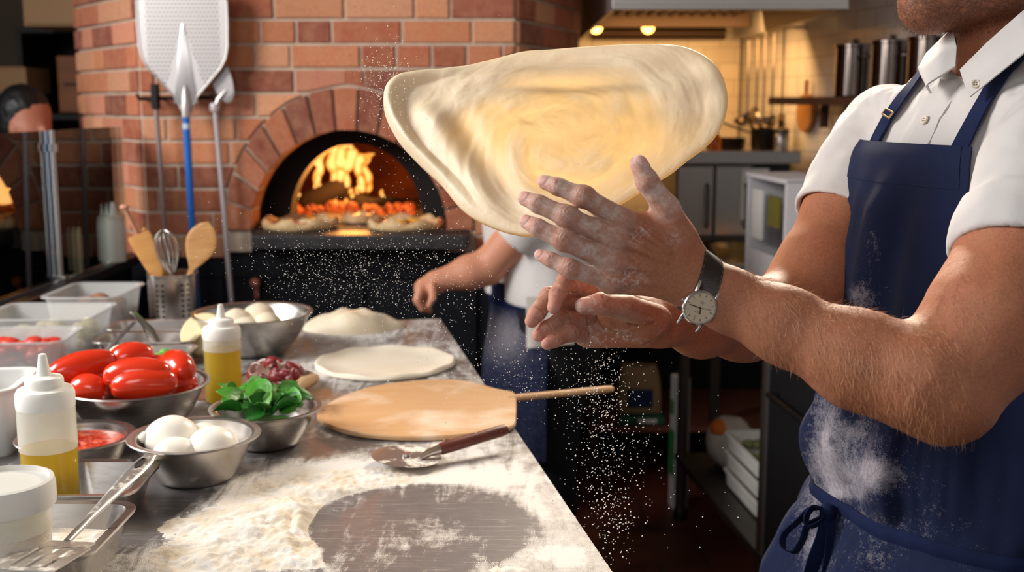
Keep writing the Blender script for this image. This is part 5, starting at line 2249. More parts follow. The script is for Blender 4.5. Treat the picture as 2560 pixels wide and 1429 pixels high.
zc = TZ + .02


def stick(px, py, Y):
    return AY(px, py, Y)


cy_ = float(c[1])
# spatula
st_ = thing('wooden_spatula', 'flat wooden spatula leaning left in the utensil crock', 'spatula', (float(c[0]), cy_, zc))
OT = np.array(st_.location)
p0 = np.array([c[0] + .012, cy_ + .005, zc])
tip = AY(346, 585, cy_ - .02)
mid = AY(398, 690, cy_ - .012)
mb = MB()
mb.tube([p0, mid], [.006, .007], 12)
TL(mb.build('handle', m_wood2, st_), OT)
ux = (tip - mid)
Lb = np.linalg.norm(ux)
ux /= Lb
sx_ = np.cross(ux, (0, -1, 0))
sx_ /= np.linalg.norm(sx_)
ny_ = np.cross(sx_, ux)
rows = []
for s, w in ((0, .012), (.15, .020), (.4, .0235), (.7, .0265), (.93, .028), (1, .026)):
    rows.append([mid + ux * Lb * s + sx_ * w * math.copysign(abs(math.cos(a)) ** .7, math.cos(a)) * .95 + ny_ * .0035 * math.sin(a) for a in np.linspace(0, 2 * PI, 20, endpoint=False)])
mb = MB()
mb.rings(rows, capa=True, capb=True)
TL(mb.build('paddle', m_wood2, st_), OT)
# wooden spoon
st_ = thing('wooden_spoon', 'wooden spoon with broad oval bowl leaning right in the utensil crock', 'spoon', (float(c[0]), cy_, zc))
p0 = np.array([c[0] - .012, cy_ - .005, zc])
mid = AY(478, 680, cy_ - .02)
tip = AY(522, 556, cy_ - .025)
mb = MB()
mb.tube([p0, mid], [.005, .0065], 12)
TL(mb.build('handle', m_wood, st_), OT)
ux = tip - mid
Lb = np.linalg.norm(ux)
ux /= Lb
sx_ = np.cross(ux, (0, -1, 0))
sx_ /= np.linalg.norm(sx_)
ny_ = np.cross(sx_, ux)
rows = []
for s in np.linspace(0, 1, 18):
    w = .006 + .028 * math.sin(PI * min(max((s - .08) / .92, 0), 1) ** 1.25) ** .75
    if s == 1:
        w = .004
    rows.append([mid + ux * Lb * s + sx_ * w * math.cos(a) + ny_ * (.006 * math.sin(a) + (.004 * math.cos(a) ** 2 if math.sin(a) > 0 else 0)) for a in np.linspace(0, 2 * PI, 22, endpoint=False)])
mb = MB()
mb.rings(rows, capa=True, capb=True)
TL(mb.build('spoon_bowl', m_wood, st_), OT)
# thin hooked stick and rolling pin end
st_ = thing('wooden_dowel', 'thin pink-brown wooden stick standing tallest in the utensil crock', 'stick', (float(c[0]), cy_, zc))
mb = MB()
mb.tube([np.array([c[0] + .02, cy_ + .02, zc]), AY(372, 640, cy_ + .01), AY(322, 540, cy_ + .005), AY(312, 520, cy_)], [.004, .0045, .005, .0065], 10)
TL(mb.build('shaft', mat('pink_wood', (196, 140, 112), .55), st_), OT)
mb = MB()
mb.ball(AY(311, 518, cy_), .0085, seg=14, rng=10, scl=(1.3, 1, .8))
TL(mb.build('knob', mat('pink_wood', (196, 140, 112), .55), st_), OT)
st_ = thing('rolling_pin', 'slim rolling pin with rounded end between spatula and whisk', 'rolling pin', (float(c[0]), cy_, zc))
mb = MB()
pA, pB = np.array([c[0] + .005, cy_ + .025, zc]), AY(362, 578, cy_ + .02)
mb.tube([pA + (pB - pA) * s for s in (0, .5, .9, .97, 1.0)], [.009, .010, .010, .009, .005], 14)
TL(mb.build('roller', m_wood2, st_), OT)
mb = MB()
mb.ball(pB + (pB - pA) * .015, .0065, seg=12, rng=8)
TL(mb.build('end_knob', m_wood2, st_), OT)
# whisk
st_ = thing('balloon_whisk', 'steel balloon whisk standing wires up in the utensil crock', 'whisk', (float(c[0]), cy_, zc))
mb = MB()
pA, pB = np.array([c[0] + .002, cy_ - .012, zc]), AY(430, 690, cy_ - .02)
mb.tube([pA, pB], [.006, .008], 14)
TL(mb.build('handle', m_gn, st_), OT)
tip = AY(408, 575, cy_ - .02)
ux = tip - pB
Lb = np.linalg.norm(ux)
ux /= Lb
sx_ = np.cross(ux, (0, -1, 0))
sx_ /= np.linalg.norm(sx_)
ny_ = np.cross(sx_, ux)
for k in range(7):
    a0 = PI * k / 7
    pts = []
    for s in np.linspace(0, 2 * PI, 40):
        uu_ = (1 - math.cos(s)) / 2
        wv_ = .030 * math.sin(s) * (uu_ ** .35)
        pts.append(pB + ux * Lb * uu_ + (sx_ * math.cos(a0) + ny_ * math.sin(a0)) * wv_)
    mb = MB()
    mb.tube(pts, .0009, 6, cap=False)
    TL(mb.build('wire', m_gn, st_), OT)

# ================================================================= plate of sliced onion and ham, cheese, garlic
m_board = mat('dark_board', (134, 92, 70), .6, var=(8, (110, 72, 54), .6, (1, 6, 1)))
c = T(690, 968)
bd = thing('serving_plate', 'small round brown plate of sliced red onion right of the rear oil bottle', 'plate', tuple(c))
Rp = 98 / FPX * ((c - CO) @ CF)
mb = MB()
mb.lathe([(0, 0), (Rp * .6, 0), (Rp * .95, .012), (Rp, .017), (Rp * .97, .018), (Rp * .62, .006), (0, .005)], 48)
mb.build('dish', mat('plate_stoneware', (186, 160, 140), .45), bd)
mb = MB()
mb.lathe([(Rp * .96, .0178), (Rp, .0182), (Rp * .985, .0195), (Rp * .95, .0188)], 48, closed=True)
mb.build('rim', m_board, bd)
m_on = mat('onion_flesh', (240, 216, 206), .3, sss=.2)
m_on2 = mat('onion_skin', (134, 38, 44), .35)
rs = np.random.RandomState(8)
for k in range(22):
    a, q_ = rs.rand() * 6.28, Rp * .62 * math.sqrt(rs.rand())
    tb = thing('onion_slice', 'one of the sliced red onion pieces piled on the brown plate', 'onion slice', (float(c[0]) + q_ * math.cos(a), float(c[1]) + q_ * math.sin(a), TZ + .020 + .022 * rs.rand() * (1 - q_ / Rp)),
               rot=(rs.uniform(-.9, .9), rs.uniform(-.9, .9), rs.rand() * 6.28), group='onion slices on the plate')
    r = .015 + .008 * rs.rand()
    mb = MB()
    hwd = .008 + .005 * rs.rand()
    V = np.zeros((14, 7, 3))
    V2 = V.copy()
    for i, s in enumerate(np.linspace(-1.15, 1.15, 14)):
        for j, q2_ in enumerate(np.linspace(-1, 1, 7)):
            ww = hwd * math.cos(s * 1.2) ** .5 * q2_
            rr = r * (1 - .25 * q2_ * q2_)
            V[i, j] = (rr * math.cos(s), rr * math.sin(s), ww)
            V2[i, j] = ((rr + .0004) * math.cos(s), (rr + .0004) * math.sin(s), ww * .92)
    mb.sheet(V, .0028)
    mb.build('flesh', m_on, tb)
    mb = MB()
    mb.sheet(V2, -.0006)
    mb.build('red_skin', m_on2, tb)
# finger of bread at the plate edge
tb = thing('bread_stick', 'short pale bread stick leaning on the right edge of the onion plate', 'bread', tuple(T(770, 978, TZ + .020)))
mb = MB()
OT = np.array(tb.location)
mb.tube([T(738, 972, TZ + .024), T(760, 955, TZ + .028), T(788, 944, TZ + .020)], [.008, .011, .008], 12)
TL(mb.build('crumb', mat('bread_crumb', (224, 186, 142), .7, bump=(80, .5)), tb), OT)
mb = MB()
mb.tube([T(740, 977, TZ + .020), T(764, 962, TZ + .021), T(788, 950, TZ + .016)], [.007, .0095, .006], 10)
TL(mb.build('crust', mat('bread_crust', (176, 122, 80), .7), tb), OT)
c = T(598, 990)
bd2 = thing('chopping_board', 'dark brown wooden board lying under the rear oil bottle', 'board', (float(c[0]) - .03, float(c[1]) + .02, TZ))
mb = MB()
pts = [(x, y) for x, y, z in rrect(.16, .10, .015, 0, 6)]
mb.prism(pts, .0008, .0018)
mb.build('board_body', m_board, bd2)
mb = MB()
pts = [(x, y) for x, y, z in rrect(.15, .09, .012, 0, 6)]
mb.prism(pts, .0018, .0022)
mb.build('worn_face', m_board, bd2)

p = T(500, 905, TZ + .0)
tb = thing('cheese_wedge', 'pale yellow cheese round leaning behind the rear oil bottle', 'cheese', (float(p[0]), float(p[1]) + .04, TZ))
mb = MB()
M = TR(0, 0, .045) @ Matrix.Rotation(.9, 4, 'X') @ Matrix.Rotation(.3, 4, 'Z')
mb.lathe([(0, -.016), (.040, -.016), (.045, -.010), (.045, .010), (.040, .016), (0, .016)], 36, M)
mb.build('paste', mat('cheese_paste', (240, 222, 176), .5, sss=.2), tb)
mb = MB()
mb.lathe([(.0445, -.011), (.0458, -.008), (.0458, .008), (.0445, .011)], 36, M, closed=True)
mb.build('rind', mat('cheese_rind', (226, 200, 150), .6), tb)
for (px, py, z, lab) in ((297, 893, .094, 'pale garlic bulb at the back of the tomato bowl'), (278, 903, .090, 'garlic clove beside the bulb behind the tomatoes')):
    p = T(px, py, TZ + z)
    mb = MB()
    r = .019 if px > 290 else .011
    rows = []
    for s in np.linspace(0, 1, 12):
        rr = r * math.sin(PI * s ** .8) ** .7 + .0012
        rows.append([(rr * (1 + .1 * math.cos(a * 6)) * math.cos(a), rr * (1 + .1 * math.cos(a * 6)) * math.sin(a), (s - .5) * r * 2.2) for a in np.linspace(0, 2 * PI, 30, endpoint=False)])
    mb.rings(rows, capa=True, capb=True)
    o = mb.build('garlic', mat('garlic_skin', (240, 220, 196), .5, sss=.1))
    o.location = tuple(p)
    tag(o, lab, 'garlic', 'garlic by the tomatoes')

# ================================================================= dough on the worktop
c = T(880, 822)
mb = MB()
rows = []
n_ = 90
for i, s in enumerate(np.linspace(0.001, 1, 34)):
    r_ = []
    for a in np.linspace(0, 2 * PI, n_, endpoint=False):
        rx = .105 * (1 + .10 * math.sin(2 * a + .5) + .05 * math.sin(5 * a))
        ry = .065 * (1 + .12 * math.sin(3 * a))
        x, y = rx * s * math.cos(a), ry * s * math.sin(a)
        z = .040 * (1 - s ** 3.2) ** .6
        z *= .72 + .6 * (fbm(np.array([[x, y, 0.3]]), 20, 14, 2)[0] - .3) + .24 * math.exp(-((x + .0) / .05) ** 2)
        r_.append((x, y, max(z, 0)))
    rows.append(r_)
mb.rings(rows)
V_ = np.concatenate(mb.v)
mb.rings([rows[-1], [(x * .97, y * .97, 0.0) for x, y, z in rows[-1]]], capb=True)
o = mb.build('dough_lump', m_dough)
o.location = tuple(c)
tag(o, 'uneven pale dough lump at the far end of the worktop beside the large bowl', 'dough')

c = T(963, 912)
Rd = 172 / FPX * ((c - CO) @ CF)
mb = MB()
rows = []
for (q_, z) in ((0, 0), (.96, 0), (1.0, .003), (1.0, .007), (.975, .0105), (.93, .010), (.88, .0065), (.6, .006), (.3, .006), (0, .006)):
    rows.append([(Rd * q_ * (1 + .018 * math.sin(2 * a + 1) + .01 * math.sin(5 * a)) * math.cos(a), Rd * q_ * (1 + .02 * math.sin(3 * a)) * 1.02 * math.sin(a), z * (1 + .15 * math.sin(9 * a) * (q_ > .8))) for a in np.linspace(0, 2 * PI, 110, endpoint=False)])
mb.rings(rows)
o = mb.build('dough_round', mat('rolled_dough', (240, 230, 210), .7, bump=(40, .15), var=(9, (232, 216, 186), .6)))
o.location = tuple(c)
tag(o, 'flat round of rolled dough lying on the worktop in front of the dough lump', 'dough')

# wooden peel
PT = TZ + .001
m_pw = bpy.data.materials.new('peel_wood')
m_pw.use_nodes = True
t = NT(m_pw)
b = t.n['Principled BSDF']
n1 = t.noise(7, 5, .6, stretch=(1, 9, 1))
n2 = t.noise(6, 5, .6)
n3 = t.noise(70, 3, .6, stretch=(1, 10, 1))
cc_ = t.mix(n1, lin((226, 188, 142)), lin((200, 150, 102)))
cc_ = t.mix(t.math('MULTIPLY', n3, .35), cc_, lin((160, 106, 62)))
cc_ = t.mix(t.ramp(n2, [(.50, (0, 0, 0, 1)), (.70, (.75, .75, .75, 1))]), cc_, lin((240, 226, 206)))
a_ = t.add('ShaderNodeAttribute', attribute_name='Burn')
cc_ = t.mix(t.math('MULTIPLY', a_.outputs['Fac'], t.ramp(t.noise(18, 5, .6), [(.40, (0, 0, 0, 1)), (.6, (1, 1, 1, 1))])), cc_, lin((92, 62, 44)))
t.link(cc_, b.inputs['Base Color'])
b.inputs['Roughness'].default_value = .5
otl = [(790, 1036), (800, 1020), (830, 1000), (880, 978), (950, 960), (1030, 950), (1110, 946), (1170, 950), (1215, 963), (1255, 974), (1290, 978), (1292, 1006), (1291, 1040), (1289, 1060), (1270, 1068),
       (1200, 1080), (1120, 1088), (1030, 1091), (950, 1088), (880, 1079), (830, 1065), (800, 1050)]
wp = [T(x, y, TZ + .009) for x, y in otl]
# smooth outline
P_o = np.array(wp)
for _ in range(2):
    Q_ = np.empty((len(P_o) * 2, 3))
    nx = np.roll(P_o, -1, 0)
    Q_[0::2] = .75 * P_o + .25 * nx
    Q_[1::2] = .25 * P_o + .75 * nx
    P_o = Q_
ctr = P_o.mean(0)
pw = thing('wooden_peel', 'wooden pizza peel with scorched left end lying on the worktop, handle over the edge', 'pizza peel', (float(ctr[0]), float(ctr[1]), TZ))
rows = []
for (sc2, z) in ((0, .001), (.5, .001), (.9, .001), (.985, .001), (1.0, .003), (1.0, .007), (.99, .009), (.9, .009), (.75, .009), (.5, .009), (.25, .009), (0, .009)):
    rows.append([((p[0] - ctr[0]) * sc2, (p[1] - ctr[1]) * sc2, z) for p in P_o])
mb = MB()
mb.rings(rows)
o = mb.build('paddle', m_pw, pw)
vv_ = np.concatenate(mb.v)
x0_ = vv_[:, 0].min()
vcol(o, np.repeat((sst(.055, .0, vv_[:, 0] - x0_) * (1 - .5 * sst(-.02, .06, vv_[:, 1])))[:, None], 3, 1), 'Burn')
mb = MB()
ha, hb = T(1270, 996, TZ + .006), T(1535, 971, TZ + .010)
ha, hb = ha - np.array([ctr[0], ctr[1], TZ]), hb - np.array([ctr[0], ctr[1], TZ])
mb.tube([ha, ha + (hb - ha) * .15, ha + (hb - ha) * .5, ha + (hb - ha) * .92, ha + (hb - ha) * .98, hb], [.0085, .0082, .0078, .0085, .0075, .003], 14, flat=.75)
mb.build('handle', m_pw, pw)

# pizza cutter
c = T(1016, 1143, TZ + .010)
d = (c - CO) @ CF
Rk = 88 / FPX * d
kt = thing('pizza_cutter', 'round steel pizza cutter with dark red wooden handle lying on floury worktop', 'pizza cutter', (float(c[0]), float(c[1]), TZ))
OT = np.array([c[0], c[1], TZ])
mb = MB()
tiltM = TR(0, 0, .012) @ Matrix.Rotation(math.radians(4), 4, 'Y')
mb.lathe([(0, -.0006), (Rk * .8, -.0006), (Rk, 0), (Rk * .8, .0006), (0, .0006)], 64, tiltM)
mb.build('wheel', mat('cutter_steel', (150, 146, 144), .3, .8, dust=(26, .52, .62)), kt)
ha, hb = T(1094, 1124, TZ + .020) - OT, T(1268, 1072, TZ + .030) - OT
dv_ = (hb - ha) / np.linalg.norm(hb - ha)
mb = MB()
L_ = np.linalg.norm(hb - ha)
mb.tube([ha + dv_ * L_ * s for s in (.02, .06, .3, .6, .9, .98, 1.0)], [.0075, .0088, .0092, .0085, .0088, .0075, .004], 14)
mb.build('handle', mat('rosewood', (112, 58, 48), .4, var=(20, (84, 42, 36), .7, (1, 5, 1))), kt)
mb = MB()
mb.tube([ha - dv_ * .030 - np.array([0, 0, .004]), ha - dv_ * .012, ha + dv_ * .004], [.0035, .006, .0072], 12)
mb.build('ferrule', m_gn, kt)
mb = MB()
mb.lathe([(0, .003), (.006, .003), (.007, 0), (0, 0)], 16, TR(0, 0, .013))
mb.build('axle', m_gn, kt)

# ================================================================= dough disc spinning in the air
DO = [(960, 262), (966, 236), (992, 212), (1040, 197), (1110, 180), (1180, 163), (1250, 145), (1310, 127), (1380, 121), (1450, 116), (1540, 111), (1630, 109), (1700, 112), (1750, 130),
      (1790, 158), (1813, 200), (1820, 245), (1814, 290), (1795, 330), (1765, 362), (1725, 392), (1680, 430), (1640, 455), (1600, 480), (1560, 505), (1500, 540), (1440, 566), (1380, 582), (1320, 590),
      (1265, 582), (1210, 562), (1165, 536), (1135, 505), (1110, 470), (1070, 432), (1035, 400), (1000, 362), (975, 320), (963, 290)]
P2 = np.array(DO, float)
for _ in range(3):
    Q_ = np.empty((len(P2) * 2, 2))
    nx = np.roll(P2, -1, 0)
    Q_[0::2] = .75 * P2 + .25 * nx
    Q_[1::2] = .25 * P2 + .75 * nx
    P2 = Q_
# resample by angle around the spin centre
sc0 = np.array([1420.0, 365.0])
L = np.concatenate([[0], np.cumsum(np.linalg.norm(np.diff(np.vstack([P2, P2[:1]]), axis=0), axis=1))])
NT_ = 420
s_ = np.linspace(0, L[-1], NT_, endpoint=False)
PP = np.vstack([P2, P2[:1]])
OUT = np.stack([np.interp(s_, L, PP[:, 0]), np.interp(s_, L, PP[:, 1])], 1)
# plane of the disc: seen from below, far edge high; depth varies linearly over the frame
D0 = 1.26


def ddepth(x, y):
    return D0 + (300 - y) * 0.00030 + (x - 1400) * -0.00020


NR = 120
qs_ = np.linspace(0.0, 1.0, NR) ** 0.85
front = np.zeros((NR, NT_, 3))
cen = pt(sc0[0], sc0[1], ddepth(*sc0)) if 'pt' in globals() else np.array(W(sc0[0], sc0[1], ddepth(*sc0)))
edge = np.array([W(x, y, ddepth(x, y)) for x, y in OUT])
nrm_ = np.cross(edge[100] - cen, edge[0] - cen)
nrm_ /= np.linalg.norm(nrm_)
if nrm_ @ CF > 0:
    nrm_ = -nrm_                                         # towards the camera (underside)
ths = np.linspace(0, 2 * PI, NT_, endpoint=False)
el = np.linalg.norm(edge - cen, axis=1)
for i, q_ in enumerate(qs_):
    front[i] = cen + (edge - cen) * q_
B_ = front.reshape(-1, 3)
qq_ = np.repeat(qs_, NT_)
tt_ = np.tile(ths, NR)
rad_ = qq_ * np.tile(el, NR)
# cupped membrane with a rolled rim and spiral stretch marks
cup = -0.012 * (1 - qq_ ** 2.0)
wp = tt_ + 1.7 * qq_
pol = np.stack([np.cos(wp) * 1.0, np.sin(wp) * 1.0, rad_ * 26], 1)
sw = fbm(np.stack([np.cos(wp) * 1.1, np.sin(wp) * 1.1, rad_ * 34], 1), 1.0, 91, 4) - .5
big = fbm(np.stack([np.cos(wp) * .8, np.sin(wp) * .8, rad_ * 9], 1), 1.0, 93, 2) - .5
fine = fbm(np.stack([np.cos(wp) * 2.2, np.sin(wp) * 2.2, rad_ * 110], 1), 1.0, 95, 3) - .5
lft = sst(1250, 1000, proj(B_)[0])
rimw = sst(0.86, 0.985, qq_) * (.16 + .84 * lft) + .55 * lft * sst(.72, .93, qq_)
rimw = np.clip(rimw, 0, 1)
# heavy fold running in from the left lip
px_, py_ = proj(B_)
fold = 0.010 * np.exp(-((px_ - (1085 + (py_ - 300) * .62)) / 42) ** 2) * sst(230, 330, py_) * sst(600, 480, py_)
fold -= 0.006 * np.exp(-((px_ - (1150 + (py_ - 300) * .62)) / 40) ** 2) * sst(230, 330, py_) * sst(600, 480, py_)
rid = 0.0035 * np.sin((py_ + 0.16 * px_) / 15.0 + 4 * big) * sst(330, 200, py_) * sst(1.0, .8, qq_) * sst(.35, .6, qq_)
hgt = -cup + 0.0060 * sw * (1 - .5 * rimw) * sst(0, .25, qq_) + 0.010 * big * sst(.1, .5, qq_) * (1 - rimw) + 0.0012 * fine * sst(0, .3, qq_) + fold + rid
lobe = (0.0008 + 0.0087 * lft) * np.sin(PI * np.clip((qq_ - .86) / .14, 0, 1)) * (1 + .35 * np.sin(5 * tt_ + 1) + .6 * sst(1300, 1000, px_))
hgt += lobe
thick = 0.0020 + 0.0135 * rimw * (1 + .5 * sst(1200, 980, px_)) + 0.0022 * np.clip(big + .3 * sw, 0, 1) + .002 * sst(.5, .8, qq_)
Ex, Ey = (px_ - 1440) * .97 + (py_ - 360) * .22, -(px_ - 1440) * .22 + (py_ - 360) * .97
E_ = np.sqrt((Ex / 330) ** 2 + (Ey / 175) ** 2)
thick = thick + .0060 * sst(.40, 1.50, E_ + .5 * big + .5 * sw) + .0035 * np.clip(sw * 2.5 + big, -.1, 1) * sst(.1, .3, qq_)
thick = np.maximum(thick, .0016)
thick = thick * np.sqrt(np.clip(1 - ((qq_ - .9) / .1001) ** 2, 0, 1)) ** (qq_ > .9) if False else thick * np.where(qq_ > .93, np.sqrt(np.clip(1 - ((qq_ - .93) / .0702) ** 2, 0, 1)), 1)
F_ = B_ + nrm_ * (hgt + thick * .25)[:, None]
K_ = B_ + nrm_ * (hgt - thick * .75)[:, None]
mb = MB()
fV = F_.reshape(NR, NT_, 3)
kV = K_.reshape(NR, NT_, 3)
allv = np.concatenate([fV, kV[::-1]], 0)
mb.grid(allv, closed=True)
dc = tuple(float(x) for x in cen)
o = mb.build('pizza_dough', m_dough, None, dc)
me = o.data
ctr_n = me.polygons[NT_ * 60].normal
if np.array(ctr_n) @ nrm_ < 0:
    me.flip_normals()
thn = np.concatenate([thick.reshape(NR, NT_), thick.reshape(NR, NT_)[::-1]], 0).ravel()
vcol(o, np.repeat(np.clip(thn / .012, 0, 1)[:, None], 3, 1), 'Thick')
m_fly = bpy.data.materials.new('stretched_dough')
m_fly.use_nodes = True
t = NT(m_fly)
b = t.n['Principled BSDF']
a_ = t.add('ShaderNodeAttribute', attribute_name='Thick')
n1 = t.noise(26, 5, .6)
t.link(t.mix(n1, lin((240, 222, 192)), lin((226, 202, 166))), b.inputs['Base Color'])
b.inputs['Roughness'].default_value = .5
b.inputs['Subsurface Weight'].default_value = .3
b.inputs['Subsurface Radius'].default_value = (1, .85, .65)
b.inputs['Subsurface Scale'].default_value = .012
bp = t.add('ShaderNodeBump')
bp.inputs['Strength'].default_value = .35
bp.inputs['Distance'].default_value = .003
t.link(t.noise(60, 6, .6), bp.inputs['Height'])
t.link(bp.outputs[0], b.inputs['Normal'])
tr = t.add('ShaderNodeBsdfTranslucent')
t.link(t.mix(n1, lin((255, 240, 204)), lin((250, 226, 176))), tr.inputs[0])
mx = t.add('ShaderNodeMixShader')
t.link(t.ramp(a_.outputs['Fac'], [(.14, (.80, .80, .80, 1)), (.34, (.48, .48, .48, 1)), (.66, (.16, .16, .16, 1)), (1.0, (.06, .06, .06, 1))]), mx.inputs[0])
t.link(b.outputs[0], mx.inputs[1])
t.link(tr.outputs[0], mx.inputs[2])
t.link(mx.outputs[0], t.n['Material Output'].inputs[0])
me.materials.clear()
me.materials.append(m_fly)
tag(o, 'large stretched pizza dough spinning in mid air above the clapping hands', 'pizza dough')

# ================================================================= the pizza maker (right foreground)
HVIEW = -CF                                        # towards the camera


def pt(px, py, d):
    return np.array(W(px, py, d))


def pr(rpx, d):
    return rpx * d / FPX


def fingerprims(js, rs, k=0.004):
    """js: joints (px,py,d), rs: radii in px"""
    P = [pt(*j) for j in js]
    R = [pr(r, j[2]) for r, j in zip(rs, js)]
    out = []
    for i in range(len(P) - 1):
        out.append(Prim(P[i], P[i + 1], R[i], R[i + 1], k))
    return out


# ---- left hand (nearest the camera, back of the hand showing)
LH = {
    'index': ([(1556, 548, 1.075), (1459, 492, 1.066), (1396, 467, 1.072), (1362, 455, 1.080)], [27, 25.5, 22, 18.5]),
    'middle': ([(1540, 598, 1.073), (1416, 541, 1.062), (1346, 510, 1.068), (1313, 496, 1.076)], [27.5, 26, 22.5, 19]),
    'ring': ([(1532, 655, 1.075), (1409, 600, 1.065), (1345, 569, 1.071), (1316, 554, 1.079)], [26.5, 25, 22, 18.5]),
    'pinky': ([(1530, 704, 1.080), (1424, 671, 1.074), (1377, 649, 1.080), (1350, 637, 1.086)], [23, 22, 18.5, 15.5]),
    'thumb': ([(1700, 590, 1.090), (1668, 520, 1.085), (1619, 456, 1.080), (1597, 410, 1.080)], [37, 31, 28, 23]),
}
LWR = pt(1771, 712, 1.092)
LHdors = HVIEW * 0.97 + CU * 0.1 + CR * 0.2
LHdors /= np.linalg.norm(LHdors)
lf = {k: fingerprims(*v) for k, v in LH.items()}
palmL = []
for k, rr in (('index', 29), ('middle', 31), ('ring', 31), ('pinky', 28)):
    m = lf[k][0].a - LHdors * 0.004
    palmL.append(Prim(m, LWR + (m - LWR) * 0.12, pr(rr, 1.08), pr(40, 1.09), 0.016, LHdors, 0.55))
palmL.append(Prim(pt(1668, 540, 1.092), pt(1735, 655, 1.095), pr(34, 1.09), pr(40, 1.09), 0.018, LHdors, 0.62))
palmL.append(Prim(pt(1600, 570, 1.088), pt(1690, 620, 1.092), pr(34, 1.09), pr(48, 1.09), 0.018, LHdors, 0.5))
bumpL = []
for k in ('index', 'middle', 'ring', 'pinky'):
    p = lf[k][0]
    bumpL.append(Prim(p.a + LHdors * 0.0035, p.a + LHdors * 0.0035 + (p.b - p.a) * 0.1, 0.0085, 0.0075, 0.010))
    # tendon ridge towards the wrist
    bumpL.append(Prim(p.a + LHdors * 0.0050, p.a + (LWR - p.a) * 0.5 + LHdors * 0.0075, 0.0042, 0.0030, 0.008))
for k in ('index', 'middle', 'ring', 'pinky'):
    p = lf[k][1]
    r = lf[k][0].rb
    u_ = (p.b - p.a) / np.linalg.norm(p.b - p.a)
    bumpL.append(Prim(p.a + LHdors * r * 0.16 - u_ * 0.002, p.a + LHdors * r * 0.16 + u_ * 0.002, r * 0.88, r * 0.88, 0.004))
# forearm and wrist, left
armL = [
    Prim(pt(1700, 690, 1.092), pt(1765, 722, 1.092), pr(62, 1.09), pr(66, 1.09), 0.012, LHdors, 0.60),
    Prim(pt(1765, 722, 1.092), pt(1825, 752, 1.088), pr(66, 1.09), pr(72, 1.09), 0.012, LHdors, 0.64),
    Prim(pt(1825, 750, 1.088), pt(1960, 812, 1.072), pr(74, 1.08), pr(88, 1.07), 0.020, LHdors, 0.74),
    Prim(pt(1960, 812, 1.072), pt(2150, 900, 1.050), pr(88, 1.07), pr(113, 1.05), 0.022, LHdors, 0.86),
    Prim(pt(2150, 900, 1.050), pt(2310, 948, 1.030), pr(113, 1.05), pr(122, 1.03), 0.025, LHdors, 0.92),
    Prim(pt(2300, 950, 1.030), pt(2365, 985, 1.025), pr(124, 1.03), pr(104, 1.02), 0.020),
    Prim(pt(2346, 1032, 1.028), pt(2375, 1025, 1.035), pr(56, 1.03), pr(60, 1.03), 0.020),
    Prim(pt(2380, 970, 1.030), pt(2480, 815, 1.045), pr(112, 1.03), pr(150, 1.04), 0.030),
    Prim(pt(2470, 815, 1.045), pt(2590, 560, 1.090), pr(152, 1.04), pr(160, 1.09), 0.030),
    Prim(pt(2590, 560, 1.090), pt(2700, 345, 1.130), pr(160, 1.09), pr(140, 1.13), 0.030),
]
# ---- right hand (behind, palm towards the camera)
RHpal = HVIEW * 0.96 + CU * 0.22
RHpal /= np.linalg.norm(RHpal)
RH = {
    'index': ([(1500, 728, 1.185), (1418, 702, 1.150), (1393, 736, 1.130), (1385, 768, 1.122)], [25, 25, 20, 17]),
    'middle': ([(1482, 758, 1.190), (1374, 742, 1.165), (1343, 782, 1.145), (1329, 802, 1.138)], [25, 25, 20.5, 17]),
    'ring': ([(1470, 806, 1.188), (1408, 798, 1.168), (1366, 823, 1.152), (1346, 837, 1.146)], [26, 24, 20.5, 17.5]),
    'pinky': ([(1468, 838, 1.185), (1424, 832, 1.160), (1386, 849, 1.143), (1368, 859, 1.138)], [23, 21, 18, 15.5]),
    'thumb': ([(1640, 800, 1.175), (1570, 768, 1.150), (1502, 759, 1.135), (1458, 764, 1.130)], [40, 30, 27, 21]),
}
rf = {k: fingerprims(*v) for k, v in RH.items()}
RWR = pt(1640, 806, 1.20)
palmR = []
for k, rr in (('index', 30), ('middle', 33), ('ring', 32), ('pinky', 28)):
    m = rf[k][0].a
    palmR.append(Prim(m, RWR + (m - RWR) * 0.10, pr(rr, 1.18), pr(40, 1.2), 0.014, RHpal, 0.62))
palmR.append(Prim(pt(1500, 832, 1.19), pt(1590, 826, 1.19), pr(32, 1.19), pr(38, 1.19), 0.012, RHpal, 0.8))
palmR.append(Prim(pt(1530, 786, 1.168), pt(1615, 808, 1.176), pr(38, 1.17), pr(42, 1.18), 0.014))
armR = [
    Prim(pt(1590, 805, 1.200), pt(1650, 806, 1.205), pr(50, 1.2), pr(54, 1.2), 0.014, RHpal, 0.72),
    Prim(pt(1650, 806, 1.205), pt(1750, 808, 1.270), pr(54, 1.2), pr(76, 1.27), 0.020, RHpal, 0.85),
    Prim(pt(1750, 808, 1.270), pt(1860, 797, 1.340), pr(76, 1.27), pr(98, 1.34), 0.025),
    Prim(pt(1860, 797, 1.340), pt(1985, 775, 1.400), pr(96, 1.34), pr(92, 1.40), 0.025),
    Prim(pt(1990, 775, 1.400), pt(2060, 680, 1.420), pr(98, 1.40), pr(110, 1.42), 0.030),
    Prim(pt(2060, 680, 1.420), pt(2130, 545, 1.450), pr(112, 1.42), pr(112, 1.45), 0.030),
    Prim(pt(2130, 545, 1.450), pt(2215, 345, 1.490), pr(112, 1.45), pr(115, 1.49), 0.030),
]
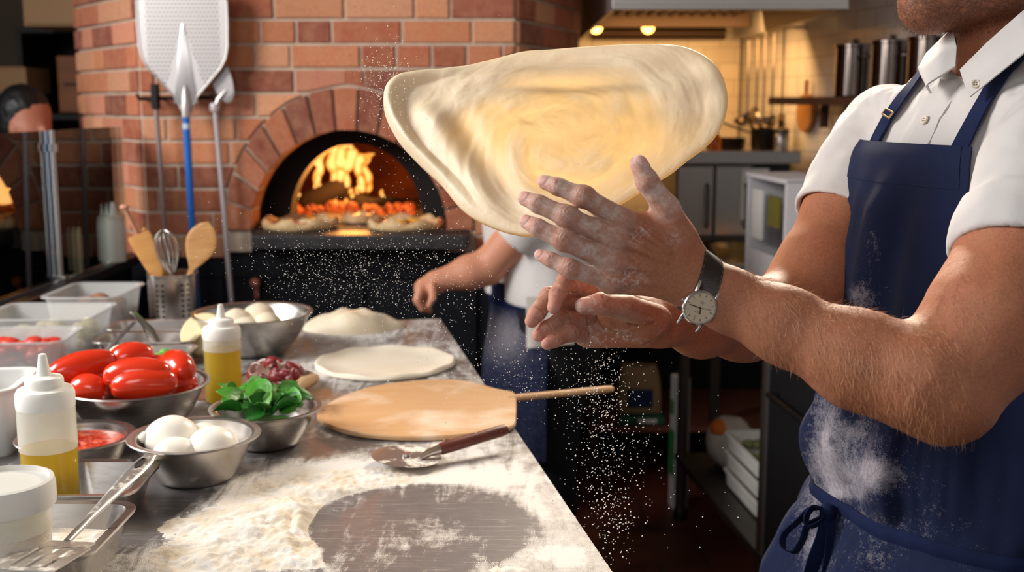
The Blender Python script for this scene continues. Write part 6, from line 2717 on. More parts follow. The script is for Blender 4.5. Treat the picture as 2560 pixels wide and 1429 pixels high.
# ---- torso frame
TF = np.array([-0.97, -0.23, 0.0])
TF /= np.linalg.norm(TF)
TS = np.array([-TF[1], TF[0], 0.0])                # towards the camera: his left
TC = np.array([0.520, 1.33])
TSEC = np.array([                                  # z, forward offset, half depth, half width
    [0.70, -0.01, 0.115, 0.165],
    [0.85, -0.012, 0.112, 0.172],
    [0.95, -0.022, 0.108, 0.168],
    [1.03, -0.022, 0.112, 0.160],
    [1.11, -0.022, 0.110, 0.152],
    [1.20, -0.020, 0.108, 0.158],
    [1.28, -0.026, 0.106, 0.172],
    [1.34, -0.040, 0.098, 0.178],
    [1.385, -0.050, 0.078, 0.150],
    [1.42, -0.052, 0.062, 0.095],
    [1.46, -0.050, 0.052, 0.055],
])


def torso(P, off=0.0):
    z = P[:, 2]
    c = np.interp(z, TSEC[:, 0], TSEC[:, 1])
    a = np.interp(z, TSEC[:, 0], TSEC[:, 2]) + off
    b = np.interp(z, TSEC[:, 0], TSEC[:, 3]) + off
    q = P[:, :2] - TC
    u = q @ TF[:2] - c
    w = q @ TS[:2]
    e = 2.35
    r = (np.abs(u / a) ** e + np.abs(w / b) ** e) ** (1 / e)
    d = (r - 1) * np.minimum(a, b)
    return np.maximum(np.maximum(d, z - 1.46 - off), 0.70 - z)


SHL = pt(2700, 345, 1.130)
SHR = pt(2215, 345, 1.490)
headP = [
    Prim(pt(2520, 230, 1.335), pt(2512, 60, 1.335), pr(120, 1.33), pr(112, 1.33), 0.02),      # neck
    Prim(pt(2440, -150, 1.33), pt(2520, -170, 1.33), 0.078, 0.086, 0.02),                      # skull
    Prim(pt(2315, 14, 1.300), pt(2340, 8, 1.325), 0.0240, 0.0240, 0.014),                      # chin
    Prim(pt(2325, 10, 1.300), pt(2530, -22, 1.270), 0.0290, 0.0240, 0.022),                    # jaw, near side
    Prim(pt(2325, 10, 1.320), pt(2450, -30, 1.390), 0.0290, 0.0240, 0.022),                    # jaw, far side
    Prim(pt(2420, 0, 1.320), pt(2480, -60, 1.325), 0.0330, 0.050, 0.02),
    Prim(pt(2380, -70, 1.315), pt(2450, -80, 1.325), 0.048, 0.060, 0.03),                      # mouth region
    Prim(pt(2268, -100, 1.295), pt(2310, -185, 1.305), 0.0110, 0.0080, 0.012),                 # nose
    Prim(pt(2300, -45, 1.300), pt(2312, -45, 1.325), 0.0120, 0.0120, 0.010),                   # lips
    Prim(pt(2470, -150, 1.240), pt(2480, -110, 1.242), 0.0150, 0.0100, 0.006, TS, 0.4),        # ear
    Prim(pt(2330, -215, 1.30), pt(2350, -215, 1.34), 0.028, 0.028, 0.02),                      # brow
]
bump_c = {}


def lhand(P, cull):
    F = None
    for k in ('index', 'middle', 'ring', 'pinky', 'thumb'):
        e = chain(lf[k], P, cull)
        F = e if F is None else smin(F, e, 0.0035)
    d = smin(F, chain(palmL, P, cull), 0.010)
    d = smin(d, chain(bumpL, P, cull), 0.006)
    return d


def rhand(P, cull):
    F = None
    for k in ('index', 'middle', 'ring', 'pinky'):
        e = chain(rf[k], P, cull)
        F = e if F is None else smin(F, e, 0.0012)
    d = smin(F, chain(palmR, P, cull), 0.008)
    d = smin(d, chain(rf['thumb'], P, cull), 0.009)
    return d


def local_frame(prim, dors):
    u = prim.b - prim.a
    u = u / np.linalg.norm(u)
    w = dors - u * (dors @ u)
    w /= np.linalg.norm(w)
    return u, np.cross(u, w), w


KN = []      # (centre, u, v, w, size) wrinkled joints
NAILS = []
for k in ('index', 'middle', 'ring', 'pinky', 'thumb'):
    u, v, w = local_frame(lf[k][1], LHdors)
    if k != 'thumb':
        KN.append((lf[k][1].a + w * lf[k][0].rb * 0.9, u, v, w, lf[k][0].rb))
    u, v, w = local_frame(lf[k][2], LHdors if k != 'thumb' else (LHdors * 0.6 + CR * 0.8))
    KN.append((lf[k][2].a + w * lf[k][2].ra * 0.9, u, v, w, lf[k][2].ra * 0.72))
    rr = lf[k][2].rb
    NAILS.append((lf[k][2].b + u * rr * 0.18 + w * rr * 0.9, u, v, w, rr * (1.0 if k != 'thumb' else 1.05), rr * 0.84))
u, v, w = local_frame(rf['thumb'][2], HVIEW * 0.75 - CU * 0.1 + CU * 0.5)
NAILS.append((rf['thumb'][2].b + w * rf['thumb'][2].rb * 0.9, u, v, w, rf['thumb'][2].rb * 1.0, rf['thumb'][2].rb * 0.78))


def crease_line(P, a, b, w, depth):
    ba = b - a
    t = np.clip(((P - a) @ ba) / (ba @ ba), 0, 1)
    q = P - a - t[:, None] * ba
    r2 = np.einsum('ij,ij->i', q, q)
    return depth * np.exp(-r2 / (w * w))


CREASES = []
for k in ('index', 'middle', 'ring', 'pinky', 'thumb'):     # palm side creases of the right hand
    for j in ((1, 2) if k != 'thumb' else (2,)):
        p = rf[k][j]
        u, v, w = local_frame(p, RHpal)
        c = p.a + w * p.ra * 0.95
        CREASES.append((c - v * p.ra, c + v * p.ra, 0.0010, 0.0011))
    if k != 'thumb':
        p = rf[k][0]
        c = p.a + (p.b - p.a) * 0.30
        u, v, w = local_frame(p, RHpal)
        CREASES.append((c - v * p.ra + w * p.ra * .95, c + v * p.ra + w * p.ra * .95, 0.0011, 0.0014))


def on(px, py, d, e):
    return pt(px, py, d) + RHpal * e


CREASES += [(on(1478, 785, 1.17, 0), on(1482, 858, 1.17, 0), 0.0012, 0.0016),
            (on(1515, 785, 1.16, 0), on(1530, 835, 1.17, 0), 0.0014, 0.0014),
            (on(1530, 775, 1.155, 0), on(1580, 812, 1.155, 0), 0.0020, 0.0018),
            (on(1580, 812, 1.155, 0), on(1630, 806, 1.155, 0), 0.0020, 0.0018),
            (on(1625, 790, 1.165, 0), on(1620, 850, 1.18, 0), 0.0020, 0.0014)]


def wrinkles(P, cull, which):
    o = 0
    if which == 'L':
        for (c, u, v, w, s) in KN:
            if cull is not None and np.linalg.norm(c - cull[0]) > cull[1] + s * 2.2:
                continue
            q = P - c
            a, b, h = q @ u / s, q @ v / s, q @ w / s
            r = np.sqrt((a * 1.05) ** 2 + (b * 0.8) ** 2 + 1e-9)
            env = np.exp(-(r / 0.95) ** 4) * sst(-1.2, -0.2, h)
            m_ = env > 1e-3
            if np.any(m_):
                wob = np.zeros(len(P))
                wob[m_] = (fbm(P[m_], 260, 7, 2) - .5) * 0.55
                o = o + 0.00042 * env * np.sin((np.abs(a) * 1.1 + 0.14 * b * b + wob) * 21.0 + 0.6) * (0.6 + 0.4 * np.sin(b * 3 + 1))
            o = o - 0.0006 * np.exp(-(r / 0.25) ** 2) * sst(-1.2, -0.2, h)
        for i, (c, u, v, w, ln, wd_) in enumerate(NAILS[:5]):
            if cull is not None and np.linalg.norm(c - cull[0]) > cull[1] + ln * 2:
                continue
            q = P - c
            r = ((np.abs(q @ u) / ln) ** 2.6 + (np.abs(q @ v) / wd_) ** 2.6) ** (1 / 2.6)
            hh = sst(-1.0, -0.3, (q @ w) / ln)
            o = o + hh * (0.0007 * np.exp(-((r - 1.0) / 0.13) ** 2) - 0.0002 * (r < 0.95))
    else:
        for (a, b, wd_, dp) in CREASES:
            if cull is not None and np.linalg.norm((a + b) / 2 - cull[0]) > cull[1] + 0.05:
                continue
            o = o + crease_line(P, a, b, wd_, dp)
        for (c, u, v, w, ln, wd_) in NAILS[5:]:
            if cull is not None and np.linalg.norm(c - cull[0]) > cull[1] + ln * 2:
                continue
            q = P - c
            r = ((np.abs(q @ u) / ln) ** 2.6 + (np.abs(q @ v) / wd_) ** 2.6) ** (1 / 2.6)
            o = o + sst(-1.0, -0.3, (q @ w) / ln) * 0.0006 * np.exp(-((r - 1.0) / 0.13) ** 2)
    return o


def fieldL(P, cull):
    d = smin(chain(armL, P, cull), lhand(P, cull), 0.012)
    d = d + 0.0010 * (fbm(P, 90, 3, 2) - 0.5)
    return d + wrinkles(P, cull, 'L')


def fieldR(P, cull):
    d = smin(chain(armR, P, cull), rhand(P, cull), 0.010)
    d = d + 0.0008 * (fbm(P, 90, 5, 2) - 0.5)
    return d + wrinkles(P, cull, 'R')


def fieldT(P, cull):
    d = torso(P, -0.014)
    d = smin(d, chain(headP, P, cull), 0.015)
    a = chain(armL[-2:], P, cull)
    b = chain(armR[-2:], P, cull)
    d = smin(smin(d, a, 0.010), b, 0.010)
    return d


def sub_mesh(v, q, keepv):
    kf = keepv[q].all(1)
    q = q[kf]
    used = np.unique(q)
    mp = -np.ones(len(v), int)
    mp[used] = np.arange(len(used))
    return v[used], mp[q]


allL = sum(lf.values(), []) + palmL
allR = sum(rf.values(), []) + palmR
lo, hi = bounds(allL + armL[:1], 0.012)
vhL, qhL = polygonize(fieldL, lo, hi, 0.00095, 12)
axL = armL[1].b - armL[1].a
axL /= np.linalg.norm(axL)
vhL, qhL = sub_mesh(vhL, qhL, (vhL - pt(1762, 720, 1.09)) @ axL < 0.0)
lo, hi = bounds(armL, 0.012)
vaL, qaL = polygonize(fieldL, lo, hi, 0.0022, 12)
vaL, qaL = sub_mesh(vaL, qaL, (vaL - pt(1762, 720, 1.09)) @ axL > -0.0025)
lo, hi = bounds(allR + armR[:1], 0.012)
vhR, qhR = polygonize(fieldR, lo, hi, 0.00105, 12)
axR = np.array([1.0, 0, 0])
cR = pt(1672, 806, 1.20)
vhR, qhR = sub_mesh(vhR, qhR, (vhR - cR) @ axR < 0.0)
lo, hi = bounds(armR, 0.012)
vaR, qaR = polygonize(fieldR, lo, hi, 0.0028, 12)
vaR, qaR = sub_mesh(vaR, qaR, (vaR - cR) @ axR > -0.003)
vt, qt = polygonize(fieldT, (0.20, 1.0, 0.68), (0.86, 1.66, 1.82), 0.004, 12)


# skin colours
def skin_cols(v, part):
    n1 = fbm(v, 60, 11, 3)
    n2 = fbm(v, 260, 12, 2)
    base = np.array([[0.37, 0.135, 0.064]])
    c = np.repeat(base, len(v), 0)
    c = c * (0.86 + 0.28 * n1)[:, None]
    c[:, 1:] *= (1 - 0.22 * (fbm(v, 35, 19, 2) - 0.45))[:, None]
    rough = np.full(len(v), 0.45)
    pink = np.array([0.58, 0.235, 0.175])
    flour = np.array([0.80, 0.74, 0.68])
    if part in 'LR':
        H = lf if part == 'L' else rf
        tipw = np.zeros(len(v))
        for k in H:
            p = H[k]
            tipw = np.maximum(tipw, np.exp(-(np.linalg.norm(v - p[2].b, axis=1) / 0.016) ** 2))
            for j in (0, 1):
                tipw = np.maximum(tipw, 0.7 * np.exp(-(np.linalg.norm(v - p[j].a, axis=1) / 0.012) ** 2))
        c = c + (pink - c) * (0.75 * tipw)[:, None]
        fd = np.full(len(v), 9.0)
        for k in H:
            for p in H[k]:
                if p is H[k][0] and k == 'thumb':
                    continue
                fd = np.minimum(fd, p(v))
        onf = sst(0.008, -0.002, fd)
        dust = onf * (0.60 if part == 'L' else 0.26) * (0.45 + 0.55 * sst(0.3, 0.65, fbm(v, 150, 23, 3))) * (0.35 + 1.1 * fbm(v, 600, 24, 2))
        dust = dust * (1 - 0.6 * tipw)
        if part == 'L':
            for (px, py, r) in ((1580, 590, 16), (1610, 575, 14), (1560, 690, 26), (1530, 680, 22), (1590, 700, 16), (1690, 590, 14)):
                dd = np.linalg.norm(v - pt(px, py, 1.07), axis=1) / pr(r * 1.6, 1.07)
                dust = np.maximum(dust, 0.60 * np.exp(-dd ** 2) * sst(0.38, 0.72, fbm(v, 480, 29, 3)))
        else:
            dust = np.maximum(dust, 0.38 * sst(0.42, 0.72, fbm(v, 330, 37, 3)) * sst(.35, .6, fbm(v, 60, 38, 2)))
        dust = np.clip(dust, 0, 0.85)
        c = c + (flour - c) * dust[:, None]
        for (cc, u, v_, w, ln, wd_) in (NAILS[:5] if part == 'L' else NAILS[5:]):
            q = v - cc
            r = ((np.abs(q @ u) / ln) ** 2.6 + (np.abs(q @ v_) / wd_) ** 2.6) ** (1 / 2.6)
            m = (r < 0.93) & (q @ w > -ln * 0.9)
            nc = np.array([0.72, 0.42, 0.36])
            c[m] = nc * (0.85 + 0.3 * n1[m])[:, None]
            wt = m & ((q @ u) / ln > 0.62)
            c[wt] = np.array([0.78, 0.62, 0.52])
            lu = (np.abs(r - 1.0) < 0.10) & (q @ w > -ln * 0.9)
            c[lu] = c[lu] * 0.75 + flour * 0.35
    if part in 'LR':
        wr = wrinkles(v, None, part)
        c = c * (1 - 0.32 * sst(0.0001, 0.0009, wr))[:, None]  # shade of wrinkles and creases painted into the skin colour
    return np.clip(c, 0, 1), rough


parts = [(vhL, qhL, 'L'), (vaL, qaL, 'a'), (vhR, qhR, 'R'), (vaR, qaR, 'a'), (vt, qt, 't')]
VV = np.concatenate([p[0] for p in parts])
QQ, off = [], 0
for p in parts:
    QQ.append(p[1] + off)
    off += len(p[0])
CC = np.concatenate([skin_cols(p[0], p[2])[0] for p in parts])
# beard shadow on the jaw
hz = VV[:, 2]
jawd = chain(headP[2:6] + headP[8:9], VV) if True else 0
st = sst(0.014, 0.0, jawd) * sst(0.35, 0.6, fbm(VV, 160, 41, 2) * 0.6 + 0.32)
st[: len(vhL) + len(vaL) + len(vhR) + len(vaR)] = 0
CC = CC * (1 - 0.60 * st)[:, None]

skin = bpy.data.materials.new('skin')
skin.use_nodes = True
t = NT(skin)
bs = t.n['Principled BSDF']
a_ = t.add('ShaderNodeAttribute', attribute_name='Col')
nz = t.noise(420, 4, 0.6)
t.link(t.mix(t.ramp(nz, [(0.35, (0, 0, 0, 1)), (0.75, (0.35, 0.35, 0.35, 1))]), a_.outputs['Color'], lin((214, 150, 122))), bs.inputs['Base Color'])
bs.inputs['Roughness'].default_value = 0.56
bs.inputs['Specular IOR Level'].default_value = 0.30
bs.inputs['Subsurface Weight'].default_value = 0.25
bs.inputs['Subsurface Radius'].default_value = (1.0, 0.35, 0.18)
bs.inputs['Subsurface Scale'].default_value = 0.006
bp = t.add('ShaderNodeBump')
bp.inputs['Strength'].default_value = 0.45
bp.inputs['Distance'].default_value = 0.0012
n_a = t.noise(300, 5, 0.65, stretch=(1.0, 1.0, 1.7))
n_b = t.noise(1100, 2, 0.5)
t.link(t.math('ADD', t.math('MULTIPLY', n_a, 0.9), t.math('MULTIPLY', n_b, 0.35)), bp.inputs['Height'])
t.link(bp.outputs[0], bs.inputs['Normal'])

CHB = (float(TC[0]), float(TC[1]), 0.0)
chef = thing('person', 'person in white short-sleeved shirt and navy apron clapping floury hands, wristwatch on, beside the worktop', 'person', CHB)
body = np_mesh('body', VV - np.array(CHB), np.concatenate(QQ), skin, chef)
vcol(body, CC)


# ---------------------------------------------------------------- march helpers
def march(f, o, dirs, t0, t1, n=90, safety=0.6):
    """vectorised sphere tracing; o,dirs (n,3)"""
    t_ = np.full(len(dirs), float(t0))
    for _ in range(n):
        P = o + dirs * t_[:, None]
        d = f(P)
        t_ = np.minimum(t_ + np.clip(d * safety, -0.02, 0.05), t1)
    return o + dirs * t_[:, None], t_


def grad(f, P, e=0.0015):
    g = np.stack([f(P + np.eye(3)[i] * e) - f(P - np.eye(3)[i] * e) for i in range(3)], 1)
    return g / (np.linalg.norm(g, axis=1, keepdims=True) + 1e-12)


# ---------------------------------------------------------------- shirt
slL = [Prim(SHL, pt(2655, 430, 1.11), pr(172, 1.13), pr(184, 1.11), 0.03),
       Prim(pt(2655, 430, 1.11), pt(2572, 605, 1.08), pr(184, 1.11), pr(182, 1.08), 0.03)]
slR = [Prim(SHR, pt(2180, 430, 1.475), pr(124, 1.49), pr(128, 1.475), 0.03),
       Prim(pt(2180, 430, 1.475), pt(2108, 560, 1.45), pr(128, 1.475), pr(126, 1.45), 0.03)]
cuL = [Prim(pt(2602, 545, 1.088), pt(2570, 612, 1.08), pr(188, 1.085), pr(192, 1.08), 0.003)]
cuR = [Prim(pt(2140, 500, 1.457), pt(2108, 560, 1.45), pr(130, 1.457), pr(134, 1.45), 0.003)]
hemLn = slL[1].b - slL[1].a
hemLn /= np.linalg.norm(hemLn)
hemLn = hemLn + CR * 0.20
hemLn /= np.linalg.norm(hemLn)
hemLp = pt(2470, 604, 1.06)
hemRn = slR[1].b - slR[1].a
hemRn /= np.linalg.norm(hemRn)
hemRp = pt(2078, 540, 1.45)


def foldn(P, dirn, s, seed, stretch=0.25):
    d = np.array(dirn, float)
    d /= np.linalg.norm(d)
    Q = P - np.outer(P @ d, d) * (1 - stretch)
    return fbm(Q, s, seed, 2) - 0.5


def shirt(P, cull=None, det=True):
    b = torso(P, 0.010)
    sh = Prim(SHL, np.array([TC[0], TC[1], 1.385]) - TF * 0.03, pr(160, 1.13), 0.052, 0.05)
    sh2 = Prim(SHR, np.array([TC[0], TC[1], 1.385]) - TF * 0.03, pr(118, 1.49), 0.052, 0.05)
    b = smin(b, smin(sh(P), sh2(P), 0.03), 0.04)
    if det:
        b = b + 0.016 * foldn(P, (0.25, -0.2, 1.0), 24, 51) + 0.008 * foldn(P, (-0.7, 0.1, 1.0), 48, 52) + 0.0035 * foldn(P, (-0.4, 0.3, 1.0), 95, 54)
    for (sl, cu, hp, hn, sd) in ((slL, cuL, hemLp, hemLn, 61), (slR, cuR, hemRp, hemRn, 67)):
        s = chain(sl, P)
        if det:
            s = s + 0.017 * foldn(P, (sl[1].b - sl[1].a) + np.array([0.02, 0.05, 0]), 24, sd) \
                + 0.004 * foldn(P, np.cross(sl[1].b - sl[1].a, CF), 40, sd + 1)
        c = chain(cu, P)
        hd = (P - hp) @ hn
        c = np.maximum(c, -hd - 0.052)
        if det:
            c = c + 0.0035 * foldn(P, hn, 45, sd + 3)
        s = smin(s, c, 0.0022)
        s = smax(s, hd, 0.004)
        inner = chain(cu, P) + 0.007
        inner = np.maximum(inner, -hd - 0.022)
        s = smax(s, -inner, 0.003)
        b = smin(b, s, 0.014)
    neck = Prim(pt(2505, 260, 1.335), pt(2470, -60, 1.31), pr(126, 1.335), pr(165, 1.31), 0.01)(P)
    vee = Prim(pt(2372, 215, 1.27), pt(2420, 80, 1.30), 0.008, 0.034, 0.01)(P)
    b = smax(b, -smin(neck, vee, 0.01), 0.006)
    return b


# keep the body under the cloth: pull covered skin inside the shirt
for (i_a, i_b, hp_, hn_) in ((len(vhL), len(vhL) + len(vaL), hemLp, hemLn), (len(vhL) + len(vaL) + len(vhR), len(vhL) + len(vaL) + len(vhR) + len(vaR), hemRp, hemRn)):
    seg_ = VV[i_a:i_b]
    cov = np.nonzero((seg_ - hp_) @ hn_ < -0.022)[0]
    for _ in range(2):
        sd0 = shirt(seg_[cov])
        bad = cov[sd0 > -0.004]
        if len(bad):
            seg_[bad] -= grad(shirt, seg_[bad]) * (shirt(seg_[bad]) + 0.005)[:, None]
    VV[i_a:i_b] = seg_
i_a = len(VV) - len(vt)
seg_ = VV[i_a:]
cov = np.nonzero(seg_[:, 2] < 1.36)[0]
for _ in range(3):
    bad = cov[shirt(seg_[cov]) > -0.004]
    if len(bad):
        seg_[bad] -= grad(shirt, seg_[bad]) * (shirt(seg_[bad]) + 0.006)[:, None]
VV[i_a:] = seg_
body.data.vertices.foreach_set('co', (VV - np.array(CHB)).astype(np.float32).ravel())
body.data.update()
lo, hi = bounds(slL + slR, 0.02)
lo = np.minimum(lo, (0.30, 1.0, 0.80))
hi = np.maximum(hi, (0.80, 1.62, 1.47))
lo[2] = 0.84
vs, qs = polygonize(lambda P, c: np.maximum(shirt(P), 0.85 - P[:, 2]), lo, hi, 0.0034, 12, 1.8)
m_shirt = mat('shirt_cloth', (204, 199, 196), 0.85, bump=(900, 0.25), sheen=0.15, spec=0.2)
sh_o = np_mesh('shirt', vs - np.array(CHB), qs, m_shirt, chef)


def oncam(pxs, pys, f=None, t0=0.95, t1=1.7):
    """points where camera rays through the pixels meet the surface"""
    f = f or (lambda P: shirt(P))
    d = np.array([ray(a, b) for a, b in zip(pxs, pys)])
    P, _ = march(f, CO, d, t0, t1)
    return P, grad(f, P)


def ribbon(path, width, lift, th, nseg=40, f=None, nw=3, wfun=None, ripple=0.0):
    """strip laid on a surface along a pixel path"""
    path = np.array(path, float)
    L = np.concatenate([[0], np.cumsum(np.linalg.norm(np.diff(path, axis=0), axis=1))])
    s = np.linspace(0, L[-1], nseg)
    px = np.interp(s, L, path[:, 0])
    py = np.interp(s, L, path[:, 1])
    P, N = oncam(px, py, f)
    for _ in range(3):
        P[1:-1] = (P[:-2] + 2 * P[1:-1] + P[2:]) / 4
        N[1:-1] = N[:-2] + 2 * N[1:-1] + N[2:]
    N /= np.linalg.norm(N, axis=1, keepdims=True)
    Tg = np.gradient(P, axis=0)
    Bn = np.cross(N, Tg)
    Bn /= np.linalg.norm(Bn, axis=1, keepdims=True)
    V = np.zeros((nseg, nw, 3))
    for i, w in enumerate(np.linspace(-0.5, 0.5, nw)):
        ww = width if wfun is None else (width * wfun(s / L[-1]))[:, None]
        V[:, i] = P + N * lift + Bn * w * ww + N * (ripple * np.sin(w * 7 + s[:, None] * 0.02))
    return V


# collar, placket, pocket, buttons
mb = MB()


def leaf(rows, lifts, th=0.0016):
    """rows of pixel points -> sheet on the shirt"""
    V = []
    for r in rows:
        r = np.array(r, float)
        L = np.linspace(0, 1, len(r))
        s = np.linspace(0, 1, 16)
        P = np.array([pt(np.interp(x, L, r[:, 0]), np.interp(x, L, r[:, 1]), np.interp(x, L, r[:, 2])) for x in s])
        V.append(P)
    V = np.array(V)
    a = len(V)
    t_ = np.linspace(0, a - 1, 14)
    Z = np.zeros((14, 16, 3))
    for i, x in enumerate(t_):
        k = min(int(x), a - 2)
        Z[i] = V[k] * (1 - (x - k)) + V[k + 1] * (x - k)
    return Z


# near leaf: fold edge to outer edge
near = leaf([[(2404, 176, 1.232), (2470, 110, 1.222), (2560, 30, 1.215), (2690, -10, 1.25)],
             [(2402, 178, 1.214), (2480, 122, 1.196), (2572, 52, 1.185), (2700, 15, 1.20)],
             [(2414, 212, 1.199), (2496, 152, 1.172), (2585, 84, 1.155), (2705, 50, 1.17)],
             [(2427, 243, 1.192), (2512, 174, 1.165), (2600, 104, 1.142), (2710, 78, 1.155)]], None)
mb.sheet(near, -0.0022)
far = leaf([[(2389, 168, 1.262), (2392, 120, 1.285), (2384, 76, 1.32), (2420, 30, 1.40)],
            [(2352, 192, 1.262), (2352, 140, 1.285), (2362, 96, 1.33), (2405, 50, 1.42)],
            [(2318, 214, 1.268), (2310, 170, 1.300), (2336, 118, 1.35), (2390, 64, 1.43)],
            [(2330, 232, 1.270), (2298, 172, 1.310), (2318, 136, 1.36), (2380, 80, 1.44)]], None)
mb.sheet(far, 0.0022)
mb.build('collar', m_shirt, chef, loc=None)
bpy.data.objects['collar'].data.transform(Matrix.Translation([-x for x in CHB]))


def local(o):
    o.data.transform(Matrix.Translation([-x for x in CHB]))
    return o


mb = MB()
V = ribbon([(2384, 205), (2352, 262), (2318, 318), (2300, 352), (2288, 380)], 0.030, 0.0022, 0.001, 30, nw=5)
mb.sheet(V, 0.0022)
local(mb.build('placket', m_shirt, chef))
mb = MB()
pkx, pky = np.meshgrid(np.linspace(2398, 2468, 14), np.linspace(452, 566, 14))
sk = (pkx - 2398) * 0.16
P, N = oncam(pkx.ravel(), (pky + sk).ravel(), lambda P: torso(P, 0.012))
V = (P + N * 0.0028).reshape(14, 14, 3)
mb.sheet(V, -0.002)
local(mb.build('pocket', m_shirt, chef))
m_btn = mat('button_shell', (226, 214, 196), 0.35)
m_dark = mat('dark_thread', (70, 60, 55), 0.8)
for (bx, by, r, lift) in ((2323, 305, 13, 0.0065), (2438, 212, 11, 0.0)):
    if lift:
        P, N = oncam([bx], [by], lambda P: shirt(P, det=False))
        P, N = P[0], N[0]
    else:
        P, N = pt(bx, by, 1.190), np.array(-CF) * 0.9 + CR * -0.3 + CU * 0.1
        N /= np.linalg.norm(N)
        lift = 0.004
    q = Vector(N).to_track_quat('Z', 'Y').to_matrix().to_4x4()
    M = Matrix.Translation(Vector(P + N * lift)) @ q
    rr = pr(r, 1.2)
    mb = MB()
    mb.lathe([(0, 0.0009), (rr * .55, 0.0009), (rr * .70, 0.0018), (rr * .92, 0.0018), (rr, 0.0008), (rr * .9, -0.001), (0, -0.001)], 28, M)
    bt = local(mb.build('button', m_btn, chef))
    mb = MB()
    for (hx, hy) in ((1, 1), (1, -1), (-1, 1), (-1, -1)):
        mb.lathe([(0, 0.0012), (rr * .12, 0.0012), (rr * .12, 0)], 10, M @ TR(hx * rr * .24, hy * rr * .24, 0))
    local(mb.build('thread_hole', m_dark, bt))

# ---------------------------------------------------------------- apron
m_apron = bpy.data.materials.new('apron_cloth')
m_apron.use_nodes = True
t = NT(m_apron)
bs = t.n['Principled BSDF']
a_ = t.add('ShaderNodeAttribute', attribute_name='Flour')
n1 = t.noise(160, 6, 0.7)
n2 = t.noise(700, 2, 0.5)
f = t.math('MULTIPLY', t.math('SUBTRACT', t.math('ADD', a_.outputs['Fac'], t.math('ADD', t.math('MULTIPLY', n1, 1.9), t.math('MULTIPLY', n2, 1.3))), 2.04), 0.62, True)
f2 = t.math('MULTIPLY', f, 1.0, True)
nv = t.noise(14, 4, 0.6)
basec = t.mix(nv, lin((15, 23, 50)), lin((24, 36, 72)))
t.link(t.mix(f2, basec, lin((190, 182, 186))), bs.inputs['Base Color'])
bs.inputs['Roughness'].default_value = 0.88
bs.inputs['Specular IOR Level'].default_value = 0.25
bs.inputs['Sheen Weight'].default_value = 0.03
bp = t.add('ShaderNodeBump')
bp.inputs['Strength'].default_value = 0.35
bp.inputs['Distance'].default_value = 0.001
wv = t.noise(1400, 2, 0.5)
t.link(wv, bp.inputs['Height'])
t.link(bp.outputs[0], bs.inputs['Normal'])

zs = np.concatenate([np.linspace(1.352, 1.00, 120), np.linspace(0.997, 0.46, 110)])
NU = 170
uu = np.linspace(0, 1, NU)
AV = np.zeros((len(zs), NU, 3))

def sfun(P):
    return torso(P, 0.012)


def edge_angle(px, py):
    P, _ = oncam([px], [py], sfun)
    P = P[0]
    c = np.interp(P[2], TSEC[:, 0], TSEC[:, 1])
    q = P[:2] - TC - TF[:2] * c
    return P[2], math.degrees(math.atan2(q @ TS[:2], q @ TF[:2]))


eF = [edge_angle(*p) for p in ((2178, 345), (2150, 450), (2125, 560))][::-1]
eN = [edge_angle(*p) for p in ((2440, 355), (2426, 480), (2398, 640))][::-1]
print('edges', eF, eN)
zF = [0.46, 0.90, 1.02, 1.14] + [e[0] for e in eF]
thF = [100, 104, 100, 96] + [-e[1] for e in eF]
zN = [0.46, 0.90, 1.02, 1.12] + [e[0] for e in eN]
thN = [132, 132, 122, 100] + [e[1] for e in eN]


def skirt_r(th, z):
    return 0


for i, z in enumerate(zs):
    a0 = -math.radians(np.interp(z, zF, thF))
    a1 = math.radians(np.interp(z, zN, thN))
    th = a0 + (a1 - a0) * uu
    zz = max(z, 0.86)
    c = np.interp(zz, TSEC[:, 0], TSEC[:, 1])
    ctr = np.array([TC[0], TC[1], zz]) + TF * c
    dr = -(np.outer(np.cos(th), TF) + np.outer(np.sin(th), TS))
    P, t_ = march(sfun, ctr - dr * 0.36, dr, 0.0, 0.36, 60, 0.7)
    outn = -dr
    P = P + outn * 0.0
    lift = 0.010 + 0.004 * sst(1.10, 0.98, z) + min(max(0, 0.940 - z), 0.14) * 0.32 + max(0, 0.84 - z) * 0.08
    # cloth folds: long diagonal drapes on the bib, gathers below the tie
    fa = th * 1.0 + (1.35 - z) * 1.3
    amp = 0.0085 * sst(1.34, 1.26, z)
    fold = amp * (np.sin(fa * 7.0 + 1.0) + 0.6 * np.sin(fa * 13.0 + z * 9))
    fold += 0.011 * sst(1.09, 0.985, z) * (fbm(np.stack([th * 2.6, th * 0 + z * 2.2, th * 0], 1), 2.2, 71, 3) - 0.5) * 2
    tie = math.exp(-((z - 0.915) / 0.020) ** 2)
    blouse = 0.018 * math.exp(-((z - 0.985) / 0.045) ** 2)
    AV[i] = P + outn * (lift + fold * (1 - 0.8 * tie) + 0.006 - 0.009 * tie + blouse * sst(-1.6, -0.6, -np.abs(th))).reshape(-1, 1)
    AV[i, :, 2] = z
for _ in range(2):
    AV[1:-1] = (AV[:-2] + 2 * AV[1:-1] + AV[2:]) / 4
mb = MB()
mb.sheet(AV, -0.0016)
apron = local(mb.build('apron', m_apron, chef))
av = AV.reshape(-1, 3)
pxa, pya = proj(av)
fl = 0.04 * sst(1.02, 0.96, av[:, 2]) + 0.12 * np.exp(-((pxa - 2060) / 120) ** 2) * sst(1180, 1260, pya)
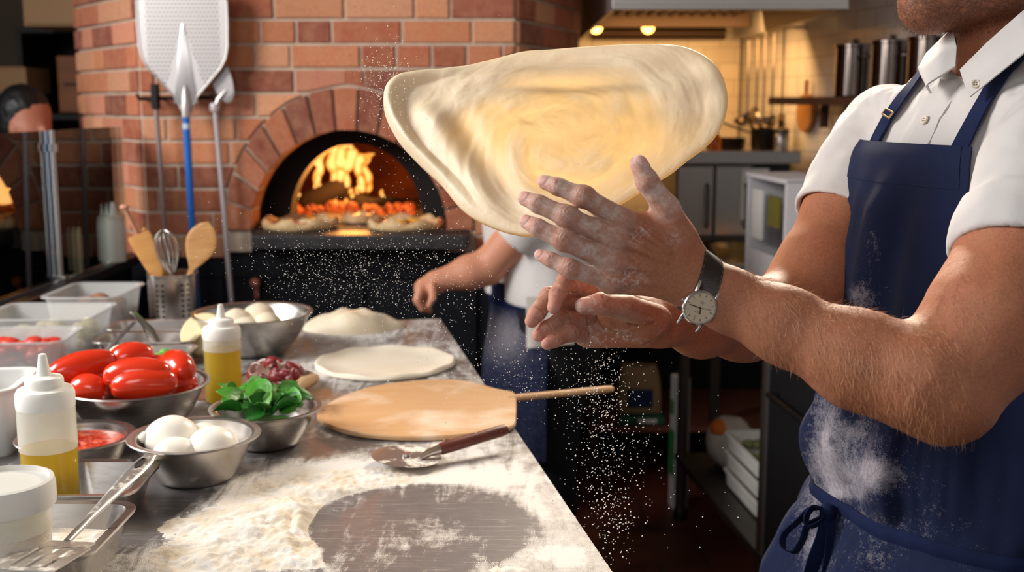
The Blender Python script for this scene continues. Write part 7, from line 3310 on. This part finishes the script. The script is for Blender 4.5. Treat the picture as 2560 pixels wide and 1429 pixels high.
for (cx, cy, rx, ry, s) in ((2140, 1150, 90, 130, .62), (2070, 1010, 40, 60, .8), (2100, 1180, 40, 60, 1.0), (2160, 1215, 50, 30, 1.2), (2130, 1060, 35, 30, 1.2),
                            (2190, 1170, 60, 26, 1.1), (2230, 1190, 50, 22, .9), (2060, 1130, 40, 90, .8), (2170, 780, 60, 60, .45), (2150, 730, 50, 26, .9), (2330, 1270, 30, 20, .5),
                            (2190, 620, 20, 40, .6), (2200, 1400, 60, 50, .8), (2290, 1330, 90, 50, .45), (2200, 370, 14, 26, .4), (2270, 380, 30, 18, .3),
                            (2170, 1300, 60, 30, .5), (2450, 1400, 60, 40, .5), (2110, 1230, 70, 20, .6), (2050, 1380, 40, 90, .55), (2060, 1150, 40, 120, .7), (2200, 1120, 150, 60, .35), (2010, 1330, 40, 110, .6), (2350, 1150, 60, 60, .15), (2160, 650, 30, 160, .35), (2420, 1310, 40, 20, .4), (2290, 1220, 70, 30, .4)):
    fl = fl + s * np.exp(-((pxa - cx) / rx) ** 2 - ((pya - cy) / ry) ** 2)
fl = fl * (0.15 + 1.3 * fbm(av, 30, 77, 3))
fl = np.clip(fl * .85, 0, 1.5)
vcol(apron, np.repeat(np.concatenate([fl, fl])[:, None], 3, 1), 'Flour')

# bib hem band, straps, waist tie
m_strap = mat('apron_strap', (23, 34, 68), 0.85, bump=(1200, 0.3), spec=0.2, var=(40, (18, 26, 56), 0.6))


def apron_f(P):
    return shirt(P, det=False) - 0.012


mb = MB()
bi = [i for i, z in enumerate(zs) if 1.306 < z <= 1.352]
B = AV[bi][:, 6:-6]
du, dv = np.gradient(B, axis=0), np.gradient(B, axis=1)
Nn = np.cross(dv, du)
Nn /= np.linalg.norm(Nn, axis=2, keepdims=True)
if (Nn[2, 80] @ TF) < 0:
    Nn = -Nn
mb.sheet(B + Nn * 0.0024, 0.0018 if True else 0)
bb = local(mb.build('bib_hem', m_apron, chef))
bv = B.reshape(-1, 3)
vcol(bb, np.repeat(np.concatenate([0 * bv[:, 0]] * 2)[:, None], 3, 1), 'Flour')
mb = MB()
V = ribbon([(2190, 374), (2200, 352), (2228, 300), (2262, 252), (2300, 205), (2322, 176)], 0.022, 0.0075, 0.001, 50, nw=5, f=lambda P: shirt(P, det=False))
mb.sheet(V, 0.0022)
local(mb.build('strap', m_strap, chef))
mb = MB()
V = ribbon([(2406, 388), (2420, 360), (2462, 280), (2512, 195), (2575, 88), (2640, 20)], 0.027, 0.0085, 0.001, 60, nw=5, f=lambda P: shirt(P, det=False))
mb.sheet(V, 0.0022)
local(mb.build('strap', m_strap, chef))
# strap slider buckle
P, N = oncam([2234], [293])
P, N = P[0] + N[0] * 0.0095, N[0]
P2, _ = oncam([2262], [252])
dirs = P2[0] - P
dirs -= N * (dirs @ N)
dirs /= np.linalg.norm(dirs)
M = Matrix(((np.cross(N, dirs)[0], dirs[0], N[0], P[0]), (np.cross(N, dirs)[1], dirs[1], N[1], P[1]), (np.cross(N, dirs)[2], dirs[2], N[2], P[2]), (0, 0, 0, 1)))
mb = MB()
for s in (-1, 1):
    mb.box((0, s * 0.004, 0), (0.026, 0.0022, 0.002), M, 0.0006)
    mb.box((s * 0.012, 0, 0), (0.0022, 0.009, 0.002), M, 0.0006)
local(mb.build('buckle', mat('brass', (205, 180, 130), 0.3, 1.0), chef))

# waist tie: ribbon around the apron, with a bow at the front
mb = MB()
th = np.radians(np.linspace(-100, 125, 90))
rows = []
for w in np.linspace(-1, 1, 5):
    zc = 0.917 + 0.004 * np.sin(th * 1.5)
    R_ = []
    for a, z in zip(th, zc):
        k = np.argmin(np.abs(zs - z))
        a0 = -math.radians(np.interp(z, zF, thF))
        a1 = math.radians(np.interp(z, zN, thN))
        j = (a - a0) / (a1 - a0) * (NU - 1)
        j = min(max(j, 0), NU - 1.001)
        b = AV[k, int(j)] * (1 - j % 1) + AV[k, int(j) + 1] * (j % 1)
        o = math.cos(a) * TF + math.sin(a) * TS
        R_.append(b + o * (0.004 + 0.0012 * math.cos(w * 3)) + np.array([0, 0, w * 0.0085 + (z - zs[k])]))
    rows.append(R_)
mb.sheet(np.array(rows), 0.002)
local(mb.build('waist_tie', m_strap, chef))


def band(pts, width, th=0.0014, wdir=None):
    """flat ribbon through 3-D points; width direction per point"""
    P = np.array(pts, float)
    n = 36
    s = np.linspace(0, len(P) - 1, n)
    Q = np.zeros((n, 3))
    for i, x in enumerate(s):       # catmull-rom
        k = min(int(x), len(P) - 2)
        f = x - k
        p0, p1, p2, p3 = P[max(k - 1, 0)], P[k], P[k + 1], P[min(k + 2, len(P) - 1)]
        Q[i] = 0.5 * ((2 * p1) + (-p0 + p2) * f + (2 * p0 - 5 * p1 + 4 * p2 - p3) * f * f + (-p0 + 3 * p1 - 3 * p2 + p3) * f ** 3)
    wdv = np.array(wdir)
    V = np.stack([Q + wdv * w * width for w in (-0.5, -0.25, 0, 0.25, 0.5)], 1)
    return V


kx_, ky_ = proj(AV.reshape(-1, 3))
near_k = np.nonzero((np.abs(kx_ - 2074) < 14) & (np.abs(ky_ - 1282) < 14))[0]
kd = float(((AV.reshape(-1, 3)[near_k] - CO) @ CF).min()) - 0.007 if len(near_k) else 1.232
print('knot depth', kd, len(near_k))
mb = MB()
wv_ = (CF * 0.75 + CR * 0.5 + CU * -0.3)
wv_ /= np.linalg.norm(wv_)
mb.sheet(band([pt(2066, 1278, kd), pt(2030, 1272, kd - .01), pt(2000, 1300, kd - .012), pt(1962, 1335, kd - .01), pt(1960, 1365, kd - .006), pt(1985, 1378, kd - .004), pt(2006, 1345, kd - .006),
               pt(2020, 1310, kd - .008), pt(2062, 1290, kd - .004)], 0.020, wdir=wv_), 0.0016)
mb.sheet(band([pt(2060, 1272, kd), pt(2036, 1268, kd - .012), pt(2018, 1290, kd - .014), pt(2022, 1315, kd - .012), pt(2055, 1300, kd - .010), pt(2066, 1285, kd - .002)], 0.018, wdir=wv_), 0.0016)
wv2 = CR * 0.9 + CF * 0.4
wv2 /= np.linalg.norm(wv2)
mb.sheet(band([pt(2068, 1284, kd - .004), pt(2062, 1330, kd - .012), pt(2040, 1390, kd - .016), pt(2016, 1470, kd - .016)], 0.022, wdir=wv2), 0.0016)
mb.sheet(band([pt(2072, 1284, kd - .004), pt(2084, 1330, kd - .010), pt(2080, 1400, kd - .014), pt(2060, 1490, kd - .014)], 0.024, wdir=wv2), 0.0016)
mb.ball(pt(2069, 1279, kd - .004), 0.010, scl=(1, 0.8, 1.1), noise=0.15, nsc=200)
local(mb.build('bow', m_strap, chef))

# trousers and shoes (below the frame)
m_tr = mat('trouser_cloth', (52, 54, 66), 0.9)
hip = np.array([TC[0], TC[1], 0.86])
trp = []
for s in (-1, 1):
    h = hip + TS * 0.085 * s
    kx = h + TF * 0.02 - np.array([0, 0, 0.38])
    an = kx - np.array([0, 0, 0.36]) - TF * 0.02 + TS * 0.02 * s
    trp += [Prim(h, kx, 0.098, 0.070, 0.03), Prim(kx, an, 0.070, 0.055, 0.02)]
vv, qq = polygonize(lambda P, c: np.maximum(smin(chain(trp, P, c), torso(P, 0.006) + 0.0, 0.02), np.maximum(P[:, 2] - 0.90, 0.06 - P[:, 2])),
                    (0.30, 1.0, 0.02), (0.78, 1.6, 0.95), 0.010, 12)
local(np_mesh('trousers', vv, qq, m_tr, chef))
for s in (-1, 1):
    an = hip + TS * 0.105 * s - np.array([0, 0, 0.86])
    pr_ = [Prim(an + np.array([0, 0, .045]) - TF * 0.03, an + TF * 0.13 + np.array([0, 0, .035]), 0.045, 0.036, 0.01), Prim(an + np.array([0, 0, .05]), an + np.array([0, 0, .12]), 0.045, 0.042, 0.03)]
    vv, qq = polygonize(lambda P, c: np.maximum(chain(pr_, P, c), -P[:, 2]), an - np.array([.2, .2, .02]), an + np.array([.2, .2, .2]), 0.006, 12)
    local(np_mesh('shoe', vv, qq, mat('shoe_leather', (28, 26, 26), 0.4), chef))
# hair cap
hc = [Prim(pt(2460, -190, 1.33), pt(2540, -190, 1.33), 0.082, 0.090, 0.02), Prim(pt(2570, -120, 1.33), pt(2570, -60, 1.33), 0.06, 0.05, 0.03)]
vv, qq = polygonize(lambda P, c: np.maximum(chain(hc, P, c) + 0.006 * (fbm(P, 80, 9, 2) - .5), -((P - pt(2400, -120, 1.33)) @ (CR * 0.75 + CU * 0.65))), pt(2300, 60, 1.4) - .15, pt(2700, -420, 1.3) + .15, 0.005, 12)
local(np_mesh('hair', vv, qq, mat('dark_hair', (58, 42, 32), 0.6, bump=(300, 0.5)), chef))

# ---------------------------------------------------------------- arm hair and beard stubble
def strands(name, v, n, lens, mtl, dirf, rad, seed, parent, curl=0.3):
    rs = np.random.RandomState(seed)
    V, Fc = [], []
    o = 0
    for i in range(len(v)):
        L = lens * (0.6 + 0.8 * rs.rand())
        d = dirf(v[i], n[i], rs)
        d = d / np.linalg.norm(d)
        side = np.cross(d, n[i])
        side /= np.linalg.norm(side) + 1e-9
        up_ = n[i]
        P0 = v[i] - n[i] * 0.0004
        P1 = v[i] + d * L * 0.5 + n[i] * L * 0.10 + side * L * curl * 0.2 * rs.randn()
        P2 = P1 + d * L * 0.5 - n[i] * L * 0.03 + side * L * curl * 0.35 * rs.randn()
        for P, r in ((P0, rad), (P1, rad * 0.8)):
            V += [P + side * r, P - side * r * 0.5 + up_ * r, P - side * r * 0.5 - up_ * r]
        V.append(P2)
        for k in range(3):
            l = (k + 1) % 3
            Fc.append((o + k, o + l, o + 3 + l, o + 3 + k))
            Fc.append((o + 3 + k, o + 3 + l, o + 6))
        o += 7
    m_ = MB()
    m_.add(V, Fc)
    ob = local(m_.build(name, mtl, parent))
    ob['kind'] = 'stuff'
    return ob


me = body.data
nrm = np.zeros(len(me.vertices) * 3, np.float32)
me.vertices.foreach_get('normal', nrm)
nrm = nrm.reshape(-1, 3)
rs = np.random.RandomState(4)
i0 = len(vhL)
idx = np.arange(i0, i0 + len(vaL))
px_, py_ = proj(VV[idx])
w_ = sst(1840, 1880, px_) * sst(2480, 2250, px_) * (0.25 + 0.75 * sst(0.45, 0.6, fbm(VV[idx], 30, 88, 2)))
w_ = w_ * (nrm[idx] @ LHdors > 0.22)
sel = idx[rs.rand(len(idx)) < w_ * 2600 / max(w_.sum(), 1)]
fdir = (armL[3].b - armL[3].a)
fdir /= np.linalg.norm(fdir)
strands('arm_hair', VV[sel], nrm[sel], 0.0105, mat('arm_hair', (196, 140, 98), 0.45),
        lambda p, n, r: (fdir * 0.25 - CU * 0.75 + CR * 0.2 * r.randn() + CU * 0.25 * r.randn()) - n * ((fdir * 0.25 - CU * 0.75) @ n) * 0.9, 0.00013, 5, chef)
i0 = len(vhL) + len(vaL) + len(vhR) + len(vaR)
idx = np.arange(i0, len(VV))
jd = jawd[i0:]
w_ = sst(0.018, 0.004, jd) * (VV[idx] @ CU > pt(2300, 78, 1.3) @ CU - 0.004) * (((VV[idx] - pt(2300, 0, 1.3)) @ CR) < 0.10)
sel = idx[rs.rand(len(idx)) < w_ * 8000 / max(w_.sum(), 1)]
sel = np.concatenate([sel, sel])
jit = rs.randn(len(sel), 3) * 0.0014
strands('stubble', VV[sel] + jit, nrm[sel], 0.0038, mat('stubble_hair', (92, 62, 44), 0.5),
        lambda p, n, r: n * 0.5 - CU * 0.8 - CR * 0.2 + np.array([r.randn(), r.randn(), r.randn()]) * 0.2, 0.00016, 6, chef)

# ---------------------------------------------------------------- wristwatch
wc, wn = oncam([1749], [768], lambda P: fieldL(P, None), 0.9, 1.3)
wc, wn = wc[0], wn[0]
wn = HVIEW * 0.93 - CU * 0.22 + CR * 0.16
wn /= np.linalg.norm(wn)
wc = pt(1749, 768, 1.066)
sd = pt(1800, 690, 1.06) - pt(1735, 800, 1.07)      # 12 o'clock runs up the strap
sd -= wn * (sd @ wn)
sd /= np.linalg.norm(sd)
sx = np.cross(sd, wn)
M = Matrix(((sx[0], sd[0], wn[0], wc[0]), (sx[1], sd[1], wn[1], wc[1]), (sx[2], sd[2], wn[2], wc[2]), (0, 0, 0, 1)))
watch = thing('wristwatch', 'round steel wristwatch with cream dial and dark brown leather strap, worn on the wrist', 'watch', tuple(wc))
WL = [-x for x in wc]


def wl(o):
    o.data.transform(Matrix.Translation(WL))
    return o


m_ss = mat('watch_steel', (205, 200, 194), 0.22, 1.0)
R0 = 0.0172
mb = MB()
mb.lathe([(0, -0.0055), (R0 * .86, -0.0055), (R0 * .98, -0.003), (R0, 0.0), (R0 * .98, 0.0016), (R0 * .93, 0.0028), (R0 * .89, 0.0028), (R0 * .865, 0.0016), (R0 * .86, 0.0008), (0, 0.0008)], 72, M)
for s in (-1, 1):
    for e in (-1, 1):
        mb.tube([(s * R0 * .60, e * R0 * .70, -0.001), (s * R0 * .62, e * R0 * 1.02, -0.0015), (s * R0 * .60, e * R0 * 1.30, -0.0040)], [0.0022, 0.0018, 0.0012], 10, M)
case = wl(mb.build('case', m_ss, watch))
mb = MB()
mb.lathe([(0, -0.0012), (0.0014, -0.0012), (0.0016, 0.0), (0.0016, 0.0018), (0.0012, 0.0024), (0, 0.0024)], 20, M @ TR(-R0 * 1.0, 0, -0.0006) @ Matrix.Rotation(-PI / 2, 4, 'Y'))
wl(mb.build('crown', m_ss, watch))
mb = MB()
mb.lathe([(0, 0.0013), (R0 * .86, 0.0013), (R0 * .86, 0.0)], 64, M)
dial = wl(mb.build('dial', mat('dial_cream', (214, 196, 168), 0.45), watch))
m_ink = mat('dial_ink', (52, 40, 32), 0.4)
mb = MB()
for k in range(12):
    a = k * PI / 6 + PI / 2
    mb.box((R0 * .70, 0, 0.0014), (R0 * .15, R0 * .028, 0.0003), M @ RZ(a))
wl(mb.build('hour_markers', m_ink, dial))
mb = MB()
for (w, y) in ((.34, .36), (.26, .30), (.16, .24)):        # unreadable lines of small lettering
    for q in range(7):
        if (q * 5 + int(y * 100)) % 4:
            mb.box(((q - 3) / 7 * w * R0, y * R0, 0.0014), (w * R0 / 9, R0 * .018, 0.0002), M)
for (w, y) in ((.30, -.24), (.42, -.31), (.16, -.50), (.07, -.58)):
    for q in range(7):
        if (q * 3 + int(-y * 100)) % 5:
            mb.box(((q - 3) / 7 * w * R0, y * R0, 0.0014), (w * R0 / 9, R0 * .022, 0.0002), M)
wl(mb.build('dial_lettering', m_ink, dial))
for nm, ang, ln, wd_ in (('minute_hand', 187, .66, .045), ('hour_hand', -63, .33, .05), ('second_hand', 14, .66, .012)):
    mb = MB()
    L = R0 * ln
    mb.box((L * 0.45, 0, 0.0019), (L * 1.1, R0 * wd_, 0.0003), M @ RZ(math.radians(ang)))
    wl(mb.build(nm, m_ink, dial))
mb = MB()
mb.lathe([(0, 0.0026), (R0 * .04, 0.0024), (R0 * .05, 0.0016)], 16, M)
wl(mb.build('centre_pin', m_ink, dial))
# leather strap: ring around the wrist following the arm surface
m_lea = mat('strap_leather', (44, 32, 27), 0.42, bump=(500, 0.3))
ax = armL[1].b - armL[1].a
ax /= np.linalg.norm(ax)
cen = pt(1765, 735, 1.094)
ex = sd - ax * (sd @ ax)
sax = np.cross(sd, wn)
sax = sax if sax @ ax > 0 else -sax
A2 = sax                                            # strap axis: along the watch's crown line
e1 = sd
e2 = wn
rows = []
wid = np.linspace(-0.5, 0.5, 7)
cc0 = wc - wn * 0.026
angs = np.radians(np.linspace(100, 440, 90))
for w in wid:
    R_ = []
    for a in angs:
        dr = -(math.cos(a - PI / 2) * e2 - math.sin(a - PI / 2) * e1 * 1.0)
        R_.append((a, -dr))
    o = np.array([x[1] for x in R_])
    start = cc0 + A2 * w * 0.0185 + o * 0.07
    P, t_ = march(lambda Q: fieldL(Q, None), start, -o, 0.0, 0.068, 50, 0.7)
    rows.append(P + o * (0.0022 - 0.0009 * abs(w * 2) ** 3))
Vv = np.array(rows)
for _ in range(6):
    Vv[:, 1:-1] = (Vv[:, :-2] + 2 * Vv[:, 1:-1] + Vv[:, 2:]) / 4
keep = [i for i, a in enumerate(np.degrees(angs)) if 104 < a < 436]
mb = MB()
dd = np.cross(np.gradient(Vv, axis=0), np.gradient(Vv, axis=1))
sgn = 1 if (dd[3, 10] @ (Vv[3, 10] - cc0)) > 0 else -1
mb.sheet(Vv, sgn * 0.0024)
strap = wl(mb.build('leather_strap', m_lea, watch))
mb = MB()
for w in (0, 6):
    line = Vv[w] * 0.86 + Vv[3] * 0.14
    dirn = (line - cc0)
    dirn /= np.linalg.norm(dirn, axis=1, keepdims=True)
    line = line + dirn * 0.0010
    for i in range(1, len(angs) - 1, 2):
        mb.tube([line[i], line[i + 1]], 0.00032, 5)
wl(mb.build('stitching', mat('strap_thread', (120, 96, 76), 0.7), strap))

# ================================================================= second cook in the background
c2d = 3.10
q2 = lambda x, y, dd=0.0: np.array(W(x, y, c2d + dd))
F2 = np.array([-0.93, -0.36, 0.0])
F2 /= np.linalg.norm(F2)
S2 = np.array([-F2[1], F2[0], 0])                     # towards the camera
base2 = q2(1345, 745, 0.12)
BX, BY = float(base2[0]), float(base2[1])
K2 = (BX, BY, 0.0)


def b2(f, s, z):
    return np.array([BX, BY, 0]) + F2 * f + S2 * s + np.array([0, 0, z])


shz = float(q2(1300, 430)[2])
wz = float(q2(1300, 745)[2])
tor = [Prim(b2(0.03, -.10, shz - .06), b2(.0, -.075, wz), .098, .092, .05), Prim(b2(0.03, .10, shz - .06), b2(.0, .075, wz), .098, .092, .05),
       Prim(b2(.03, -.15, shz - .03), b2(.03, .15, shz - .03), .055, .055, .05),
       Prim(b2(-.01, -.075, wz), b2(-.02, -.085, wz - .12), .11, .11, .05), Prim(b2(-.01, .075, wz), b2(-.02, .085, wz - .12), .11, .11, .05)]
hd = q2(1288, 222, .06)
head2 = [Prim(b2(.05, 0, shz - .03), hd + np.array([.02, 0, -.05]), .055, .052, .03), Prim(hd, hd + np.array([-.012, -.01, -.04]), .080, .070, .02),
         Prim(hd + F2 * .055 + np.array([0, 0, -.09]), hd + F2 * .03 + np.array([0, 0, -.085]), .030, .04, .02),
         Prim(hd + F2 * .092 + np.array([0, 0, -.035]), hd + F2 * .098 + np.array([0, 0, -.050]), .008, .011, .01),
         Prim(hd + S2 * .078 + np.array([0, 0, -.02]), hd + S2 * .078 + np.array([0, 0, -.05]), .013, .009, .006)]
shn = b2(.03, .175, shz - .05)
elb = q2(1218, 668, -.02)
wri = q2(1092, 704, -.05)
arm2 = [Prim(shn, elb, .058, .046, .03), Prim(elb, elb + (wri - elb) * .35, .046, .045, .02), Prim(elb + (wri - elb) * .35, wri, .045, .029, .02),
        Prim(wri, q2(1062, 722, -.06), .028, .030, .015)]
fing2 = []
for k in range(4):
    A1 = q2(1052 + 5 * k, 722 + 4 * k, -.085 + .022 * k)
    A2 = q2(1042 + 6 * k, 750 + 3 * k, -.090 + .022 * k)
    A3 = q2(1056 + 6 * k, 774 + 1 * k, -.085 + .022 * k)
    fing2.append([Prim(A1, A2, .0125, .011, .004), Prim(A2, A3, .011, .0085, .004)])
fing2.append([Prim(q2(1080, 716, -.09), q2(1082, 745, -.105), .012, .010, .006), Prim(q2(1082, 745, -.105), q2(1072, 764, -.105), .010, .008, .004)])
shf = b2(.03, -.175, shz - .05)
elf = b2(.0, -.22, shz - .32)
wrf = b2(.02, -.21, shz - .54)
arm3 = [Prim(shf, elf, .058, .044, .03), Prim(elf, wrf, .045, .028, .02), Prim(wrf, wrf - np.array([0, 0, .05]), .028, .028, .01)]
for k in range(4):
    A1 = wrf - np.array([0, 0, .07]) + F2 * (-.03 + .02 * k)
    fing2.append([Prim(A1, A1 - np.array([0, 0, .038]), .011, .010, .004), Prim(A1 - np.array([0, 0, .038]), A1 - np.array([0, 0, .062]) + S2 * .008, .010, .008, .004)])
zz_ = np.array([0, 0, 1.0])
fing2.append([Prim(wrf + F2 * .02 - zz_ * .02, wrf + F2 * .045 - zz_ * .05, .012, .010, .005), Prim(wrf + F2 * .045 - zz_ * .05, wrf + F2 * .05 - zz_ * .075, .010, .008, .004)])
legs2 = []
for s in (-1, 1):
    legs2 += [Prim(b2(-.02, .085 * s, wz - .12), b2(.0, .09 * s, .45), .098, .068, .03), Prim(b2(.0, .09 * s, .45), b2(-.02, .095 * s, .07), .066, .048, .02)]
feet2 = []
for s in (-1, 1):
    feet2 += [Prim(b2(-.04, .10 * s, .045), b2(.12, .11 * s, .036), .045, .036, .02)]
allb = tor + head2 + arm2 + arm3 + legs2 + feet2 + sum(fing2, [])


def f_body(P, c):
    d = chain(tor + head2 + arm2 + arm3 + legs2 + feet2, P, c)
    for fg in fing2:
        d = smin(d, chain(fg, P, c), .004)
    return np.maximum(d, -P[:, 2])


cook = thing('person', 'blurred person in white shirt and navy apron standing between oven and worktop behind the dough', 'person', K2)
lo, hi = bounds(allb)
vv, qq = polygonize(f_body, lo, hi, .0065, 12)
ob = np_mesh('body', vv - np.array(K2), qq, mat('skin_warm', (214, 148, 118), .5, sss=.15), cook)
slv = [Prim(shn, shn + (elb - shn) * .58, .072, .074, .03), Prim(shf, shf + (elf - shf) * .62, .07, .068, .03)]
hn2 = (elb - shn) / np.linalg.norm(elb - shn)
hp2 = shn + (elb - shn) * .60


def f_shirt(P, c):
    d = chain(tor, P, c) - .012 + .012 * (fbm(P * np.array([1, 1, .4]), 16, 8, 2) - .5)
    d = np.maximum(d, wz - .035 - P[:, 2] + .16 * ((P - np.array([BX, BY, 0])) @ F2))
    s = chain(slv[:1], P, c) + .008 * (fbm(P, 18, 9, 2) - .5)
    s = np.maximum(s, (P - hp2) @ hn2)
    s2_ = np.maximum(chain(slv[1:], P, c), (P - (shf + (elf - shf) * .62)) @ ((elf - shf) / np.linalg.norm(elf - shf)))
    return smin(d, np.minimum(s, s2_), .02)


vv, qq = polygonize(f_shirt, lo, hi, .0065, 12)
np_mesh('shirt', vv - np.array(K2), qq, mat('cook_shirt', (222, 216, 212), .85), cook)


def f_tr(P, c):
    return np.maximum(np.maximum(chain(legs2 + tor[3:], P, c) - .010, P[:, 2] - wz + .0), .07 - P[:, 2])


vv, qq = polygonize(f_tr, lo, hi, .009, 12)
np_mesh('trousers', vv - np.array(K2), qq, mat('black_trousers', (22, 23, 28), .9), cook)
vv, qq = polygonize(lambda P, c: np.maximum(np.maximum(chain(feet2, P, c) - .008, P[:, 2] - .09), -P[:, 2]), lo, hi, .008, 12)
np_mesh('shoes', vv - np.array(K2), qq, mat('shoe_leather', (28, 26, 26), .4), cook)
hr2 = [Prim(hd + np.array([.012, .008, .012]), hd + np.array([.02, .01, -.04]), .086, .078, .02)]
vv, qq = polygonize(lambda P, c: np.maximum(chain(hr2, P, c) + .008 * (fbm(P, 60, 4, 2) - .5), (P - hd - F2 * .045 - np.array([0, 0, -.005])) @ (F2 * .8 - np.array([0, 0, .6]))), lo, hi, .007, 12)
np_mesh('hair', vv - np.array(K2), qq, mat('black_hair', (16, 14, 16), .45), cook)
# apron skirt: sheet hanging from the waist, wrapped round the front
V = np.zeros((60, 60, 3))
for i, z in enumerate(np.linspace(wz + .035, .44, 60)):
    for j, a in enumerate(np.linspace(-95, 66, 60)):
        r_ = .135 + .025 * sst(wz - .02, wz - .25, z) + .010 * math.sin(math.radians(a) * 6 + z * 3) * sst(wz, wz - .2, z)
        ar = math.radians(a)
        V[i, j] = np.array([BX, BY, 0]) + F2 * (math.cos(ar) * r_ * .98 - .008) + S2 * math.sin(ar) * (r_ + .055) + np.array([0, 0, z])
mb = MB()
mb.sheet(V, -.002)
o = mb.build('apron', m_apron, cook)
o.data.transform(Matrix.Translation([-x for x in K2]))
av = V.reshape(-1, 3)
px, py = proj(av)
fl = .35 * sst(wz - .02, wz - .10, av[:, 2]) + .9 * np.exp(-((px - 1260) / 60) ** 2 - ((py - 830) / 70) ** 2)
vcol(o, np.repeat(np.concatenate([fl, fl])[:, None], 3, 1), 'Flour')
mb = MB()
V2 = V[6:9] + (V[6:9] - np.array([BX, BY, 0]) * [1, 1, 0] - V[6:9] * [0, 0, 1]) * .02
mb.sheet(V2, -.004)
o = mb.build('waist_tie', m_strap, cook)
o.data.transform(Matrix.Translation([-x for x in K2]))
# towel tucked in at the near side
mb = MB()
tA = q2(1318, 795, -.13)
V = np.zeros((16, 14, 3))
for i, y_ in enumerate(np.linspace(0, 1, 16)):
    for j, x_ in enumerate(np.linspace(0, 1, 14)):
        P = q2(1316 + 118 * x_, 742 + (128 - 10 * x_) * y_, -.118 + .02 * x_ - .006 * math.sin(x_ * 11) * y_)
        V[i, j] = P
mb.sheet(V, .003)
tw = mb.build('towel', mat('towel_white', (224, 214, 204), .95, bump=(300, .4)), None, tuple(tA))
tag(tw, 'white kitchen towel tucked into the apron of the blurred person', 'towel')

# ================================================================= flour dust in the air
rs = np.random.RandomState(77)
pts = []


def cloud(n, cx, cy, sx, sy, d0, d1, r0, r1, clipy=None):
    for _ in range(n):
        x, y = rs.normal(cx, sx), rs.normal(cy, sy)
        d = rs.uniform(d0, d1)
        pts.append((pt(x, y, d), rs.uniform(r0, r1) * d / FPX))


cloud(420, 968, 205, 34, 55, 1.15, 1.45, .5, 1.7)
cloud(160, 1010, 330, 60, 90, 1.15, 1.45, .5, 1.5)
cloud(1150, 880, 700, 105, 60, 1.15, 1.5, .4, 1.3)
cloud(500, 820, 640, 130, 60, 1.15, 1.5, .4, 1.3)
cloud(350, 1090, 620, 70, 110, 1.1, 1.45, .5, 1.6)
cloud(260, 1140, 820, 60, 110, 1.1, 1.4, .6, 1.7)
cloud(260, 1300, 940, 70, 60, 1.1, 1.4, .5, 1.5)
cloud(480, 1500, 960, 48, 70, 1.08, 1.35, .6, 2.0)
cloud(360, 1525, 1130, 48, 90, 1.08, 1.35, .7, 2.3)
cloud(220, 1520, 1290, 45, 70, 1.08, 1.30, .9, 2.6)
cloud(70, 1660, 1120, 90, 160, 1.05, 1.3, .8, 2.4)
cloud(40, 1150, 350, 250, 180, 1.05, 1.4, .6, 1.6)
n = len(pts)
C_ = np.array([p[0] for p in pts])
R_ = np.array([p[1] for p in pts])
oct_ = np.array([(1, 0, 0), (-1, 0, 0), (0, 1, 0), (0, -1, 0), (0, 0, 1), (0, 0, -1)], float)
jit = 1 + .5 * (rs.rand(n, 6, 1) - .5)
VV_ = (C_[:, None, :] + oct_[None] * jit * R_[:, None, None]).reshape(-1, 3)
FF = np.array([(0, 2, 4), (2, 1, 4), (1, 3, 4), (3, 0, 4), (2, 0, 5), (1, 2, 5), (3, 1, 5), (0, 3, 5)])
QQ_ = (FF[None] + 6 * np.arange(n)[:, None, None]).reshape(-1, 3)
keepz = np.repeat((C_[:, 2] > TZ + .004) | (C_[:, 0] > .12), 6)
o = np_mesh('flour_dust', VV_, QQ_, mat('dust_white', (250, 244, 234), .9), None, tuple(C_.mean(0)))
tag(o, 'fine white flour dust flying in the air around the hands and the dough', 'flour dust', kind='stuff')
